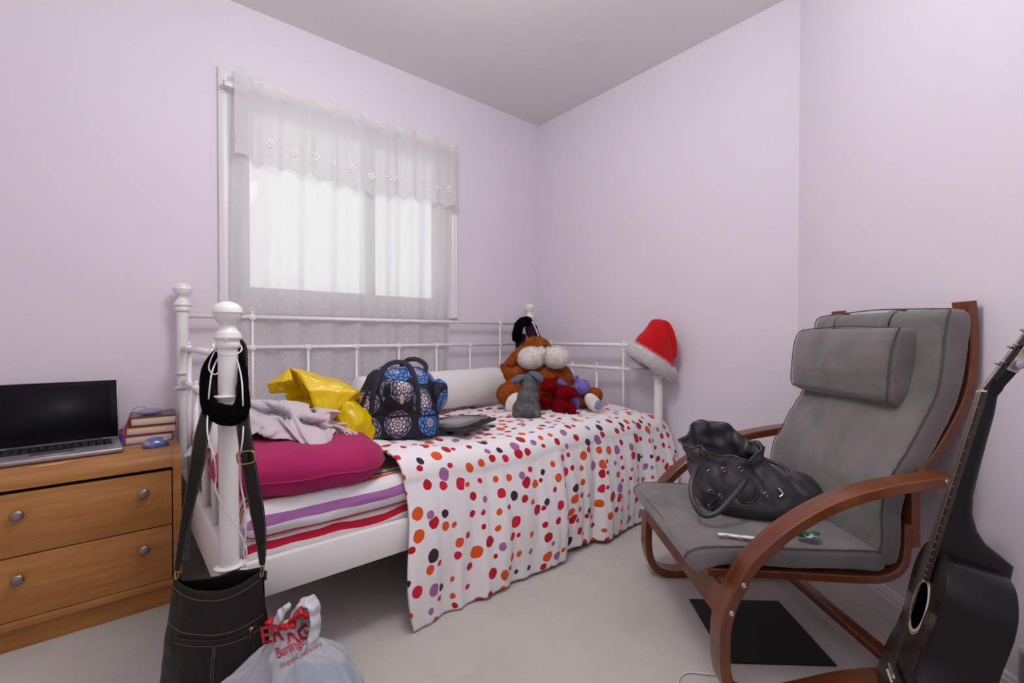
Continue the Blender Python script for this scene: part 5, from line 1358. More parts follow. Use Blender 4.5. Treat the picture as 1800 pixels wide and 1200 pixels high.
# crumpled cloth: settled fold lattice, coordinates in millimetres
cloth_x = [-90,-100,-106,-112,-117,-124,-124,-132,-134,-133,-140,-140,-150,-154,-157,-162,-169,-174,-178,-180,-182,-184,-186,-189,-190,-193,-189,-181,-173,-162,-148,-152,-152,-161,
  -160,-166,-166,-172,-182,-187,-190,-190,-191,-192,-180,-170,-168,-164,-162,-158,-155,-150,-150,-148,-85,-94,-102,-108,-115,-118,-126,-126,-130,-134,-136,-140,-146,-153,-157,-156,
  -161,-172,-174,-176,-176,-178,-182,-184,-186,-186,-186,-184,-176,-166,-152,-144,-156,-154,-154,-160,-164,-170,-174,-180,-184,-188,-190,-187,-176,-171,-162,-169,-168,-166,-164,
  -160,-157,-154,-80,-90,-97,-104,-110,-117,-120,-126,-125,-128,-130,-136,-143,-148,-153,-156,-154,-166,-167,-169,-170,-172,-175,-178,-179,-179,-178,-184,-178,-168,-156,-144,-145,
  -147,-147,-154,-158,-165,-168,-174,-180,-180,-182,-179,-178,-166,-168,-174,-174,-170,-169,-166,-162,-158,-82,-85,-94,-100,-107,-113,-120,-118,-122,-124,-122,-126,-136,-147,-146,
  -150,-154,-157,-166,-171,-172,-174,-172,-171,-172,-174,-180,-182,-176,-165,-154,-146,-134,-140,-142,-146,-152,-160,-164,-170,-174,-175,-174,-172,-176,-169,-172,-174,-174,-170,
  -166,-160,-158,-156,-77,-85,-90,-98,-105,-112,-116,-112,-112,-116,-114,-116,-129,-140,-144,-144,-146,-148,-158,-166,-174,-177,-176,-173,-170,-168,-170,-172,-167,-161,-152,-140,
  -130,-130,-136,-140,-146,-153,-155,-161,-164,-168,-166,-164,-168,-164,-164,-168,-168,-164,-159,-162,-158,-158,-71,-80,-86,-93,-99,-105,-110,-107,-104,-104,-108,-108,-117,-135,
  -138,-140,-142,-144,-146,-154,-164,-172,-176,-174,-172,-170,-164,-159,-156,-150,-145,-139,-132,-122,-130,-133,-137,-142,-145,-152,-154,-158,-160,-160,-164,-158,-160,-162,-160,
  -157,-157,-157,-156,-158,-66,-74,-82,-90,-95,-102,-104,-99,-99,-95,-93,-94,-107,-124,-136,-134,-134,-137,-139,-141,-150,-159,-160,-157,-152,-150,-151,-145,-144,-140,-136,-130,
  -122,-119,-120,-120,-124,-130,-134,-141,-146,-152,-156,-153,-156,-154,-151,-154,-153,-152,-150,-150,-150,-148,-62,-70,-76,-85,-90,-96,-97,-90,-92,-82,-77,-80,-90,-108,-127,-126,
  -127,-128,-134,-135,-136,-140,-140,-143,-146,-144,-135,-144,-136,-136,-127,-117,-109,-104,-105,-108,-114,-114,-120,-128,-136,-142,-146,-150,-148,-148,-149,-148,-143,-144,-148,
  -144,-148,-149,-57,-64,-72,-80,-84,-89,-90,-82,-84,-70,-65,-66,-79,-94,-113,-128,-128,-128,-126,-132,-134,-138,-132,-136,-141,-134,-136,-135,-126,-121,-107,-101,-101,-108,-98,
  -96,-100,-110,-110,-117,-126,-134,-137,-140,-139,-140,-142,-140,-140,-139,-142,-144,-145,-144,-52,-61,-68,-72,-77,-82,-84,-76,-74,-58,-60,-62,-74,-78,-104,-116,-120,-122,-122,
  -122,-130,-130,-132,-135,-134,-130,-129,-116,-113,-96,-98,-104,-112,-120,-116,-108,-100,-101,-110,-104,-115,-122,-127,-130,-130,-134,-135,-140,-134,-134,-138,-139,-140,-140,-50,
  -56,-61,-66,-70,-74,-76,-70,-66,-48,-50,-50,-66,-66,-94,-109,-116,-115,-118,-120,-120,-121,-124,-129,-126,-124,-106,-106,-94,-107,-116,-122,-130,-135,-126,-118,-112,-102,-104,
  -111,-104,-112,-119,-122,-122,-128,-128,-133,-134,-129,-131,-135,-138,-137,-48,-54,-55,-59,-62,-64,-69,-61,-62,-40,-50,-44,-58,-58,-86,-109,-108,-110,-109,-112,-114,-120,-127,
  -120,-110,-96,-94,-99,-124,-134,-140,-143,-145,-146,-139,-132,-126,-115,-102,-110,-110,-105,-110,-113,-115,-120,-120,-126,-132,-128,-124,-130,-133,-136,-43,-48,-56,-52,-54,-59,
  -60,-58,-52,-34,-44,-40,-53,-52,-76,-96,-110,-102,-104,-105,-109,-112,-114,-102,-86,-84,-90,-116,-130,-134,-135,-134,-131,-138,-143,-142,-133,-126,-113,-104,-114,-105,-107,-112,
  -110,-122,-114,-120,-124,-124,-131,-130,-126,-136,-38,-45,-48,-50,-54,-50,-52,-50,-40,-29,-40,-36,-50,-48,-64,-84,-96,-106,-108,-102,-96,-96,-90,-83,-74,-82,-94,-105,-114,-120,
  -122,-126,-129,-135,-141,-144,-140,-129,-117,-106,-114,-103,-104,-110,-113,-113,-114,-116,-121,-128,-126,-122,-122,-128,-35,-38,-42,-44,-46,-45,-42,-38,-30,-34,-34,-34,-46,-50,
  -52,-70,-80,-84,-84,-77,-72,-70,-68,-65,-72,-73,-74,-80,-86,-96,-104,-104,-114,-124,-133,-138,-134,-125,-110,-110,-109,-98,-96,-100,-105,-104,-109,-116,-116,-122,-122,-119,-116,
  -121,-29,-36,-38,-40,-36,-36,-33,-27,-22,-26,-28,-32,-41,-42,-43,-56,-62,-63,-60,-59,-58,-52,-56,-58,-56,-48,-53,-56,-56,-60,-69,-82,-98,-105,-113,-116,-116,-106,-103,-98,-90,
  -82,-86,-90,-95,-100,-105,-112,-110,-114,-118,-116,-112,-115,-32,-37,-32,-30,-26,-26,-22,-18,-14,-16,-30,-26,-36,-34,-37,-40,-44,-43,-42,-42,-46,-52,-45,-44,-58,-78,-96,-96,-89,
  -71,-68,-64,-81,-84,-94,-96,-93,-93,-84,-74,-66,-75,-74,-80,-89,-99,-104,-107,-116,-122,-118,-114,-110,-110,-34,-28,-26,-19,-20,-16,-14,-10,-13,-8,-24,-22,-26,-26,-29,-30,-31,
  -29,-31,-36,-40,-36,-47,-68,-88,-94,-88,-85,-80,-90,-84,-78,-66,-71,-77,-78,-76,-68,-58,-58,-62,-67,-70,-74,-88,-100,-104,-114,-120,-120,-116,-111,-106,-104,-24,-21,-16,-10,-6,
  -6,-5,-6,-6,-6,-16,-16,-20,-19,-21,-22,-21,-24,-26,-28,-26,-48,-64,-78,-84,-89,-85,-80,-88,-84,-80,-76,-70,-65,-66,-65,-54,-46,-47,-52,-56,-62,-68,-78,-94,-103,-114,-117,-116,
  -112,-114,-112,-102,-99,-14,-15,-8,-8,-5,-1,2,0,-3,-10,-8,-19,-15,-12,-14,-15,-17,-19,-20,-16,-36,-54,-66,-76,-79,-82,-76,-84,-83,-75,-71,-66,-58,-56,-62,-54,-42,-38,-40,-45,-51,
  -58,-68,-86,-100,-110,-105,-110,-113,-109,-108,-107,-102,-95,-10,-10,-7,-2,0,9,14,14,10,-2,-2,-12,-12,-12,-12,-13,-13,-12,-9,-22,-42,-54,-64,-70,-73,-72,-74,-75,-72,-68,-64,-50,
  -48,-54,-56,-48,-42,-34,-37,-39,-46,-56,-74,-89,-100,-102,-108,-102,-108,-106,-104,-102,-103,-90,0,1,-2,-2,10,20,32,34,22,6,-2,-4,-6,-6,-7,-8,-6,-5,-8,-30,-50,-54,-65,-63,-58,
  -44,-48,-61,-68,-63,-49,-42,-46,-52,-50,-44,-37,-33,-28,-31,-44,-61,-79,-89,-94,-100,-104,-104,-102,-102,-98,-104,-97,-84,6,5,6,8,20,35,22,21,37,18,3,2,0,-4,-1,-1,1,-1,-13,-34,
  -48,-55,-56,-45,-34,-30,-36,-51,-56,-50,-38,-50,-52,-48,-43,-36,-36,-30,-27,-32,-46,-64,-76,-86,-92,-95,-99,-98,-96,-95,-100,-96,-90,-76,8,3,6,22,36,22,24,24,28,30,7,7,6,2,3,8,5,
  -2,-22,-38,-46,-48,-39,-28,-18,-13,-27,-42,-47,-42,-36,-51,-50,-42,-36,-30,-30,-28,-25,-34,-50,-62,-72,-80,-84,-88,-90,-94,-90,-95,-93,-88,-82,-68,8,12,22,36,28,30,30,32,34,34,
  14,8,10,5,13,12,8,-10,-28,-36,-40,-38,-32,-18,-8,-6,-24,-37,-40,-34,-37,-51,-44,-46,-34,-24,-23,-22,-27,-35,-46,-56,-66,-72,-76,-79,-86,-88,-88,-87,-86,-80,-73,-59,17,30,37,38,
  33,31,34,34,31,40,22,11,12,16,18,16,-2,-20,-31,-34,-34,-29,-22,-10,-1,-6,-24,-32,-32,-30,-43,-47,-40,-44,-26,-19,-16,-17,-20,-30,-40,-50,-58,-65,-70,-76,-80,-81,-80,-82,-76,-70,
  -63,-52,38,42,43,42,34,36,40,38,38,46,30,16,18,23,24,6,-12,-24,-28,-30,-28,-21,-13,-3,2,-11,-20,-28,-25,-30,-42,-41,-42,-33,-18,-10,-9,-12,-18,-28,-38,-52,-52,-60,-65,-68,-73,
  -74,-78,-74,-67,-61,-52,-52,51,46,48,48,46,38,40,40,42,50,34,23,22,30,18,-2,-19,-22,-24,-26,-23,-16,-12,2,4,-10,-16,-20,-22,-32,-42,-36,-36,-19,-6,-2,-6,-6,-14,-24,-38,-48,-52,
  -53,-58,-62,-66,-67,-70,-64,-58,-52,-62,-54,46,54,60,66,65,56,44,41,40,53,34,28,30,32,10,-12,-18,-22,-23,-22,-18,-12,-13,4,2,-10,-10,-16,-28,-30,-38,-34,-24,-6,6,-2,-4,-5,-4,-16,
  -27,-37,-44,-50,-52,-54,-58,-60,-62,-55,-48,-46,-56,-64,58,72,84,88,79,66,58,46,42,54,38,32,36,27,6,-13,-15,-18,-20,-18,-14,-8,-14,2,-4,-6,-6,-15,-24,-28,-34,-24,-6,10,1,-1,2,-4,
  -2,-3,-16,-28,-38,-44,-45,-47,-50,-53,-53,-45,-40,-42,-50,-59,78,94,95,98,90,78,62,54,50,53,43,37,40,26,6,-10,-12,-14,-17,-16,-10,-4,-9,-6,4,1,-2,-14,-20,-23,-25,-9,12,12,3,6,4,
  6,0,3,-4,-16,-26,-34,-39,-39,-41,-44,-44,-37,-38,-39,-47,-53,90,104,106,98,88,79,66,58,55,45,45,42,42,26,8,-6,-11,-10,-13,-18,-8,0,0,-6,0,6,3,-12,-21,-16,-14,8,20,4,8,12,12,6,6,
  4,4,-5,-14,-22,-29,-36,-32,-36,-34,-30,-32,-35,-41,-46,94,102,100,91,82,74,66,60,56,46,47,46,44,26,7,-4,-8,-12,-12,-12,-4,0,8,-1,7,12,9,-8,-14,-17,0,21,16,7,14,16,12,6,8,10,7,5,
  -4,-10,-19,-26,-28,-24,-22,-24,-28,-32,-34,-38,95,93,88,81,74,66,64,60,55,52,54,50,46,28,9,-2,-6,-10,-6,-8,2,4,4,6,10,16,14,-2,-14,-3,16,27,11,12,18,16,10,6,6,8,13,9,6,-1,-9,-16,
  -18,-16,-15,-20,-22,-24,-27,-31,80,79,72,66,62,64,65,62,62,62,54,57,46,30,12,3,-1,-2,-3,-2,-2,12,6,13,16,14,18,4,-6,6,26,28,10,12,20,17,15,12,8,6,10,11,10,6,0,-6,-6,-7,-10,-14,
  -16,-16,-19,-24,64,70,60,62,66,68,67,69,68,62,60,58,52,34,20,10,6,2,4,3,8,6,10,20,14,22,26,8,6,21,34,27,14,18,16,20,18,16,15,10,6,8,16,11,8,6,4,-1,-6,-8,-8,-9,-11,-15,68,60,65,
  68,70,72,71,72,72,70,66,64,59,42,29,16,13,10,11,10,8,16,22,24,29,30,36,21,20,32,40,28,18,24,22,24,23,21,20,18,14,10,16,13,14,12,10,6,-1,-2,-1,0,-2,-6,64,63,68,72,73,72,78,80,78,
  78,73,70,66,52,37,26,20,17,15,13,15,22,29,36,36,46,38,29,30,40,44,30,23,29,26,29,29,26,24,22,20,15,17,18,19,20,16,10,6,6,8,8,8,4,67,67,72,76,78,77,80,82,85,87,78,76,74,63,50,36,
  24,24,22,20,22,25,30,38,44,50,50,37,38,45,49,36,28,34,32,34,32,32,30,28,24,20,23,24,24,24,20,14,14,14,12,18,18,16,68,70,72,81,82,81,84,86,95,96,90,78,74,72,62,50,36,30,30,25,26,
  32,38,44,47,56,56,43,43,50,56,43,32,38,38,40,38,38,37,34,31,27,30,30,30,26,24,22,21,21,19,22,30,27,74,70,77,79,87,86,90,88,98,104,102,90,83,80,74,63,50,39,34,34,31,38,40,44,53,
  60,64,48,49,56,62,46,38,43,42,46,44,44,42,40,38,34,37,37,36,35,32,28,28,28,26,28,32,38,76,77,78,84,86,92,94,90,105,114,108,101,92,88,84,76,64,52,41,39,38,44,44,52,60,60,69,54,55,
  63,68,56,44,44,47,52,52,50,48,46,44,43,46,46,44,40,39,36,36,34,34,34,38,44,82,80,84,87,90,96,94,95,106,110,117,108,100,97,93,87,78,66,56,46,46,46,50,58,57,65,67,62,60,68,75,64,
  52,50,51,55,58,58,56,52,50,55,58,57,54,50,46,44,44,42,41,42,44,50,84,86,84,91,94,100,96,103,112,108,114,116,106,105,104,96,90,80,70,55,49,54,55,57,63,70,72,67,66,74,80,77,66,62,
  60,60,58,56,56,62,67,70,72,70,64,60,56,53,50,49,48,50,52,58,87,88,88,94,101,102,104,110,118,116,122,122,107,105,110,110,102,94,80,68,58,56,60,64,70,74,78,74,72,82,90,83,83,78,78,
  78,80,82,83,85,86,87,86,83,78,72,65,60,58,56,54,55,60,61,86,87,93,96,102,110,110,113,121,126,128,121,104,116,117,120,118,106,93,78,67,65,68,72,74,81,84,74,79,92,106,107,100,102,
  96,98,94,96,98,98,101,102,98,94,87,80,74,68,66,63,62,63,67,70,88,93,100,103,106,112,113,114,117,120,128,106,115,101,98,106,120,123,106,90,78,66,76,76,76,85,86,76,94,113,114,118,
  124,122,123,119,119,120,121,119,118,113,107,100,92,87,80,76,72,71,66,61,64,72,98,96,100,106,108,116,117,120,126,128,112,110,92,80,79,84,94,115,124,107,90,81,72,74,82,90,82,93,
  116,118,131,134,134,136,133,130,130,128,130,130,122,116,108,103,99,92,86,82,80,80,79,76,77,82,104,102,106,112,110,120,122,128,128,118,108,94,75,60,52,60,77,96,112,124,110,100,91,
  93,90,90,98,117,120,128,133,139,140,144,136,139,139,138,136,132,126,120,116,110,104,98,91,86,90,92,93,92,89,91,110,107,110,107,116,124,130,132,124,119,106,84,62,48,40,40,54,75,
  96,112,126,120,112,106,108,110,118,124,130,136,140,146,150,141,154,158,156,152,146,142,138,132,126,120,112,104,96,101,100,106,107,104,102,103,109,112,109,112,121,130,134,130,126,
  121,109,83,58,45,35,35,45,64,82,98,109,120,123,122,122,122,126,130,137,143,149,155,149,162,149,130,118,113,111,110,109,106,105,104,110,116,116,114,116,114,116,115,113,112,114,
  114,115,118,122,134,134,132,125,128,120,97,74,57,48,48,58,74,89,99,107,114,120,126,130,130,136,141,145,151,158,155,162,137,110,108,108,110,112,116,120,124,125,129,130,132,130,
  132,129,126,124,121,122,120,122,120,122,125,127,136,134,130,134,140,134,118,101,86,80,83,91,95,106,118,125,132,138,143,144,142,142,147,155,159,164,166,145,116,115,112,113,114,
  116,118,120,122,125,132,134,130,131,136,134,129,126,128,127,126,129,126,129,132,134,130,132,134,144,149,146,134,130,122,119,123,132,139,145,146,143,139,132,123,112,108,110,121,
  142,161,170,166,147,125,116,118,118,116,120,120,122,126,128,133,132,132,133,136,138,132,131,133,132,132,136,134,133,136,134,136,138,142,152,151,148,150,148,146,146,145,141,134,
  124,116,110,106,103,103,102,106,112,126,154,177,191,184,164,144,126,124,124,122,118,124,125,128,132,136,136,137,138,140,142,137,136,138,138,139,144,140,140,142,140,136,144,150,
  146,148,151,149,145,142,132,120,114,112,112,114,117,112,110,108,108,113,118,147,176,202,214,202,176,160,140,130,123,123,122,123,129,128,132,136,138,137,138,142,144,141,142,142,
  144,146,151,145,142,140,138,143,149,146,152,152,152,150,144,136,126,118,118,115,115,118,120,120,117,114,116,118,141,168,206,230,232,214,189,172,156,146,142,138,138,139,139,140,
  140,142,144,142,142,144,144,146,148,148,150,153,152,152,150,148,146,146,151,156,154,156,158,156,150,145,132,122,124,120,120,120,122,128,126,118,118,138,158,196,230,246,241,218,
  193,179,168,161,160,161,163,162,166,166,164,166,164,160,152,148,150,152,150,153,157,161,162,158,156,154,156,158,160,158,156,166,168,170,167,155,150,139,126,126,124,125,123,130,
  125,124,138,150,180,216,244,252,241,216,189,184,178,174,176,181,184,187,186,184,186,181,186,180,170,164,160,155,156,161,166,170,174,171,168,166,166,165,164,159,168,174,179,184,
  176,172,158,160,149,141,134,128,127,130,135,144,147,166,197,227,248,250,234,212,187,186,180,184,186,192,200,202,204,200,196,194,194,196,188,180,172,168,168,170,174,178,184,176,
  171,170,173,171,165,163,176,184,184,186,182,178,169,165,166,160,156,152,148,149,148,152,158,179,207,231,244,242,224,204,182,181,184,184,192,200,208,210,212,208,203,202,202,201,
  200,188,183,184,178,178,182,187,189,182,180,176,172,169,170,167,182,188,190,190,186,176,170,168,170,170,170,168,168,164,162,158,170,185,208,226,238,232,214,194,178,178,179,186,
  194,203,210,211,209,202,209,210,209,206,198,198,196,193,189,190,192,196,196,189,184,180,179,176,172,173,174,180,190,188,182,174,174,178,174,170,174,171,169,172,166,166,177,190,
  209,226,230,222,205,184,172,178,181,184,192,201,206,202,198,208,200,206,201,210,206,206,207,204,202,196,202,200,204,198,192,188,185,182,179,180,170,174,182,178,172,177,186,190,
  188,182,175,178,176,176,171,172,178,189,206,218,220,212,196,176,172,170,174,180,188,196,198,200,200,197,202,200,201,207,214,207,215,214,214,208,206,206,212,206,200,196,192,189,
  186,182,178,174,170,177,184,191,200,204,202,194,186,178,181,181,178,179,184,190,201,210,210,202,190,172,166,166,169,175,182,186,189,190,186,188,192,200,211,212,220,217,220,223,
  219,218,218,216,220,214,209,204,202,198,192,188,184,180,181,186,194,206,210,210,208,204,200,184,180,186,181,186,190,194,204,202,200,192,184,172,172,172,170,176,174,176,180,184,
  192,194,198,208,214,223,224,226,228,230,228,229,228,228,226,224,218,214,208,202,202,196,190,188,189,196,204,212,218,218,220,216,209,199,183,184,186,191,192,196,198,194,198,187,
  178,176,176,177,175,176,182,186,188,188,196,203,207,211,217,225,232,234,237,237,239,240,240,238,231,232,228,220,216,210,209,200,198,196,190,196,206,218,223,220,223,224,220,206,
  196,182,192,197,189,194,196,194,192,190,176,173,180,179,182,180,186,192,197,199,198,205,209,216,221,230,234,240,246,247,246,248,249,249,]
cloth_y = [-159,-156,-150,-148,-149,-146,-140,-137,-130,-130,-126,-118,-116,-113,-106,-101,-92,-80,-69,-60,-54,-50,-44,-40,-34,-28,-24,-21,-22,-24,-24,-12,0,-2,8,11,18,12,14,23,31,
  38,46,58,58,62,66,67,64,69,72,76,74,76,-154,-152,-147,-145,-144,-140,-138,-134,-130,-126,-123,-116,-116,-112,-106,-101,-93,-85,-72,-62,-56,-50,-46,-40,-34,-28,-18,-12,-13,-18,
  -20,-12,-9,1,10,11,11,16,20,28,34,40,48,53,60,68,72,67,70,73,76,80,82,84,-150,-146,-142,-138,-138,-134,-133,-128,-126,-120,-118,-114,-110,-108,-104,-100,-96,-90,-77,-65,-57,-50,
  -45,-40,-34,-26,-18,-12,-6,-10,-12,-9,-6,4,14,18,19,24,28,34,40,43,50,50,62,63,74,72,73,76,79,80,82,80,-147,-140,-137,-134,-134,-129,-128,-128,-123,-116,-119,-112,-106,-102,-100,
  -96,-92,-88,-84,-70,-60,-53,-47,-40,-33,-25,-20,-12,-5,-2,-8,-2,-4,4,13,22,24,28,30,36,44,50,52,56,57,68,70,77,80,80,76,76,76,73,-142,-136,-131,-128,-126,-126,-120,-124,-120,
  -124,-118,-111,-108,-98,-96,-94,-90,-88,-82,-76,-66,-57,-50,-42,-36,-28,-20,-15,-8,0,1,1,2,8,16,24,32,36,34,40,45,42,48,56,52,62,70,74,78,78,76,70,66,65,-138,-132,-125,-126,-122,
  -120,-114,-116,-125,-122,-114,-108,-101,-97,-92,-90,-86,-83,-82,-76,-69,-62,-54,-46,-40,-32,-26,-20,-12,-3,5,11,12,16,18,27,35,42,40,46,41,44,50,52,59,58,64,70,74,70,65,64,59,54,
  -132,-126,-122,-118,-114,-112,-111,-119,-115,-113,-120,-115,-107,-96,-86,-87,-84,-81,-83,-77,-70,-65,-58,-54,-47,-40,-34,-30,-19,-8,2,11,8,16,26,28,36,43,44,44,49,51,48,57,60,66,
  63,64,68,70,64,58,54,56,-126,-120,-116,-112,-108,-105,-106,-116,-108,-117,-120,-116,-108,-95,-95,-84,-80,-77,-76,-80,-74,-68,-66,-62,-56,-48,-44,-32,-20,-3,2,6,10,20,29,37,41,44,
  40,46,51,54,52,54,64,69,70,70,67,64,59,60,62,62,-120,-114,-109,-106,-102,-98,-100,-110,-102,-116,-111,-109,-114,-106,-96,-79,-76,-72,-70,-73,-72,-66,-66,-60,-54,-48,-44,-28,-6,0,
  6,16,26,34,31,39,46,46,52,46,46,51,56,52,63,71,73,70,60,55,54,56,60,65,-114,-108,-102,-100,-96,-92,-92,-101,-98,-114,-97,-92,-100,-109,-98,-78,-74,-70,-72,-76,-76,-70,-61,-54,
  -55,-50,-42,-10,0,8,18,27,24,26,35,40,42,50,50,55,54,50,52,54,62,68,72,60,61,57,52,56,61,66,-106,-102,-100,-94,-90,-86,-86,-94,-91,-108,-90,-85,-86,-104,-94,-88,-74,-70,-64,-66,
  -75,-70,-60,-60,-58,-46,-14,-2,10,16,22,28,26,30,33,34,41,44,54,56,62,56,56,60,60,66,68,54,52,57,53,55,60,66,-99,-95,-94,-90,-85,-84,-78,-88,-100,-102,-78,-72,-74,-92,-96,-83,
  -78,-71,-68,-64,-70,-66,-65,-60,-45,-20,-2,6,1,8,16,24,33,40,46,45,36,41,48,55,62,66,61,62,62,69,62,52,48,50,54,59,62,68,-92,-88,-88,-85,-81,-76,-73,-86,-106,-92,-66,-60,-63,-82,
  -90,-79,-72,-76,-74,-68,-60,-58,-53,-41,-25,-6,2,-6,1,11,21,30,38,40,46,52,50,36,39,55,62,64,69,67,66,68,56,50,48,56,56,61,65,64,-88,-82,-88,-84,-80,-76,-78,-93,-105,-82,-56,-50,
  -52,-71,-84,-76,-70,-66,-63,-57,-48,-51,-40,-31,-14,-10,-7,-5,4,14,24,34,43,41,44,50,56,46,34,54,65,66,72,74,74,62,59,52,58,66,66,62,60,62,-82,-84,-82,-78,-74,-75,-85,-98,-100,
  -71,-48,-39,-44,-62,-80,-72,-68,-64,-56,-62,-56,-44,-34,-23,-18,-11,-7,2,11,20,28,30,34,40,45,51,56,52,38,63,74,75,74,70,66,58,60,64,72,80,78,72,64,60,-78,-78,-73,-72,-76,-82,
  -87,-100,-92,-66,-40,-34,-41,-64,-76,-70,-66,-62,-54,-46,-40,-38,-34,-26,-19,-8,0,9,17,26,33,41,38,42,46,52,48,40,61,80,62,61,55,56,59,61,69,82,90,94,90,80,70,62,-70,-72,-70,-76,
  -80,-86,-90,-97,-84,-64,-44,-36,-41,-61,-66,-70,-66,-60,-53,-47,-41,-30,-26,-10,-4,-7,-8,-2,10,15,30,42,46,47,48,54,49,70,79,58,39,36,41,44,59,74,90,103,108,108,103,90,78,65,-76,
  -72,-78,-78,-84,-82,-86,-93,-77,-60,-43,-46,-40,-56,-66,-69,-64,-58,-54,-48,-32,-18,-6,-16,-28,-20,-12,-2,-4,6,24,40,48,54,56,60,80,76,51,42,40,38,42,50,75,96,116,125,126,120,
  112,101,86,68,-82,-83,-87,-87,-86,-86,-84,-83,-82,-58,-40,-40,-38,-52,-62,-66,-66,-60,-52,-38,-14,-18,-36,-38,-28,-20,-9,-10,-2,6,26,44,54,58,64,82,76,54,48,46,44,46,46,72,101,
  126,140,143,138,129,119,106,92,74,-88,-97,-96,-94,-94,-92,-93,-89,-80,-67,-37,-31,-35,-48,-57,-64,-62,-59,-45,-22,-26,-45,-46,-38,-28,-18,-11,-14,-6,12,32,54,58,56,68,84,62,52,
  48,48,50,50,66,102,136,154,158,156,148,138,126,113,98,78,-100,-104,-100,-98,-92,-94,-100,-100,-86,-78,-44,-30,-30,-42,-51,-58,-66,-53,-34,-23,-46,-40,-43,-33,-24,-13,-4,-6,4,22,
  49,54,44,41,60,85,69,60,54,52,56,68,102,140,166,172,169,162,156,145,133,119,100,83,-104,-106,-107,-98,-91,-104,-102,-104,-99,-82,-56,-36,-32,-40,-51,-60,-63,-46,-24,-38,-52,-43,
  -38,-28,-5,8,16,15,24,41,54,40,25,25,48,80,77,56,56,59,71,100,137,170,182,184,176,166,156,149,137,122,104,87,-108,-115,-108,-92,-103,-112,-119,-119,-112,-84,-68,-43,-38,-45,-55,
  -66,-51,-32,-32,-50,-54,-46,-30,-5,12,22,30,29,34,49,48,24,10,13,38,74,86,66,62,78,102,132,164,186,194,188,179,168,160,150,140,124,106,90,-112,-115,-102,-96,-108,-125,-128,-126,
  -124,-88,-78,-50,-46,-52,-65,-55,-38,-35,-46,-57,-54,-40,-16,10,17,29,24,31,40,52,34,9,-3,6,35,70,88,82,85,102,125,154,178,192,194,185,176,172,164,155,141,124,105,92,-116,-106,
  -96,-108,-128,-129,-130,-130,-126,-96,-85,-58,-54,-64,-60,-42,-38,-49,-58,-60,-51,-28,1,10,26,28,22,34,45,48,19,-4,-9,8,38,69,89,88,96,117,142,166,184,192,190,182,176,169,168,
  157,142,123,103,93,-103,-96,-110,-125,-126,-123,-121,-121,-122,-102,-88,-68,-62,-66,-49,-42,-52,-61,-64,-60,-45,-17,10,13,26,23,30,37,46,38,6,-15,-8,16,45,70,87,93,106,128,151,
  172,185,186,186,180,175,172,168,156,142,122,101,87,-101,-104,-115,-124,-131,-128,-125,-124,-123,-106,-88,-70,-70,-57,-46,-54,-64,-70,-64,-60,-39,-9,14,14,24,18,33,41,48,22,-8,
  -20,-4,25,58,80,86,91,107,128,150,165,177,178,178,180,178,172,164,155,141,122,100,94,-108,-115,-116,-120,-128,-134,-132,-128,-128,-108,-86,-71,-66,-52,-53,-64,-73,-70,-63,-60,
  -34,-5,10,12,22,18,34,44,38,6,-20,-18,8,39,71,81,78,86,102,124,142,158,168,176,176,182,180,174,164,154,136,121,104,104,-110,-110,-116,-120,-122,-128,-135,-134,-131,-108,-85,-70,
  -65,-52,-62,-72,-74,-71,-65,-60,-32,-4,6,8,18,21,36,45,21,-10,-26,-8,24,60,77,67,68,78,96,118,137,152,162,168,175,182,182,175,162,151,130,112,102,110,-118,-113,-112,-109,-106,
  -112,-122,-126,-123,-104,-84,-70,-64,-55,-68,-77,-74,-70,-66,-60,-33,-7,0,2,14,26,36,40,9,-20,-20,6,44,72,60,52,58,64,82,106,128,144,156,164,171,179,180,174,156,144,123,104,108,
  115,-124,-126,-128,-122,-114,-102,-110,-116,-114,-102,-80,-72,-64,-59,-74,-76,-72,-68,-65,-60,-36,-12,-6,8,15,28,33,35,2,-18,-7,27,65,61,47,54,58,62,66,88,114,134,149,157,166,
  173,174,165,148,134,114,106,114,120,-133,-138,-132,-128,-122,-109,-102,-108,-106,-102,-82,-74,-64,-63,-78,-74,-74,-69,-64,-58,-38,-19,-8,4,14,22,32,33,4,-9,11,47,65,44,50,52,56,
  59,63,71,94,118,138,150,157,158,160,150,135,122,108,114,120,126,-142,-142,-136,-132,-123,-112,-103,-97,-98,-98,-82,-76,-64,-69,-81,-69,-70,-68,-63,-60,-44,-24,-10,-2,8,17,30,32,
  6,6,27,58,56,46,49,55,56,54,56,62,78,100,122,138,146,146,142,136,126,113,109,118,122,131,-150,-145,-138,-128,-120,-114,-108,-102,-102,-94,-82,-78,-67,-74,-81,-70,-70,-66,-64,-58,
  -49,-30,-14,-2,3,12,28,31,14,11,38,60,45,42,46,51,49,50,54,58,62,89,107,125,134,133,128,122,116,111,112,120,126,135,-148,-140,-133,-127,-122,-116,-110,-104,-97,-90,-90,-81,-72,
  -80,-77,-68,-66,-66,-61,-57,-46,-32,-16,-4,2,9,26,26,12,20,47,55,38,36,41,46,46,49,50,54,58,76,96,114,124,124,123,118,114,110,113,120,128,138,-144,-141,-138,-132,-126,-118,-110,
  -102,-99,-98,-94,-86,-78,-85,-75,-66,-68,-64,-61,-54,-49,-30,-20,-12,-8,1,18,17,14,26,50,48,33,38,36,41,42,44,48,52,56,64,86,100,111,114,112,110,107,108,114,122,130,141,-150,
  -152,-144,-136,-128,-117,-110,-104,-102,-98,-92,-88,-82,-90,-76,-64,-66,-61,-60,-54,-46,-40,-24,-23,-12,2,8,11,17,30,52,40,28,35,32,36,37,41,44,50,54,56,75,88,96,100,99,100,100,
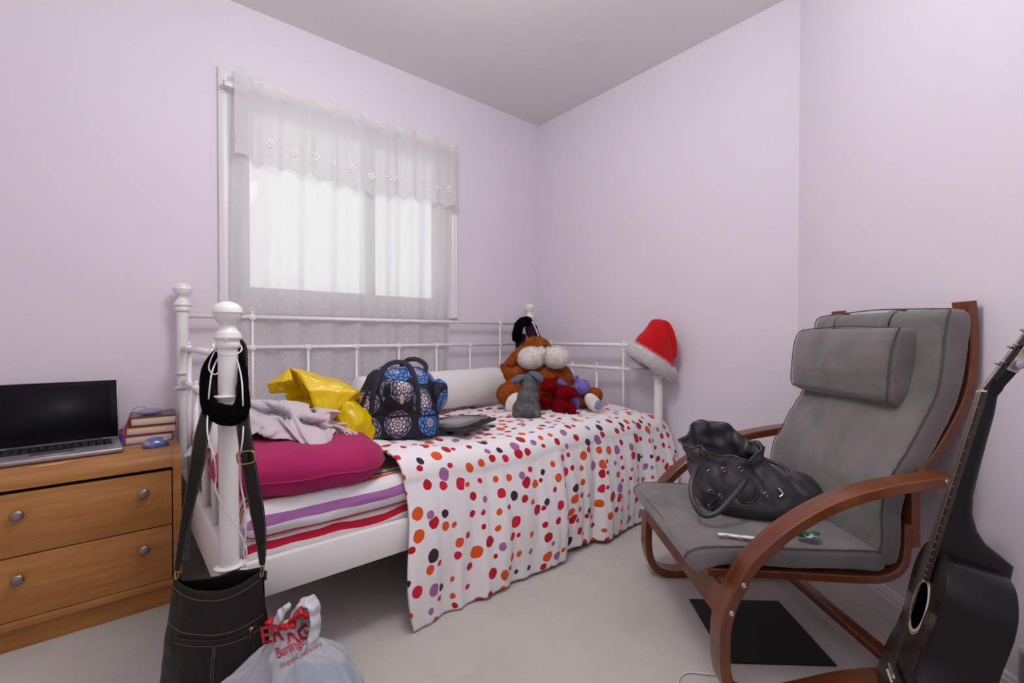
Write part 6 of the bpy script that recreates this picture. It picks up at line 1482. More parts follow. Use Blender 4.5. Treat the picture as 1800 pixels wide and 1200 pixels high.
  108,116,124,132,143,-162,-157,-148,-138,-126,-117,-108,-103,-104,-100,-97,-92,-84,-91,-85,-70,-63,-59,-54,-52,-48,-40,-37,-26,-12,-6,14,19,20,34,50,32,24,30,28,32,36,36,40,46,50,
  52,66,78,84,88,86,89,96,108,118,126,134,144,-168,-158,-150,-138,-124,-114,-106,-108,-104,-98,-98,-96,-88,-92,-89,-75,-60,-59,-56,-48,-48,-44,-36,-26,-20,-7,12,13,22,32,47,32,20,
  26,24,29,30,34,38,42,44,48,61,70,76,79,78,82,94,109,120,127,135,146,-166,-158,-146,-135,-120,-114,-107,-104,-104,-102,-96,-96,-95,-87,-92,-78,-66,-58,-52,-54,-48,-42,-38,-30,-16,
  -12,8,8,21,29,44,31,17,22,20,25,26,30,34,38,42,44,56,64,71,70,71,78,92,110,122,134,138,146,-166,-156,-146,-134,-119,-114,-108,-109,-110,-106,-99,-93,-97,-93,-92,-82,-69,-56,-60,
  -52,-44,-46,-36,-26,-20,-12,6,4,18,26,40,28,13,18,16,21,22,27,32,34,38,40,53,61,66,72,70,78,92,110,126,141,148,148,-160,-153,-142,-132,-122,-114,-112,-116,-114,-110,-107,-92,
  -100,-96,-92,-84,-72,-62,-54,-50,-42,-42,-32,-26,-23,-11,-1,0,15,24,36,26,23,12,18,16,20,22,28,30,34,39,52,60,64,68,74,80,93,110,130,146,154,150,-158,-149,-139,-128,-125,-120,
  -119,-121,-113,-110,-110,-93,-102,-96,-92,-85,-76,-65,-58,-46,-42,-36,-28,-28,-18,-14,-6,-2,10,22,32,34,30,12,14,12,16,20,24,25,29,42,54,60,66,70,75,84,96,112,132,148,156,151,
  -154,-147,-138,-131,-130,-124,-126,-121,-116,-116,-114,-95,-106,-96,-90,-86,-77,-67,-58,-56,-44,-37,-33,-24,-16,-16,-6,2,5,20,25,32,38,28,14,8,12,17,22,28,38,48,58,64,70,74,80,
  88,98,113,131,148,156,150,-149,-142,-140,-133,-135,-130,-124,-122,-116,-119,-111,-96,-104,-94,-92,-88,-78,-68,-64,-54,-42,-38,-31,-24,-16,-10,-3,3,1,20,30,37,36,42,38,30,24,26,
  32,38,46,55,62,68,74,80,86,92,101,114,130,144,151,141,-150,-142,-140,-132,-128,-130,-126,-120,-118,-116,-106,-101,-99,-98,-93,-90,-83,-71,-59,-52,-49,-38,-32,-25,-15,-8,0,-4,2,
  25,38,46,54,46,51,51,44,40,42,48,54,60,66,72,78,84,90,96,104,113,124,136,142,138,-150,-142,-138,-134,-129,-130,-124,-120,-114,-111,-108,-109,-99,-90,-86,-82,-84,-74,-62,-50,-44,
  -36,-33,-24,-15,-9,-4,-9,11,38,49,58,60,65,58,50,53,52,50,54,60,64,68,74,80,87,94,100,107,112,120,128,133,128,-146,-145,-138,-137,-134,-130,-120,-122,-117,-114,-118,-106,-92,-90,
  -88,-92,-80,-76,-64,-52,-42,-32,-27,-19,-20,-16,-16,0,29,46,58,67,73,72,62,53,53,57,54,56,58,62,66,74,83,91,98,102,106,114,118,122,124,132,-148,-140,-142,-140,-133,-130,-118,
  -124,-122,-122,-118,-98,-82,-82,-88,-91,-90,-78,-66,-52,-41,-32,-35,-28,-29,-23,-9,16,34,52,66,73,74,70,55,55,60,55,62,65,67,70,72,83,92,100,107,112,107,116,122,126,133,138,-144,
  -148,-142,-138,-134,-125,-117,-120,-118,-122,-116,-98,-82,-92,-100,-99,-91,-78,-66,-55,-45,-34,-28,-26,-18,-14,3,20,41,52,62,66,65,48,56,59,62,65,70,74,80,86,92,97,102,104,99,
  108,117,118,126,132,137,139,-150,-150,-146,-140,-134,-124,-116,-114,-118,-120,-110,-98,-86,-84,-92,-92,-86,-76,-66,-54,-45,-44,-34,-25,-18,-9,4,18,32,44,50,50,38,45,41,38,33,36,
  42,50,59,68,75,80,83,91,101,112,120,124,132,136,140,143,-146,-152,-148,-140,-132,-125,-118,-114,-112,-116,-106,-94,-84,-76,-74,-76,-76,-79,-70,-60,-51,-44,-36,-28,-20,-13,-6,4,
  18,28,32,30,35,24,17,20,24,29,35,42,48,56,66,74,81,92,102,110,118,121,127,132,139,144,-146,-152,-146,-136,-132,-125,-120,-118,-112,-114,-106,-100,-88,-80,-79,-82,-78,-76,-67,-60,
  -52,-46,-40,-34,-30,-25,-16,-6,2,16,22,28,20,12,14,14,20,25,30,37,44,53,62,70,80,91,102,109,118,124,130,130,136,143,-150,-149,-143,-134,-129,-126,-124,-118,-116,-110,-103,-96,
  -96,-92,-88,-83,-76,-70,-61,-56,-52,-45,-39,-33,-28,-20,-12,-4,7,14,20,22,28,10,7,12,16,20,26,34,42,50,60,68,79,90,100,109,118,124,130,129,134,142,-146,-148,-142,-132,-132,-128,
  -122,-118,-114,-106,-100,-93,-88,-84,-78,-71,-62,-58,-64,-60,-56,-50,-43,-36,-28,-22,-16,-7,4,11,17,14,23,18,2,10,16,20,26,30,38,46,56,66,77,88,98,107,116,124,130,132,132,140,
  -146,-142,-140,-134,-128,-124,-124,-119,-110,-102,-96,-90,-84,-78,-75,-70,-62,-57,-52,-50,-50,-45,-44,-38,-31,-26,-22,-8,3,9,14,24,14,19,10,4,11,18,24,31,35,44,54,63,74,84,95,
  104,114,122,128,129,132,138,-142,-139,-136,-131,-126,-125,-122,-114,-106,-99,-90,-84,-80,-78,-69,-62,-58,-56,-50,-51,-50,-42,-42,-36,-30,-28,-20,-8,6,12,18,24,10,20,10,10,10,14,
  22,30,32,40,50,60,71,82,94,102,111,118,125,130,131,138,-142,-138,-132,-128,-123,-118,-113,-110,-102,-92,-80,-74,-74,-78,-68,-59,-56,-54,-50,-47,-45,-42,-39,-40,-35,-26,-19,-4,9,
  18,22,18,4,18,9,15,17,22,26,24,29,38,48,58,64,78,88,102,108,116,122,126,132,134,-140,-134,-129,-124,-118,-115,-110,-105,-92,-79,-68,-60,-64,-66,-76,-68,-61,-54,-54,-50,-52,-48,
  -46,-44,-34,-30,-12,-5,8,15,19,11,1,14,10,14,16,19,19,24,30,38,46,52,57,71,80,94,107,114,120,124,130,136,-139,-133,-126,-122,-118,-117,-110,-97,-84,-66,-52,-48,-48,-58,-59,-71,
  -69,-66,-64,-60,-60,-54,-50,-43,-40,-22,-17,-5,6,12,14,3,8,12,13,18,25,28,22,30,26,30,38,48,60,66,78,87,100,110,118,124,130,131,-137,-136,-132,-127,-120,-112,-104,-88,-74,-56,
  -42,-37,-38,-47,-56,-54,-62,-60,-56,-52,-50,-55,-50,-44,-29,-18,-18,-8,4,10,10,0,7,11,16,22,26,26,22,24,29,31,37,48,59,70,78,85,97,107,115,123,125,129,-139,-134,-130,-124,-118,
  -108,-96,-80,-69,-52,-40,-38,-40,-48,-50,-50,-56,-54,-50,-46,-49,-46,-42,-36,-30,-14,-18,-6,0,5,3,-5,4,15,19,22,21,24,27,30,34,34,40,52,62,71,71,82,90,101,112,122,122,127,-132,
  -128,-123,-118,-113,-104,-91,-78,-68,-53,-46,-44,-46,-54,-54,-52,-51,-48,-44,-42,-37,-38,-34,-28,-28,-18,-10,-13,-6,-2,-4,-4,10,20,22,28,28,28,32,32,37,42,48,54,64,64,73,82,90,
  98,109,114,120,117,-130,-123,-118,-112,-106,-96,-86,-74,-68,-58,-58,-55,-59,-57,-51,-48,-49,-47,-44,-40,-37,-32,-32,-25,-18,-12,-16,-17,-8,-2,-4,0,14,24,26,26,30,32,38,44,50,54,
  56,67,65,72,78,86,88,97,107,111,122,126,-124,-118,-112,-106,-99,-92,-83,-74,-66,-69,-62,-64,-62,-54,-58,-52,-50,-52,-46,-36,-34,-31,-28,-23,-22,-13,-22,-20,-10,-4,4,3,17,24,28,
  30,33,36,39,42,50,57,62,57,56,66,73,83,93,100,102,111,121,128,-118,-114,-110,-104,-94,-88,-78,-70,-64,-64,-57,-54,-58,-56,-50,-40,-39,-41,-50,-42,-29,-32,-32,-26,-22,-18,-14,-23,
  -14,-7,4,5,16,24,32,31,35,41,46,52,48,53,53,55,61,64,73,81,90,96,104,112,121,130,-116,-110,-104,-98,-92,-83,-75,-68,-70,-64,-60,-54,-58,-50,-44,-35,-36,-40,-45,-41,-37,-26,-33,
  -32,-29,-22,-11,-19,-11,-6,-1,10,20,27,34,38,33,36,42,45,44,48,49,52,52,56,66,73,84,96,104,110,118,126,-112,-104,-98,-94,-87,-81,-74,-74,-67,-62,-62,-62,-56,-52,-42,-42,-38,-37,
  -38,-50,-34,-34,-33,-32,-29,-22,-19,-11,-8,-1,-4,11,18,28,32,39,38,40,38,45,49,47,42,45,52,52,60,69,80,93,100,106,112,122,]
cloth_z = [7,10,14,7,13,13,7,6,6,14,16,12,14,7,6,6,6,6,7,6,7,8,8,8,8,12,8,6,7,10,9,5,6,8,7,14,8,8,12,8,10,8,8,8,14,21,14,6,9,8,7,7,14,16,9,12,8,14,8,14,14,8,12,9,16,18,10,12,12,8,
  6,10,10,8,6,7,10,12,14,10,14,8,8,14,17,10,10,14,14,7,16,17,8,12,15,16,17,6,8,18,13,14,8,10,6,6,10,14,13,14,8,12,6,9,16,14,9,9,16,12,7,15,16,14,10,14,12,9,8,7,8,12,14,10,14,15,12,
  18,13,20,7,6,8,12,20,16,7,8,10,16,18,8,16,20,17,12,8,6,6,9,12,16,7,15,14,8,12,12,10,16,16,16,10,8,8,10,14,16,16,9,19,16,14,12,12,11,12,14,20,21,20,18,20,13,10,14,17,17,12,8,16,
  18,16,12,18,9,21,26,14,16,12,14,11,10,14,12,7,9,16,14,11,6,8,13,15,20,18,14,16,8,8,14,15,10,12,23,20,18,17,18,18,18,20,26,24,26,20,22,17,8,6,6,6,10,20,22,18,12,16,11,22,24,17,20,
  18,18,18,16,14,10,8,13,14,8,6,9,9,16,20,29,30,26,18,20,8,7,10,13,8,18,25,26,26,27,30,32,34,34,32,30,26,20,13,11,17,16,14,11,20,20,14,8,8,18,28,20,21,22,22,20,16,9,6,7,7,13,8,5,8,
  8,16,12,23,36,38,32,30,28,16,11,8,8,12,13,20,18,21,29,28,24,16,24,24,28,24,26,20,24,21,12,8,11,20,16,12,14,18,18,30,22,20,17,14,10,7,7,11,6,8,12,6,8,5,8,17,12,25,34,44,48,38,36,
  22,16,13,9,12,18,16,10,18,10,8,6,9,8,17,20,32,27,23,18,18,17,19,10,18,17,17,17,20,27,34,27,22,14,10,14,16,12,10,6,7,12,10,6,8,8,18,12,28,36,50,56,53,34,18,24,22,18,12,16,23,21,
  15,10,14,10,18,7,15,34,34,36,34,32,35,32,30,27,18,24,25,24,24,30,30,32,26,17,17,14,12,8,6,6,7,9,11,4,8,8,18,10,29,38,50,54,60,36,30,20,26,26,22,16,15,22,24,18,8,16,11,16,46,55,
  62,62,58,52,51,52,50,44,36,25,26,30,25,32,34,34,26,20,12,8,8,8,8,4,6,14,6,5,4,8,18,9,29,42,58,64,62,43,40,18,16,20,20,16,12,18,24,16,7,7,16,58,84,94,94,90,83,76,76,76,72,66,54,
  39,26,29,32,28,36,37,24,20,12,14,10,4,4,9,7,14,6,7,4,9,14,10,28,48,56,63,63,43,30,30,10,11,16,12,7,9,16,9,14,22,58,98,103,110,111,110,106,100,98,97,94,86,73,55,39,28,32,27,32,36,
  22,18,15,10,6,6,8,4,8,14,10,6,6,6,14,20,29,50,54,62,62,42,26,34,24,17,11,7,9,19,28,26,31,53,86,106,118,124,124,121,116,119,121,119,114,105,86,68,50,38,32,32,28,28,20,22,16,14,17,
  13,11,8,10,12,9,13,15,10,18,14,32,50,54,62,58,42,23,27,34,33,29,27,26,38,32,44,50,70,91,112,119,124,126,125,123,130,136,136,128,118,98,78,56,43,36,33,25,24,14,18,22,20,14,10,15,
  7,7,14,8,8,12,20,21,15,36,46,60,60,54,38,22,26,24,27,28,34,40,36,44,51,62,72,83,90,96,98,104,118,126,134,140,140,132,116,97,77,52,36,26,22,18,20,16,24,15,14,8,7,14,6,12,8,10,15,
  20,24,16,20,39,52,56,53,46,44,26,20,22,19,19,26,32,41,50,57,64,58,48,46,56,69,82,92,100,116,128,130,120,102,82,57,38,24,18,14,11,17,24,23,14,9,13,6,12,4,13,16,20,22,24,22,14,24,
  40,56,47,46,39,46,29,20,19,22,26,32,36,38,50,48,34,26,26,18,23,29,44,62,74,93,99,98,86,73,46,27,16,13,7,9,9,16,27,18,18,15,8,6,14,5,5,8,14,14,12,16,22,28,34,53,56,48,39,46,35,28,
  26,24,29,32,36,44,29,22,22,16,18,18,10,12,28,45,60,74,75,66,56,30,15,12,9,8,12,8,14,28,20,21,17,12,12,6,12,6,4,12,7,9,12,16,18,25,40,44,58,48,40,45,40,34,29,30,26,34,34,18,24,19,
  15,8,9,20,15,6,21,38,54,64,63,56,32,12,12,9,7,7,8,14,30,22,21,14,9,12,6,12,10,6,7,13,16,22,22,20,14,15,27,50,55,50,48,44,42,40,34,25,34,34,14,22,18,14,9,13,8,14,9,13,31,42,59,67,
  69,48,25,14,10,7,6,5,18,32,32,26,18,14,9,10,6,14,6,8,14,26,32,30,28,22,17,14,16,44,50,46,42,40,38,36,32,27,36,14,20,17,12,14,6,14,22,10,18,26,32,54,70,70,74,54,20,12,12,6,4,14,
  33,34,26,16,13,14,8,11,7,14,12,9,25,37,41,39,30,23,18,16,6,29,56,46,42,40,41,39,28,35,24,12,16,12,8,16,22,21,20,18,15,22,42,66,75,78,78,63,26,18,14,5,15,34,38,30,16,16,11,8,14,6,
  8,7,14,6,37,36,39,42,28,16,10,6,8,16,54,48,42,44,40,34,29,35,13,17,13,8,6,13,29,42,36,24,16,28,55,66,76,83,79,69,36,26,20,18,30,42,32,22,16,11,6,6,12,9,16,8,17,6,46,45,48,36,22,
  16,11,8,8,10,49,50,44,46,42,32,38,19,14,15,8,6,16,24,46,40,33,20,18,36,61,68,78,82,80,70,46,31,26,31,44,36,26,18,13,12,6,13,12,16,14,8,20,7,54,50,42,28,21,14,10,7,8,5,46,54,48,
  49,36,40,22,16,18,11,6,8,16,40,48,35,28,18,20,45,64,68,74,76,72,65,50,41,42,46,36,28,22,16,12,10,14,11,18,14,8,11,23,8,54,48,38,26,12,14,13,8,11,3,44,55,56,43,42,24,19,21,15,8,6,
  6,23,48,48,35,28,16,26,56,60,70,70,70,74,56,46,46,44,38,30,24,20,16,18,19,14,8,16,20,8,15,24,14,46,32,25,18,16,12,12,14,11,2,40,47,52,48,30,19,22,14,16,7,6,9,28,48,44,36,24,18,
  38,61,62,74,77,72,70,54,41,40,37,30,22,20,21,20,20,16,11,13,10,22,8,20,25,8,34,32,26,26,22,15,12,10,10,6,35,42,43,40,20,23,14,12,15,6,7,10,33,46,38,29,20,23,50,66,66,77,80,70,64,
  42,33,36,31,24,18,14,16,16,15,14,10,12,8,22,10,26,21,6,41,37,39,38,31,21,11,7,6,12,29,39,41,28,24,19,9,8,10,6,8,12,36,42,33,23,22,33,50,66,70,73,81,73,47,28,21,24,34,32,22,16,12,
  10,11,13,8,10,6,24,14,24,14,6,44,48,47,42,40,32,18,12,14,18,32,34,37,24,26,14,8,6,10,5,7,12,34,36,30,20,26,44,58,62,74,76,81,55,28,12,10,14,22,32,30,24,20,17,12,14,8,5,6,24,18,
  20,8,12,53,46,36,34,32,34,29,17,14,26,32,30,33,20,25,10,12,7,11,6,6,10,29,28,21,18,30,54,58,66,80,84,66,28,15,12,16,13,10,24,28,27,24,17,18,12,8,4,8,26,24,10,12,8,36,36,30,27,35,
  29,33,26,22,30,26,27,28,18,24,6,6,9,12,12,10,10,26,18,11,20,34,58,64,72,86,82,42,20,18,12,18,19,18,10,24,23,26,22,13,12,8,6,12,26,19,8,12,5,34,32,27,30,30,27,26,28,30,23,20,25,
  23,16,18,8,5,4,6,14,9,15,22,12,12,22,36,62,62,73,88,68,26,14,19,17,11,14,15,18,8,23,26,24,18,17,14,10,20,22,12,14,6,6,32,26,22,22,22,24,21,22,20,18,18,23,16,22,12,13,11,10,6,6,
  12,18,16,7,19,26,40,65,68,79,84,51,23,10,16,14,14,9,10,14,14,10,26,25,20,20,17,14,21,14,7,12,6,6,30,34,30,26,19,16,16,13,16,20,22,21,12,22,8,9,12,8,12,5,6,16,8,8,20,32,45,68,70,
  84,77,38,20,10,10,8,14,10,6,8,10,6,22,25,20,20,14,18,14,12,6,9,6,6,28,20,21,15,12,12,10,14,20,19,24,24,11,20,6,10,14,13,8,10,7,5,20,10,22,32,44,62,78,83,66,30,20,15,6,6,14,10,6,
  6,6,8,14,23,20,16,12,12,14,8,7,6,8,6,14,17,14,12,12,8,16,21,16,16,20,24,12,15,7,12,16,16,10,14,14,11,8,22,28,20,39,60,74,76,55,26,18,14,8,5,12,12,7,6,6,6,11,20,18,14,10,14,10,6,
  8,8,10,10,16,8,6,10,7,16,18,22,15,14,20,22,14,14,6,11,16,18,14,8,16,16,7,10,12,22,26,52,70,71,49,27,17,14,7,5,8,12,7,8,10,9,14,18,18,13,10,14,6,7,6,7,12,8,12,14,8,6,10,20,24,19,
  12,10,11,19,18,14,6,4,8,13,9,8,17,9,14,18,8,7,21,49,68,70,49,25,16,14,6,7,12,13,12,7,12,12,14,18,18,12,12,8,7,6,14,9,8,10,8,14,12,10,12,24,26,22,12,4,6,11,15,13,7,5,10,6,10,15,9,
  6,16,14,14,8,18,48,68,72,54,28,15,13,6,6,12,11,12,8,7,13,16,18,20,14,8,6,5,8,18,16,12,6,9,8,14,16,16,26,26,18,7,12,5,14,16,18,8,6,10,10,16,14,16,9,8,8,15,12,16,47,70,74,59,38,16,
  12,6,6,12,13,12,8,8,12,17,16,16,13,8,10,8,13,21,22,17,7,15,8,8,16,22,26,21,12,10,16,10,10,14,18,15,8,11,6,14,20,19,11,11,6,14,18,14,46,69,74,62,41,18,9,10,7,11,14,14,8,6,14,16,
  16,12,9,6,12,8,17,20,25,22,12,14,13,9,12,22,25,18,8,18,7,6,9,16,18,18,12,8,8,16,14,22,18,12,5,9,18,8,40,68,71,64,45,24,16,8,13,12,14,16,10,6,10,14,16,12,9,14,14,10,19,23,28,24,
  14,8,13,14,14,22,20,12,7,18,8,12,11,20,22,20,20,14,10,15,20,14,17,8,10,6,14,7,32,63,70,62,48,34,20,18,10,6,6,8,6,6,11,15,16,16,12,10,10,15,21,26,28,24,13,5,9,18,18,20,15,15,6,12,
  6,6,20,28,32,30,24,22,16,22,20,19,9,14,12,8,15,8,30,62,72,70,68,53,40,28,24,20,16,14,14,18,21,22,22,20,17,16,18,20,23,22,22,24,13,12,14,11,10,12,16,12,12,8,7,15,34,43,44,46,39,
  28,26,22,28,16,7,14,15,14,14,9,32,67,80,80,80,78,70,60,52,50,46,42,40,38,37,36,34,30,27,25,24,22,19,24,24,20,7,18,19,15,12,6,11,11,17,17,20,32,40,56,59,56,55,50,34,32,30,18,18,
  12,8,7,7,19,48,77,86,108,112,108,98,89,83,75,69,62,58,55,54,50,46,42,36,32,28,22,16,14,12,8,16,18,10,6,4,12,16,12,20,24,31,38,58,57,45,36,40,48,54,36,28,28,20,26,20,16,22,42,69,
  84,118,136,142,137,124,112,103,92,84,78,70,68,65,60,54,46,40,36,26,18,15,10,16,10,7,14,15,10,6,6,12,14,24,32,37,52,58,48,36,32,29,30,38,56,40,31,29,34,28,38,49,64,77,112,142,160,
  160,148,128,116,98,87,79,76,74,70,65,56,52,46,42,34,26,16,12,9,15,15,12,10,16,14,10,6,10,18,30,38,48,64,52,48,33,40,32,28,32,42,58,48,42,44,50,52,64,72,96,122,148,158,150,129,
  107,84,64,51,45,44,46,49,50,48,39,30,24,18,21,16,8,6,6,9,14,6,12,10,12,9,14,24,35,44,54,66,61,55,36,42,36,27,30,40,50,56,60,58,59,62,68,78,93,112,126,128,114,89,59,32,22,22,24,
  26,30,33,32,29,20,11,8,8,7,10,18,16,12,6,11,6,7,12,8,16,20,32,40,44,52,62,66,58,49,40,35,32,38,46,57,63,68,66,66,64,60,64,70,80,88,87,69,42,22,16,12,9,7,7,7,7,8,9,12,18,20,20,16,
  20,13,8,6,8,12,6,8,12,10,22,29,38,44,40,45,54,66,64,60,52,48,51,63,68,71,70,68,62,54,43,34,32,34,46,55,55,42,26,20,12,7,8,5,7,10,12,12,14,15,14,14,14,18,20,18,14,8,12,10,7,13,10,
  13,24,34,42,37,34,32,40,47,62,66,70,70,70,65,57,47,42,36,30,24,26,24,20,20,30,42,48,38,24,20,10,10,8,9,6,6,6,7,8,10,8,8,9,12,14,13,16,10,6,8,8,14,16,19,30,38,38,28,23,19,24,34,
  41,44,42,36,28,22,21,20,22,23,22,20,18,15,12,12,28,49,49,41,34,16,14,14,11,10,11,8,6,8,8,7,8,9,10,10,10,12,18,13,7,8,7,10,16,22,27,30,28,20,14,10,16,21,23,21,18,14,10,12,16,20,
  26,23,17,13,12,14,6,21,48,39,40,40,40,18,22,7,6,6,10,12,8,12,12,12,12,14,15,15,15,18,18,11,6,8,8,6,10,14,18,19,16,12,8,8,13,18,18,12,8,7,11,6,10,16,22,22,16,18,14,7,16,44,48,36,
  34,30,39,22,24,14,6,10,8,10,20,20,22,24,22,14,14,18,20,16,18,14,8,8,16,12,8,8,7,8,7,12,11,10,14,17,23,14,12,6,12,6,6,11,17,22,16,12,7,14,40,44,40,37,30,26,36,22,23,21,14,10,16,
  24,18,17,16,18,28,23,13,12,18,17,12,9,14,8,21,20,18,16,15,11,7,14,15,18,25,23,28,22,12,6,6,4,8,12,18,19,14,6,10,34,34,38,36,31,24,24,31,18,22,17,22,16,24,30,36,36,29,36,26,28,15,
  15,14,10,7,12,14,12,18,22,20,16,12,6,12,10,20,27,31,27,25,20,18,12,8,14,14,16,12,10,7,10,28,27,33,32,29,24,18,27,28,13,15,18,15,18,20,24,33,40,43,45,40,28,22,10,7,12,7,6,8,13,17,
  14,12,8,10,8,6,11,22,30,32,27,20,22,25,14,8,6,6,9,13,19,23,26,24,28,28,26,22,18,16,26,24,10,10,12,10,16,19,27,34,42,47,46,41,35,23,22,19,12,16,15,9,8,10,7,12,15,17,16,6,10,20,26,
  29,22,14,16,25,17,15,10,8,6,12,16,19,16,21,22,22,21,16,12,14,25,20,15,10,8,7,12,16,24,30,36,41,40,36,28,20,17,24,24,24,20,12,12,7,11,7,10,18,9,15,8,20,22,22,16,18,22,12,16,14,12,
  12,17,16,9,8,10,14,24,24,16,8,12,16,22,21,20,13,10,6,7,12,20,26,28,33,26,24,18,14,18,22,16,20,11,18,12,12,12,8,8,18,8,16,11,12,13,18,21,18,8,8,11,16,14,6,14,19,16,18,18,14,20,20,
  12,7,8,14,18,15,16,11,16,12,13,10,14,20,30,19,17,6,7,16,10,17,20,17,7,7,16,7,8,12,8,18,7,16,18,18,10,10,14,10,14,14,15,22,16,7,7,17,22,17,22,14,14,18,8,8,5,11,10,16,10,14,20,19,
  12,18,23,26,18,10,8,6,12,6,14,10,16,8,14,7,13,7,13,7,14,18,7,12,14,12,6,8,15,20,18,8,7,12,22,10,12,9,18,22,24,18,10,16,8,6,8,6,16,11,6,9,12,17,16,20,16,16,6,15,16,16,10,17,7,16,
  8,12,8,14,10,15,8,8,14,9,14,8,8,12,12,6,11,17,18,7,8,14,12,23,6,16,12,17,24,14,16,17,10,14,16,6,17,7,4,6,12,12,17,14,7,6,8,15,8,16,18,17,7,16,16,12,7,13,8,7,13,10,7,13,8,14,14,
  18,14,14,8,9,13,12,7,7,12,18,17,12,6,12,19,21,24,15,6,16,10,12,13,4,10,6,4,6,9,7,8,14,16,10,6,8,10,8,15,10,16,7,12,8,7,]
nxx, nyy = 68, 54
ax = [[q / 1000 for q in row] for row in (cloth_x, cloth_y, cloth_z)]
b = NB(); vv = []
for x, y, z in zip(*ax):
    x -= .03; z = .085 * (1 - exp(-z / .06)); rr2 = (x / .22) ** 2 + (y / .19) ** 2
    x2, y2 = -x, -y
    env = max(0, 1 - ((x2 + .05) / .19) ** 2 - (y2 / .17) ** 2)
    vv.append(b.verts.new((x2 * 1.10, y2 * 1.05, z * 1.05 + .062 * env - .035 * max(0, rr2 - .5))))
for i in range(nxx - 1):
    for j in range(nyy - 1): b.faces.new((vv[i * nyy + j], vv[(i + 1) * nyy + j], vv[(i + 1) * nyy + j + 1], vv[i * nyy + j + 1]))
bmesh.ops.recalc_face_normals(b, faces=b.faces)
o = obj('blanket_cloth', b, M_fleece, bl); m_ = o.modifiers.new('t', 'SOLIDIFY'); m_.thickness = .004; m_ = o.modifiers.new('s', 'SUBSURF'); m_.levels = 2; m_.render_levels = 2
# part of the blanket that hangs by the bed end
M_yel = film('yellow_carrier_film', (255, 222, 4), .3, .16)
yb = empty('yellow_carrier', VF(-.66, 1.62, .62), -YAW, 'crumpled yellow plastic carrier bag between the fleece and the travel bag', 'bag')
s7 = 1.62 / 800
def YL(px, py, y=0.): return Vector(((px - 900) * s7 + .66, y, .925 - (py - 591) * s7 - .62))
def sheet(tris, nm, mat, sub=5, seed=0, amp=.006):
    b = NB()
    for tri in tris:
        vs = [b.verts.new(YL(*p)) for p in tri]; b.faces.new(vs)
    bmesh.ops.remove_doubles(b, verts=b.verts, dist=.0005)
    for _ in range(sub): bmesh.ops.subdivide_edges(b, edges=b.edges[:], cuts=1, use_grid_fill=True)
    for v in b.verts:
        p = v.co; w = Vector((p.x * 14 + seed, p.y * 14, p.z * 14))
        v.co += Vector((0, 1, .4)) * (amp * 1.2 * noise.noise(w) + amp * .8 * (abs(noise.noise(w * 2.3)) - .2) + amp * .35 * noise.noise(w * 5))
    bmesh.ops.recalc_face_normals(b, faces=b.faces)
    o = obj(nm, b, mat, yb); m_ = o.modifiers.new('t', 'SOLIDIFY'); m_.thickness = .0012; return o
A_ = (465, 675, .02); B_ = (508, 646, .0); C_ = (530, 653, -.03); D_2 = (628, 689, .02); E_ = (576, 742, -.05); F_ = (520, 705, .07); G_ = (500, 692, .0); H_ = (466, 692, .03); I_ = (555, 682, -.06); J_ = (600, 720, .0); K_ = (552, 706, .06)
sheet([(C_, D_2, I_), (I_, D_2, E_)], 'outer_panel', M_yel, 4, 1)
sheet([(C_, I_, K_), (I_, E_, K_), (C_, K_, F_), (B_, C_, F_)], 'inner_panel', M_yel, 4, 2)
sheet([(A_, B_, (505, 668, -.03)), (A_, (505, 668, -.03), H_), (H_, (505, 668, -.03), G_), (B_, (520, 664, -.02), (505, 668, -.03)), (G_, (505, 668, -.03), F_), (F_, (505, 668, -.03), (520, 664, -.02))], 'mouth_flap', M_yel, 4, 3, .010)
sheet([(C_, D_2, (570, 670, .12)), (B_, C_, (570, 670, .12)), (D_2, (628, 740, .10), (570, 670, .12)), (A_, B_, (500, 690, .12)), (B_, (570, 670, .12), (500, 690, .12))], 'rear_panel', M_yel, 4, 4)
sheet([(F_, K_, (540, 740, .02)), (K_, E_, (540, 740, .02)), (F_, (540, 740, .02), (500, 730, .03)), (G_, F_, (500, 730, .03))], 'bottom_panel', M_yel, 4, 5)
yc = empty('yellow_carrier', VF(-.565, 1.60, .60), -YAW, 'second yellow plastic carrier showing low beside the navy travel bag', 'bag')
b = NB(); ellip(b, (-.01, .05, .005), (.058, .06, .110), (0, -.42, 0), 64)
for v in b.verts:
    w = v.co * 16; v.co += Vector(noise.noise_vector(w)) * .014 + Vector(noise.noise_vector(w * 2.7)) * .006
obj('crumpled_film', b, M_yel, yc)
b = NB()
for i, (x, z) in enumerate(((-.02, .085), (-.012, .082), (.0, .079), (.012, .076))): box(b, (x, -.062, z), (.004, .001, .010), 0, 1, None)
# little black print on the yellow film
b2 = BVHTree.FromBMesh(b); b.free()

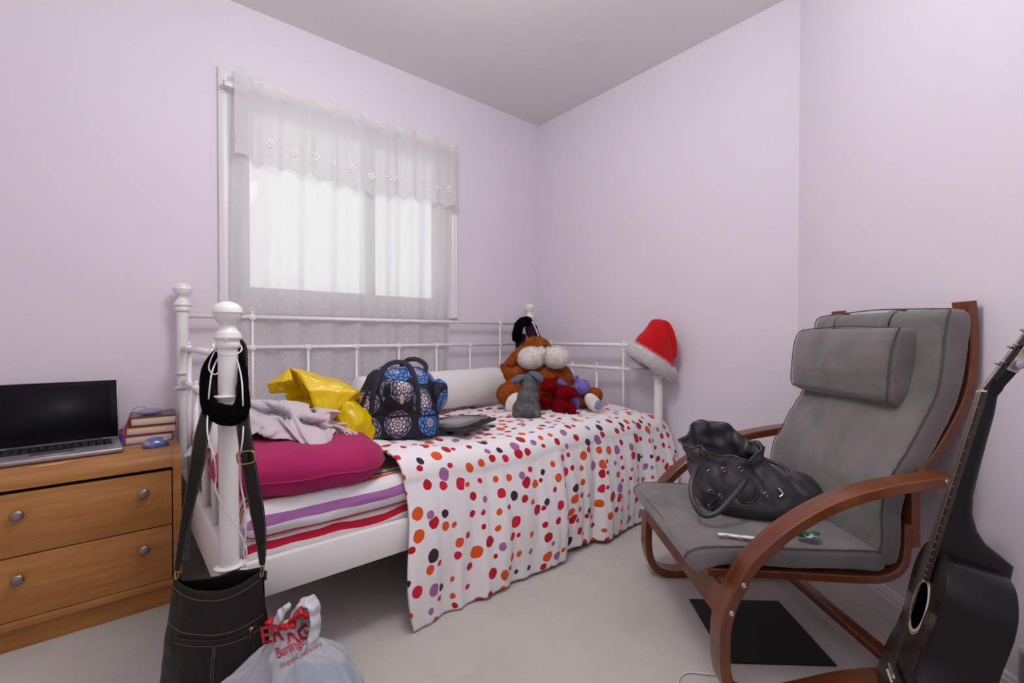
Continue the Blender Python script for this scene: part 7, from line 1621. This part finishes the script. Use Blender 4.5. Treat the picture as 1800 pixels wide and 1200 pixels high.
# ------------------------------------------------------------------ on the armchair
M_gl = plain('grey_leather', (56, 55, 57), .36, 0, .15, 12, .5, 35, .5, dist=.004)
gb = empty('slouchy_handbag', VF(.762, 1.425, .389), -YAW, 'slouchy dark grey leather handbag with looped handles on the armchair seat', 'bag')
s8 = 1.46 / 800
lv = [(0.0, .01, .0, .165, .100), (.03, .0, .0, .178, .112), (.07, -.03, .01, .155, .105), (.105, -.06, .02, .128, .095), (.135, -.075, .03, .115, .085), (.160, -.082, .035, .118, .088), (.180, -.085, .04, .120, .090)]
Q = crom([(a, b_, c) for a, b_, c, d, e in lv], 4); Q2 = crom([(d, e, 0) for a, b_, c, d, e in lv], 4)
b = NB(); n = 110; rings = []
for i, q in enumerate(Q):
    z, xc, yc_ = q; rx, ry = Q2[i].x, Q2[i].y; ring = []; f = z / .18
    for k_ in range(n):
        a = 2 * pi * k_ / n
        pl = 1 + f * f * (.07 * sin(5 * a + .7) + .07 * sin(9 * a + 2)) + .03 * sin(13 * a) * f + .012 * sin(27 * a + z * 20) * f
        dz = f * f * (.012 * sin(3 * a + 2.6) + .007 * sin(7 * a))
        p = Vector((xc + rx * pl * cos(a), yc_ + ry * pl * sin(a), z + dz + .055 * f * f * max(0, sin(a)) ** 1 ))
        w = p * 11; p += Vector(noise.noise_vector(w)) * .012 * min(1, z * 18) + (Vector(noise.noise_vector(w * 2.4)) * .008) * min(1, z * 18) + Vector((cos(a), sin(a), 0)) * ((.010 * (.5 - abs(noise.noise(w * 1.7 + Vector((4, 4, 4)))) * 1.6)) * min(1, z * 18))
        ring.append(b.verts.new(p))
    rings.append(ring)
for a, c in zip(rings, rings[1:]):
    for k_ in range(n): b.faces.new((a[k_], a[(k_ + 1) % n], c[(k_ + 1) % n], c[k_]))
rim = [v.co.copy() for v in rings[-1]]; low = [v.co.copy() for v in rings[-9]]
b.faces.new(list(reversed(rings[0]))); bmesh.ops.recalc_face_normals(b, faces=b.faces)
hbv = BVHTree.FromBMesh(b)
o = obj('bag_body', b, M_gl, gb); m_ = o.modifiers.new('t', 'SOLIDIFY'); m_.thickness = .003; m_.offset = -1
b = NB(); tube(b, rim, .0030, 8, True); obj('rim_piping', b, M_gl, gb)
b = NB(); vs = [b.verts.new(p.lerp(sum(low, Vector()) / len(low), .12) - Vector((0, 0, .012))) for p in low]; b.faces.new(vs); obj('lining', b, plain('black_lining', (16, 15, 16), .9), gb, False)
b = NB(); ellip(b, (.135, .02, .045), (.115, .085, .055), (0, .12, .1), 48); ellip(b, (.21, -.02, .03), (.05, .045, .035), (0, .1, 0), 32)
for v in b.verts:
    w = v.co * 13; v.co += Vector(noise.noise_vector(w)) * .014 + Vector(noise.noise_vector(w * 2.6)) * .006; v.co.z = max(v.co.z, .001)
obj('slumped_end', b, M_gl, gb)
M_gun = plain('gunmetal', (170, 168, 172), .2, 1)
def hnd(pts, nm='handle', r=.0078): b = NB(); tube(b, crom(pts, 8), r, 12); return obj(nm, b, M_gl, gb)
def GL(px, py, d=1.40): return Vector(((px - 900) / 800 * d - .762, d - 1.425, .925 - (py - 591) / 800 * d - .387))
hnd([GL(1228, 822, 1.40), GL(1219, 840, 1.36), GL(1216, 865, 1.33), GL(1224, 893, 1.30), GL(1240, 908, 1.285), GL(1262, 903, 1.28), GL(1285, 880, 1.30), GL(1305, 855, 1.33), GL(1314, 842, 1.355)])
hnd([GL(1308, 794, 1.60), GL(1325, 799, 1.61), GL(1345, 808, 1.61), GL(1370, 818, 1.58), GL(1383, 828, 1.55), GL(1390, 842, 1.53)], r=.007)
# teardrop patch and its stitches, on the front of the bag
def front(px, py, off=.003):
    d = 1.2; X = lambda dd: (px - 900) / 800 * dd - .762; Zz = lambda dd: .925 - (py - 591) / 800 * dd - .387
    o0 = Vector((X(1.0), 1.0 - 1.425, Zz(1.0))); dr_ = (Vector((X(1.8), 1.8 - 1.425, Zz(1.8))) - o0).normalized()
    h = hbv.ray_cast(o0, dr_); return (h[0] - dr_ * off) if h[0] is not None else o0 + dr_ * .42
pts = []
for k_ in range(28):
    a = 2 * pi * k_ / 28; rx = 21 * (1 - .28 * max(0, sin(a))); pts.append((1316 + rx * cos(a), 862 - 26 * sin(a)))
c0 = front(1316, 862, .006)
b = NB(); cv = b.verts.new(c0); r1 = [b.verts.new(front(*p, .0045)) for p in pts]; r2 = [b.verts.new(front(*p, .0005)) for p in pts]
for k_ in range(28):
    b.faces.new((cv, r1[k_], r1[(k_ + 1) % 28])); b.faces.new((r1[k_], r2[k_], r2[(k_ + 1) % 28], r1[(k_ + 1) % 28]))
bmesh.ops.recalc_face_normals(b, faces=b.faces); tp_ = obj('teardrop_patch', b, M_gl, gb)
b = NB()
for k_ in range(40):
    a = -2.9 + 3.9 * k_ / 40; p = front(1316 + 18.5 * (1 - .25 * max(0, sin(a))) * cos(a), 862 - 23.5 * sin(a), .0062); ellip(b, p, (.0013, .0010, .0010), seg=6)
obj('stitching', b, plain('pale_grey_thread', (128, 124, 124), .7), tp_)
for px, py in ((1248, 831), (1273, 827), (1303, 826), (1250, 866), (1268, 874), (1250, 892), (1348, 871), (1375, 866)):
    c = front(px, py, .002); b = NB(); tube(b, [c + Vector((.0062 * cos(2 * pi * k_ / 16), 0, .0062 * sin(2 * pi * k_ / 16))) for k_ in range(16)], .0018, 6, True); obj('eyelet', b, M_gun, gb)
for q in (((1250, 866), (1262, 874), (1252, 884), (1250, 893)), ((1268, 873), (1258, 880), (1252, 892))):
    b = NB(); tube(b, crom([front(*p, .006) for p in q], 6), .0042, 8, flat=.002); obj('tie', b, M_gl, gb)
b = NB(); P = [front(1370, 860, .004), front(1378, 870, .006), front(1372, 876, .004)]; tube(b, crom(P, 6), .0045, 8); obj('handle_ring', b, M_gun, gb)

# little things on the seat
zp = .925
cl = empty('white_hair_clip', VF(.598, 1.215, .386), -YAW, 'slim white twisted plastic clip lying on the armchair seat', 'clip')
cl.rotation_euler = (0, 0, -YAW - .25)
b = NB(); P = crom([(-.042, 0, .004), (-.03, 0, .005), (-.012, .002, .004), (.008, -.001, .004), (.03, .001, .0035), (.055, 0, .003)], 8); n = len(P)
tube(b, P, [.0036 + .0034 * abs(sin(3.2 * pi * i / n)) for i in range(n)], 10, flat=.0032); obj('clip_body', b, plain('white_clip_plastic', (234, 228, 230), .35), cl)
wp = empty('sweet_wrapper', VF(.790, 1.222, .385), -YAW, 'crumpled green and silver wrapper beside the grey handbag', 'wrapper')
def wrap(nm, c, s_, mat, sd):
    b = NB(); q = bmesh.ops.create_icosphere(b, subdivisions=3, radius=1)
    for v in b.verts:
        v.co = Vector((v.co.x * s_[0], v.co.y * s_[1], v.co.z * s_[2])); v.co += Vector(noise.noise_vector(v.co * 60 + Vector((sd, 0, 0)))) * .007; v.co += Vector(c); v.co.z = max(v.co.z, .0008)
    return obj(nm, b, mat, wp, False)
wrap('green_film', (-.008, 0, .008), (.017, .012, .008), plain('green_foil', (24, 126, 70), .25, .3), 1)
wrap('silver_film', (.012, -.008, .006), (.022, .008, .004), plain('silver_foil', (210, 206, 212), .2, .8), 5)
wrap('green_film', (.022, .004, .007), (.018, .007, .004), plain('green_foil', (24, 126, 70), .25, .3), 9)
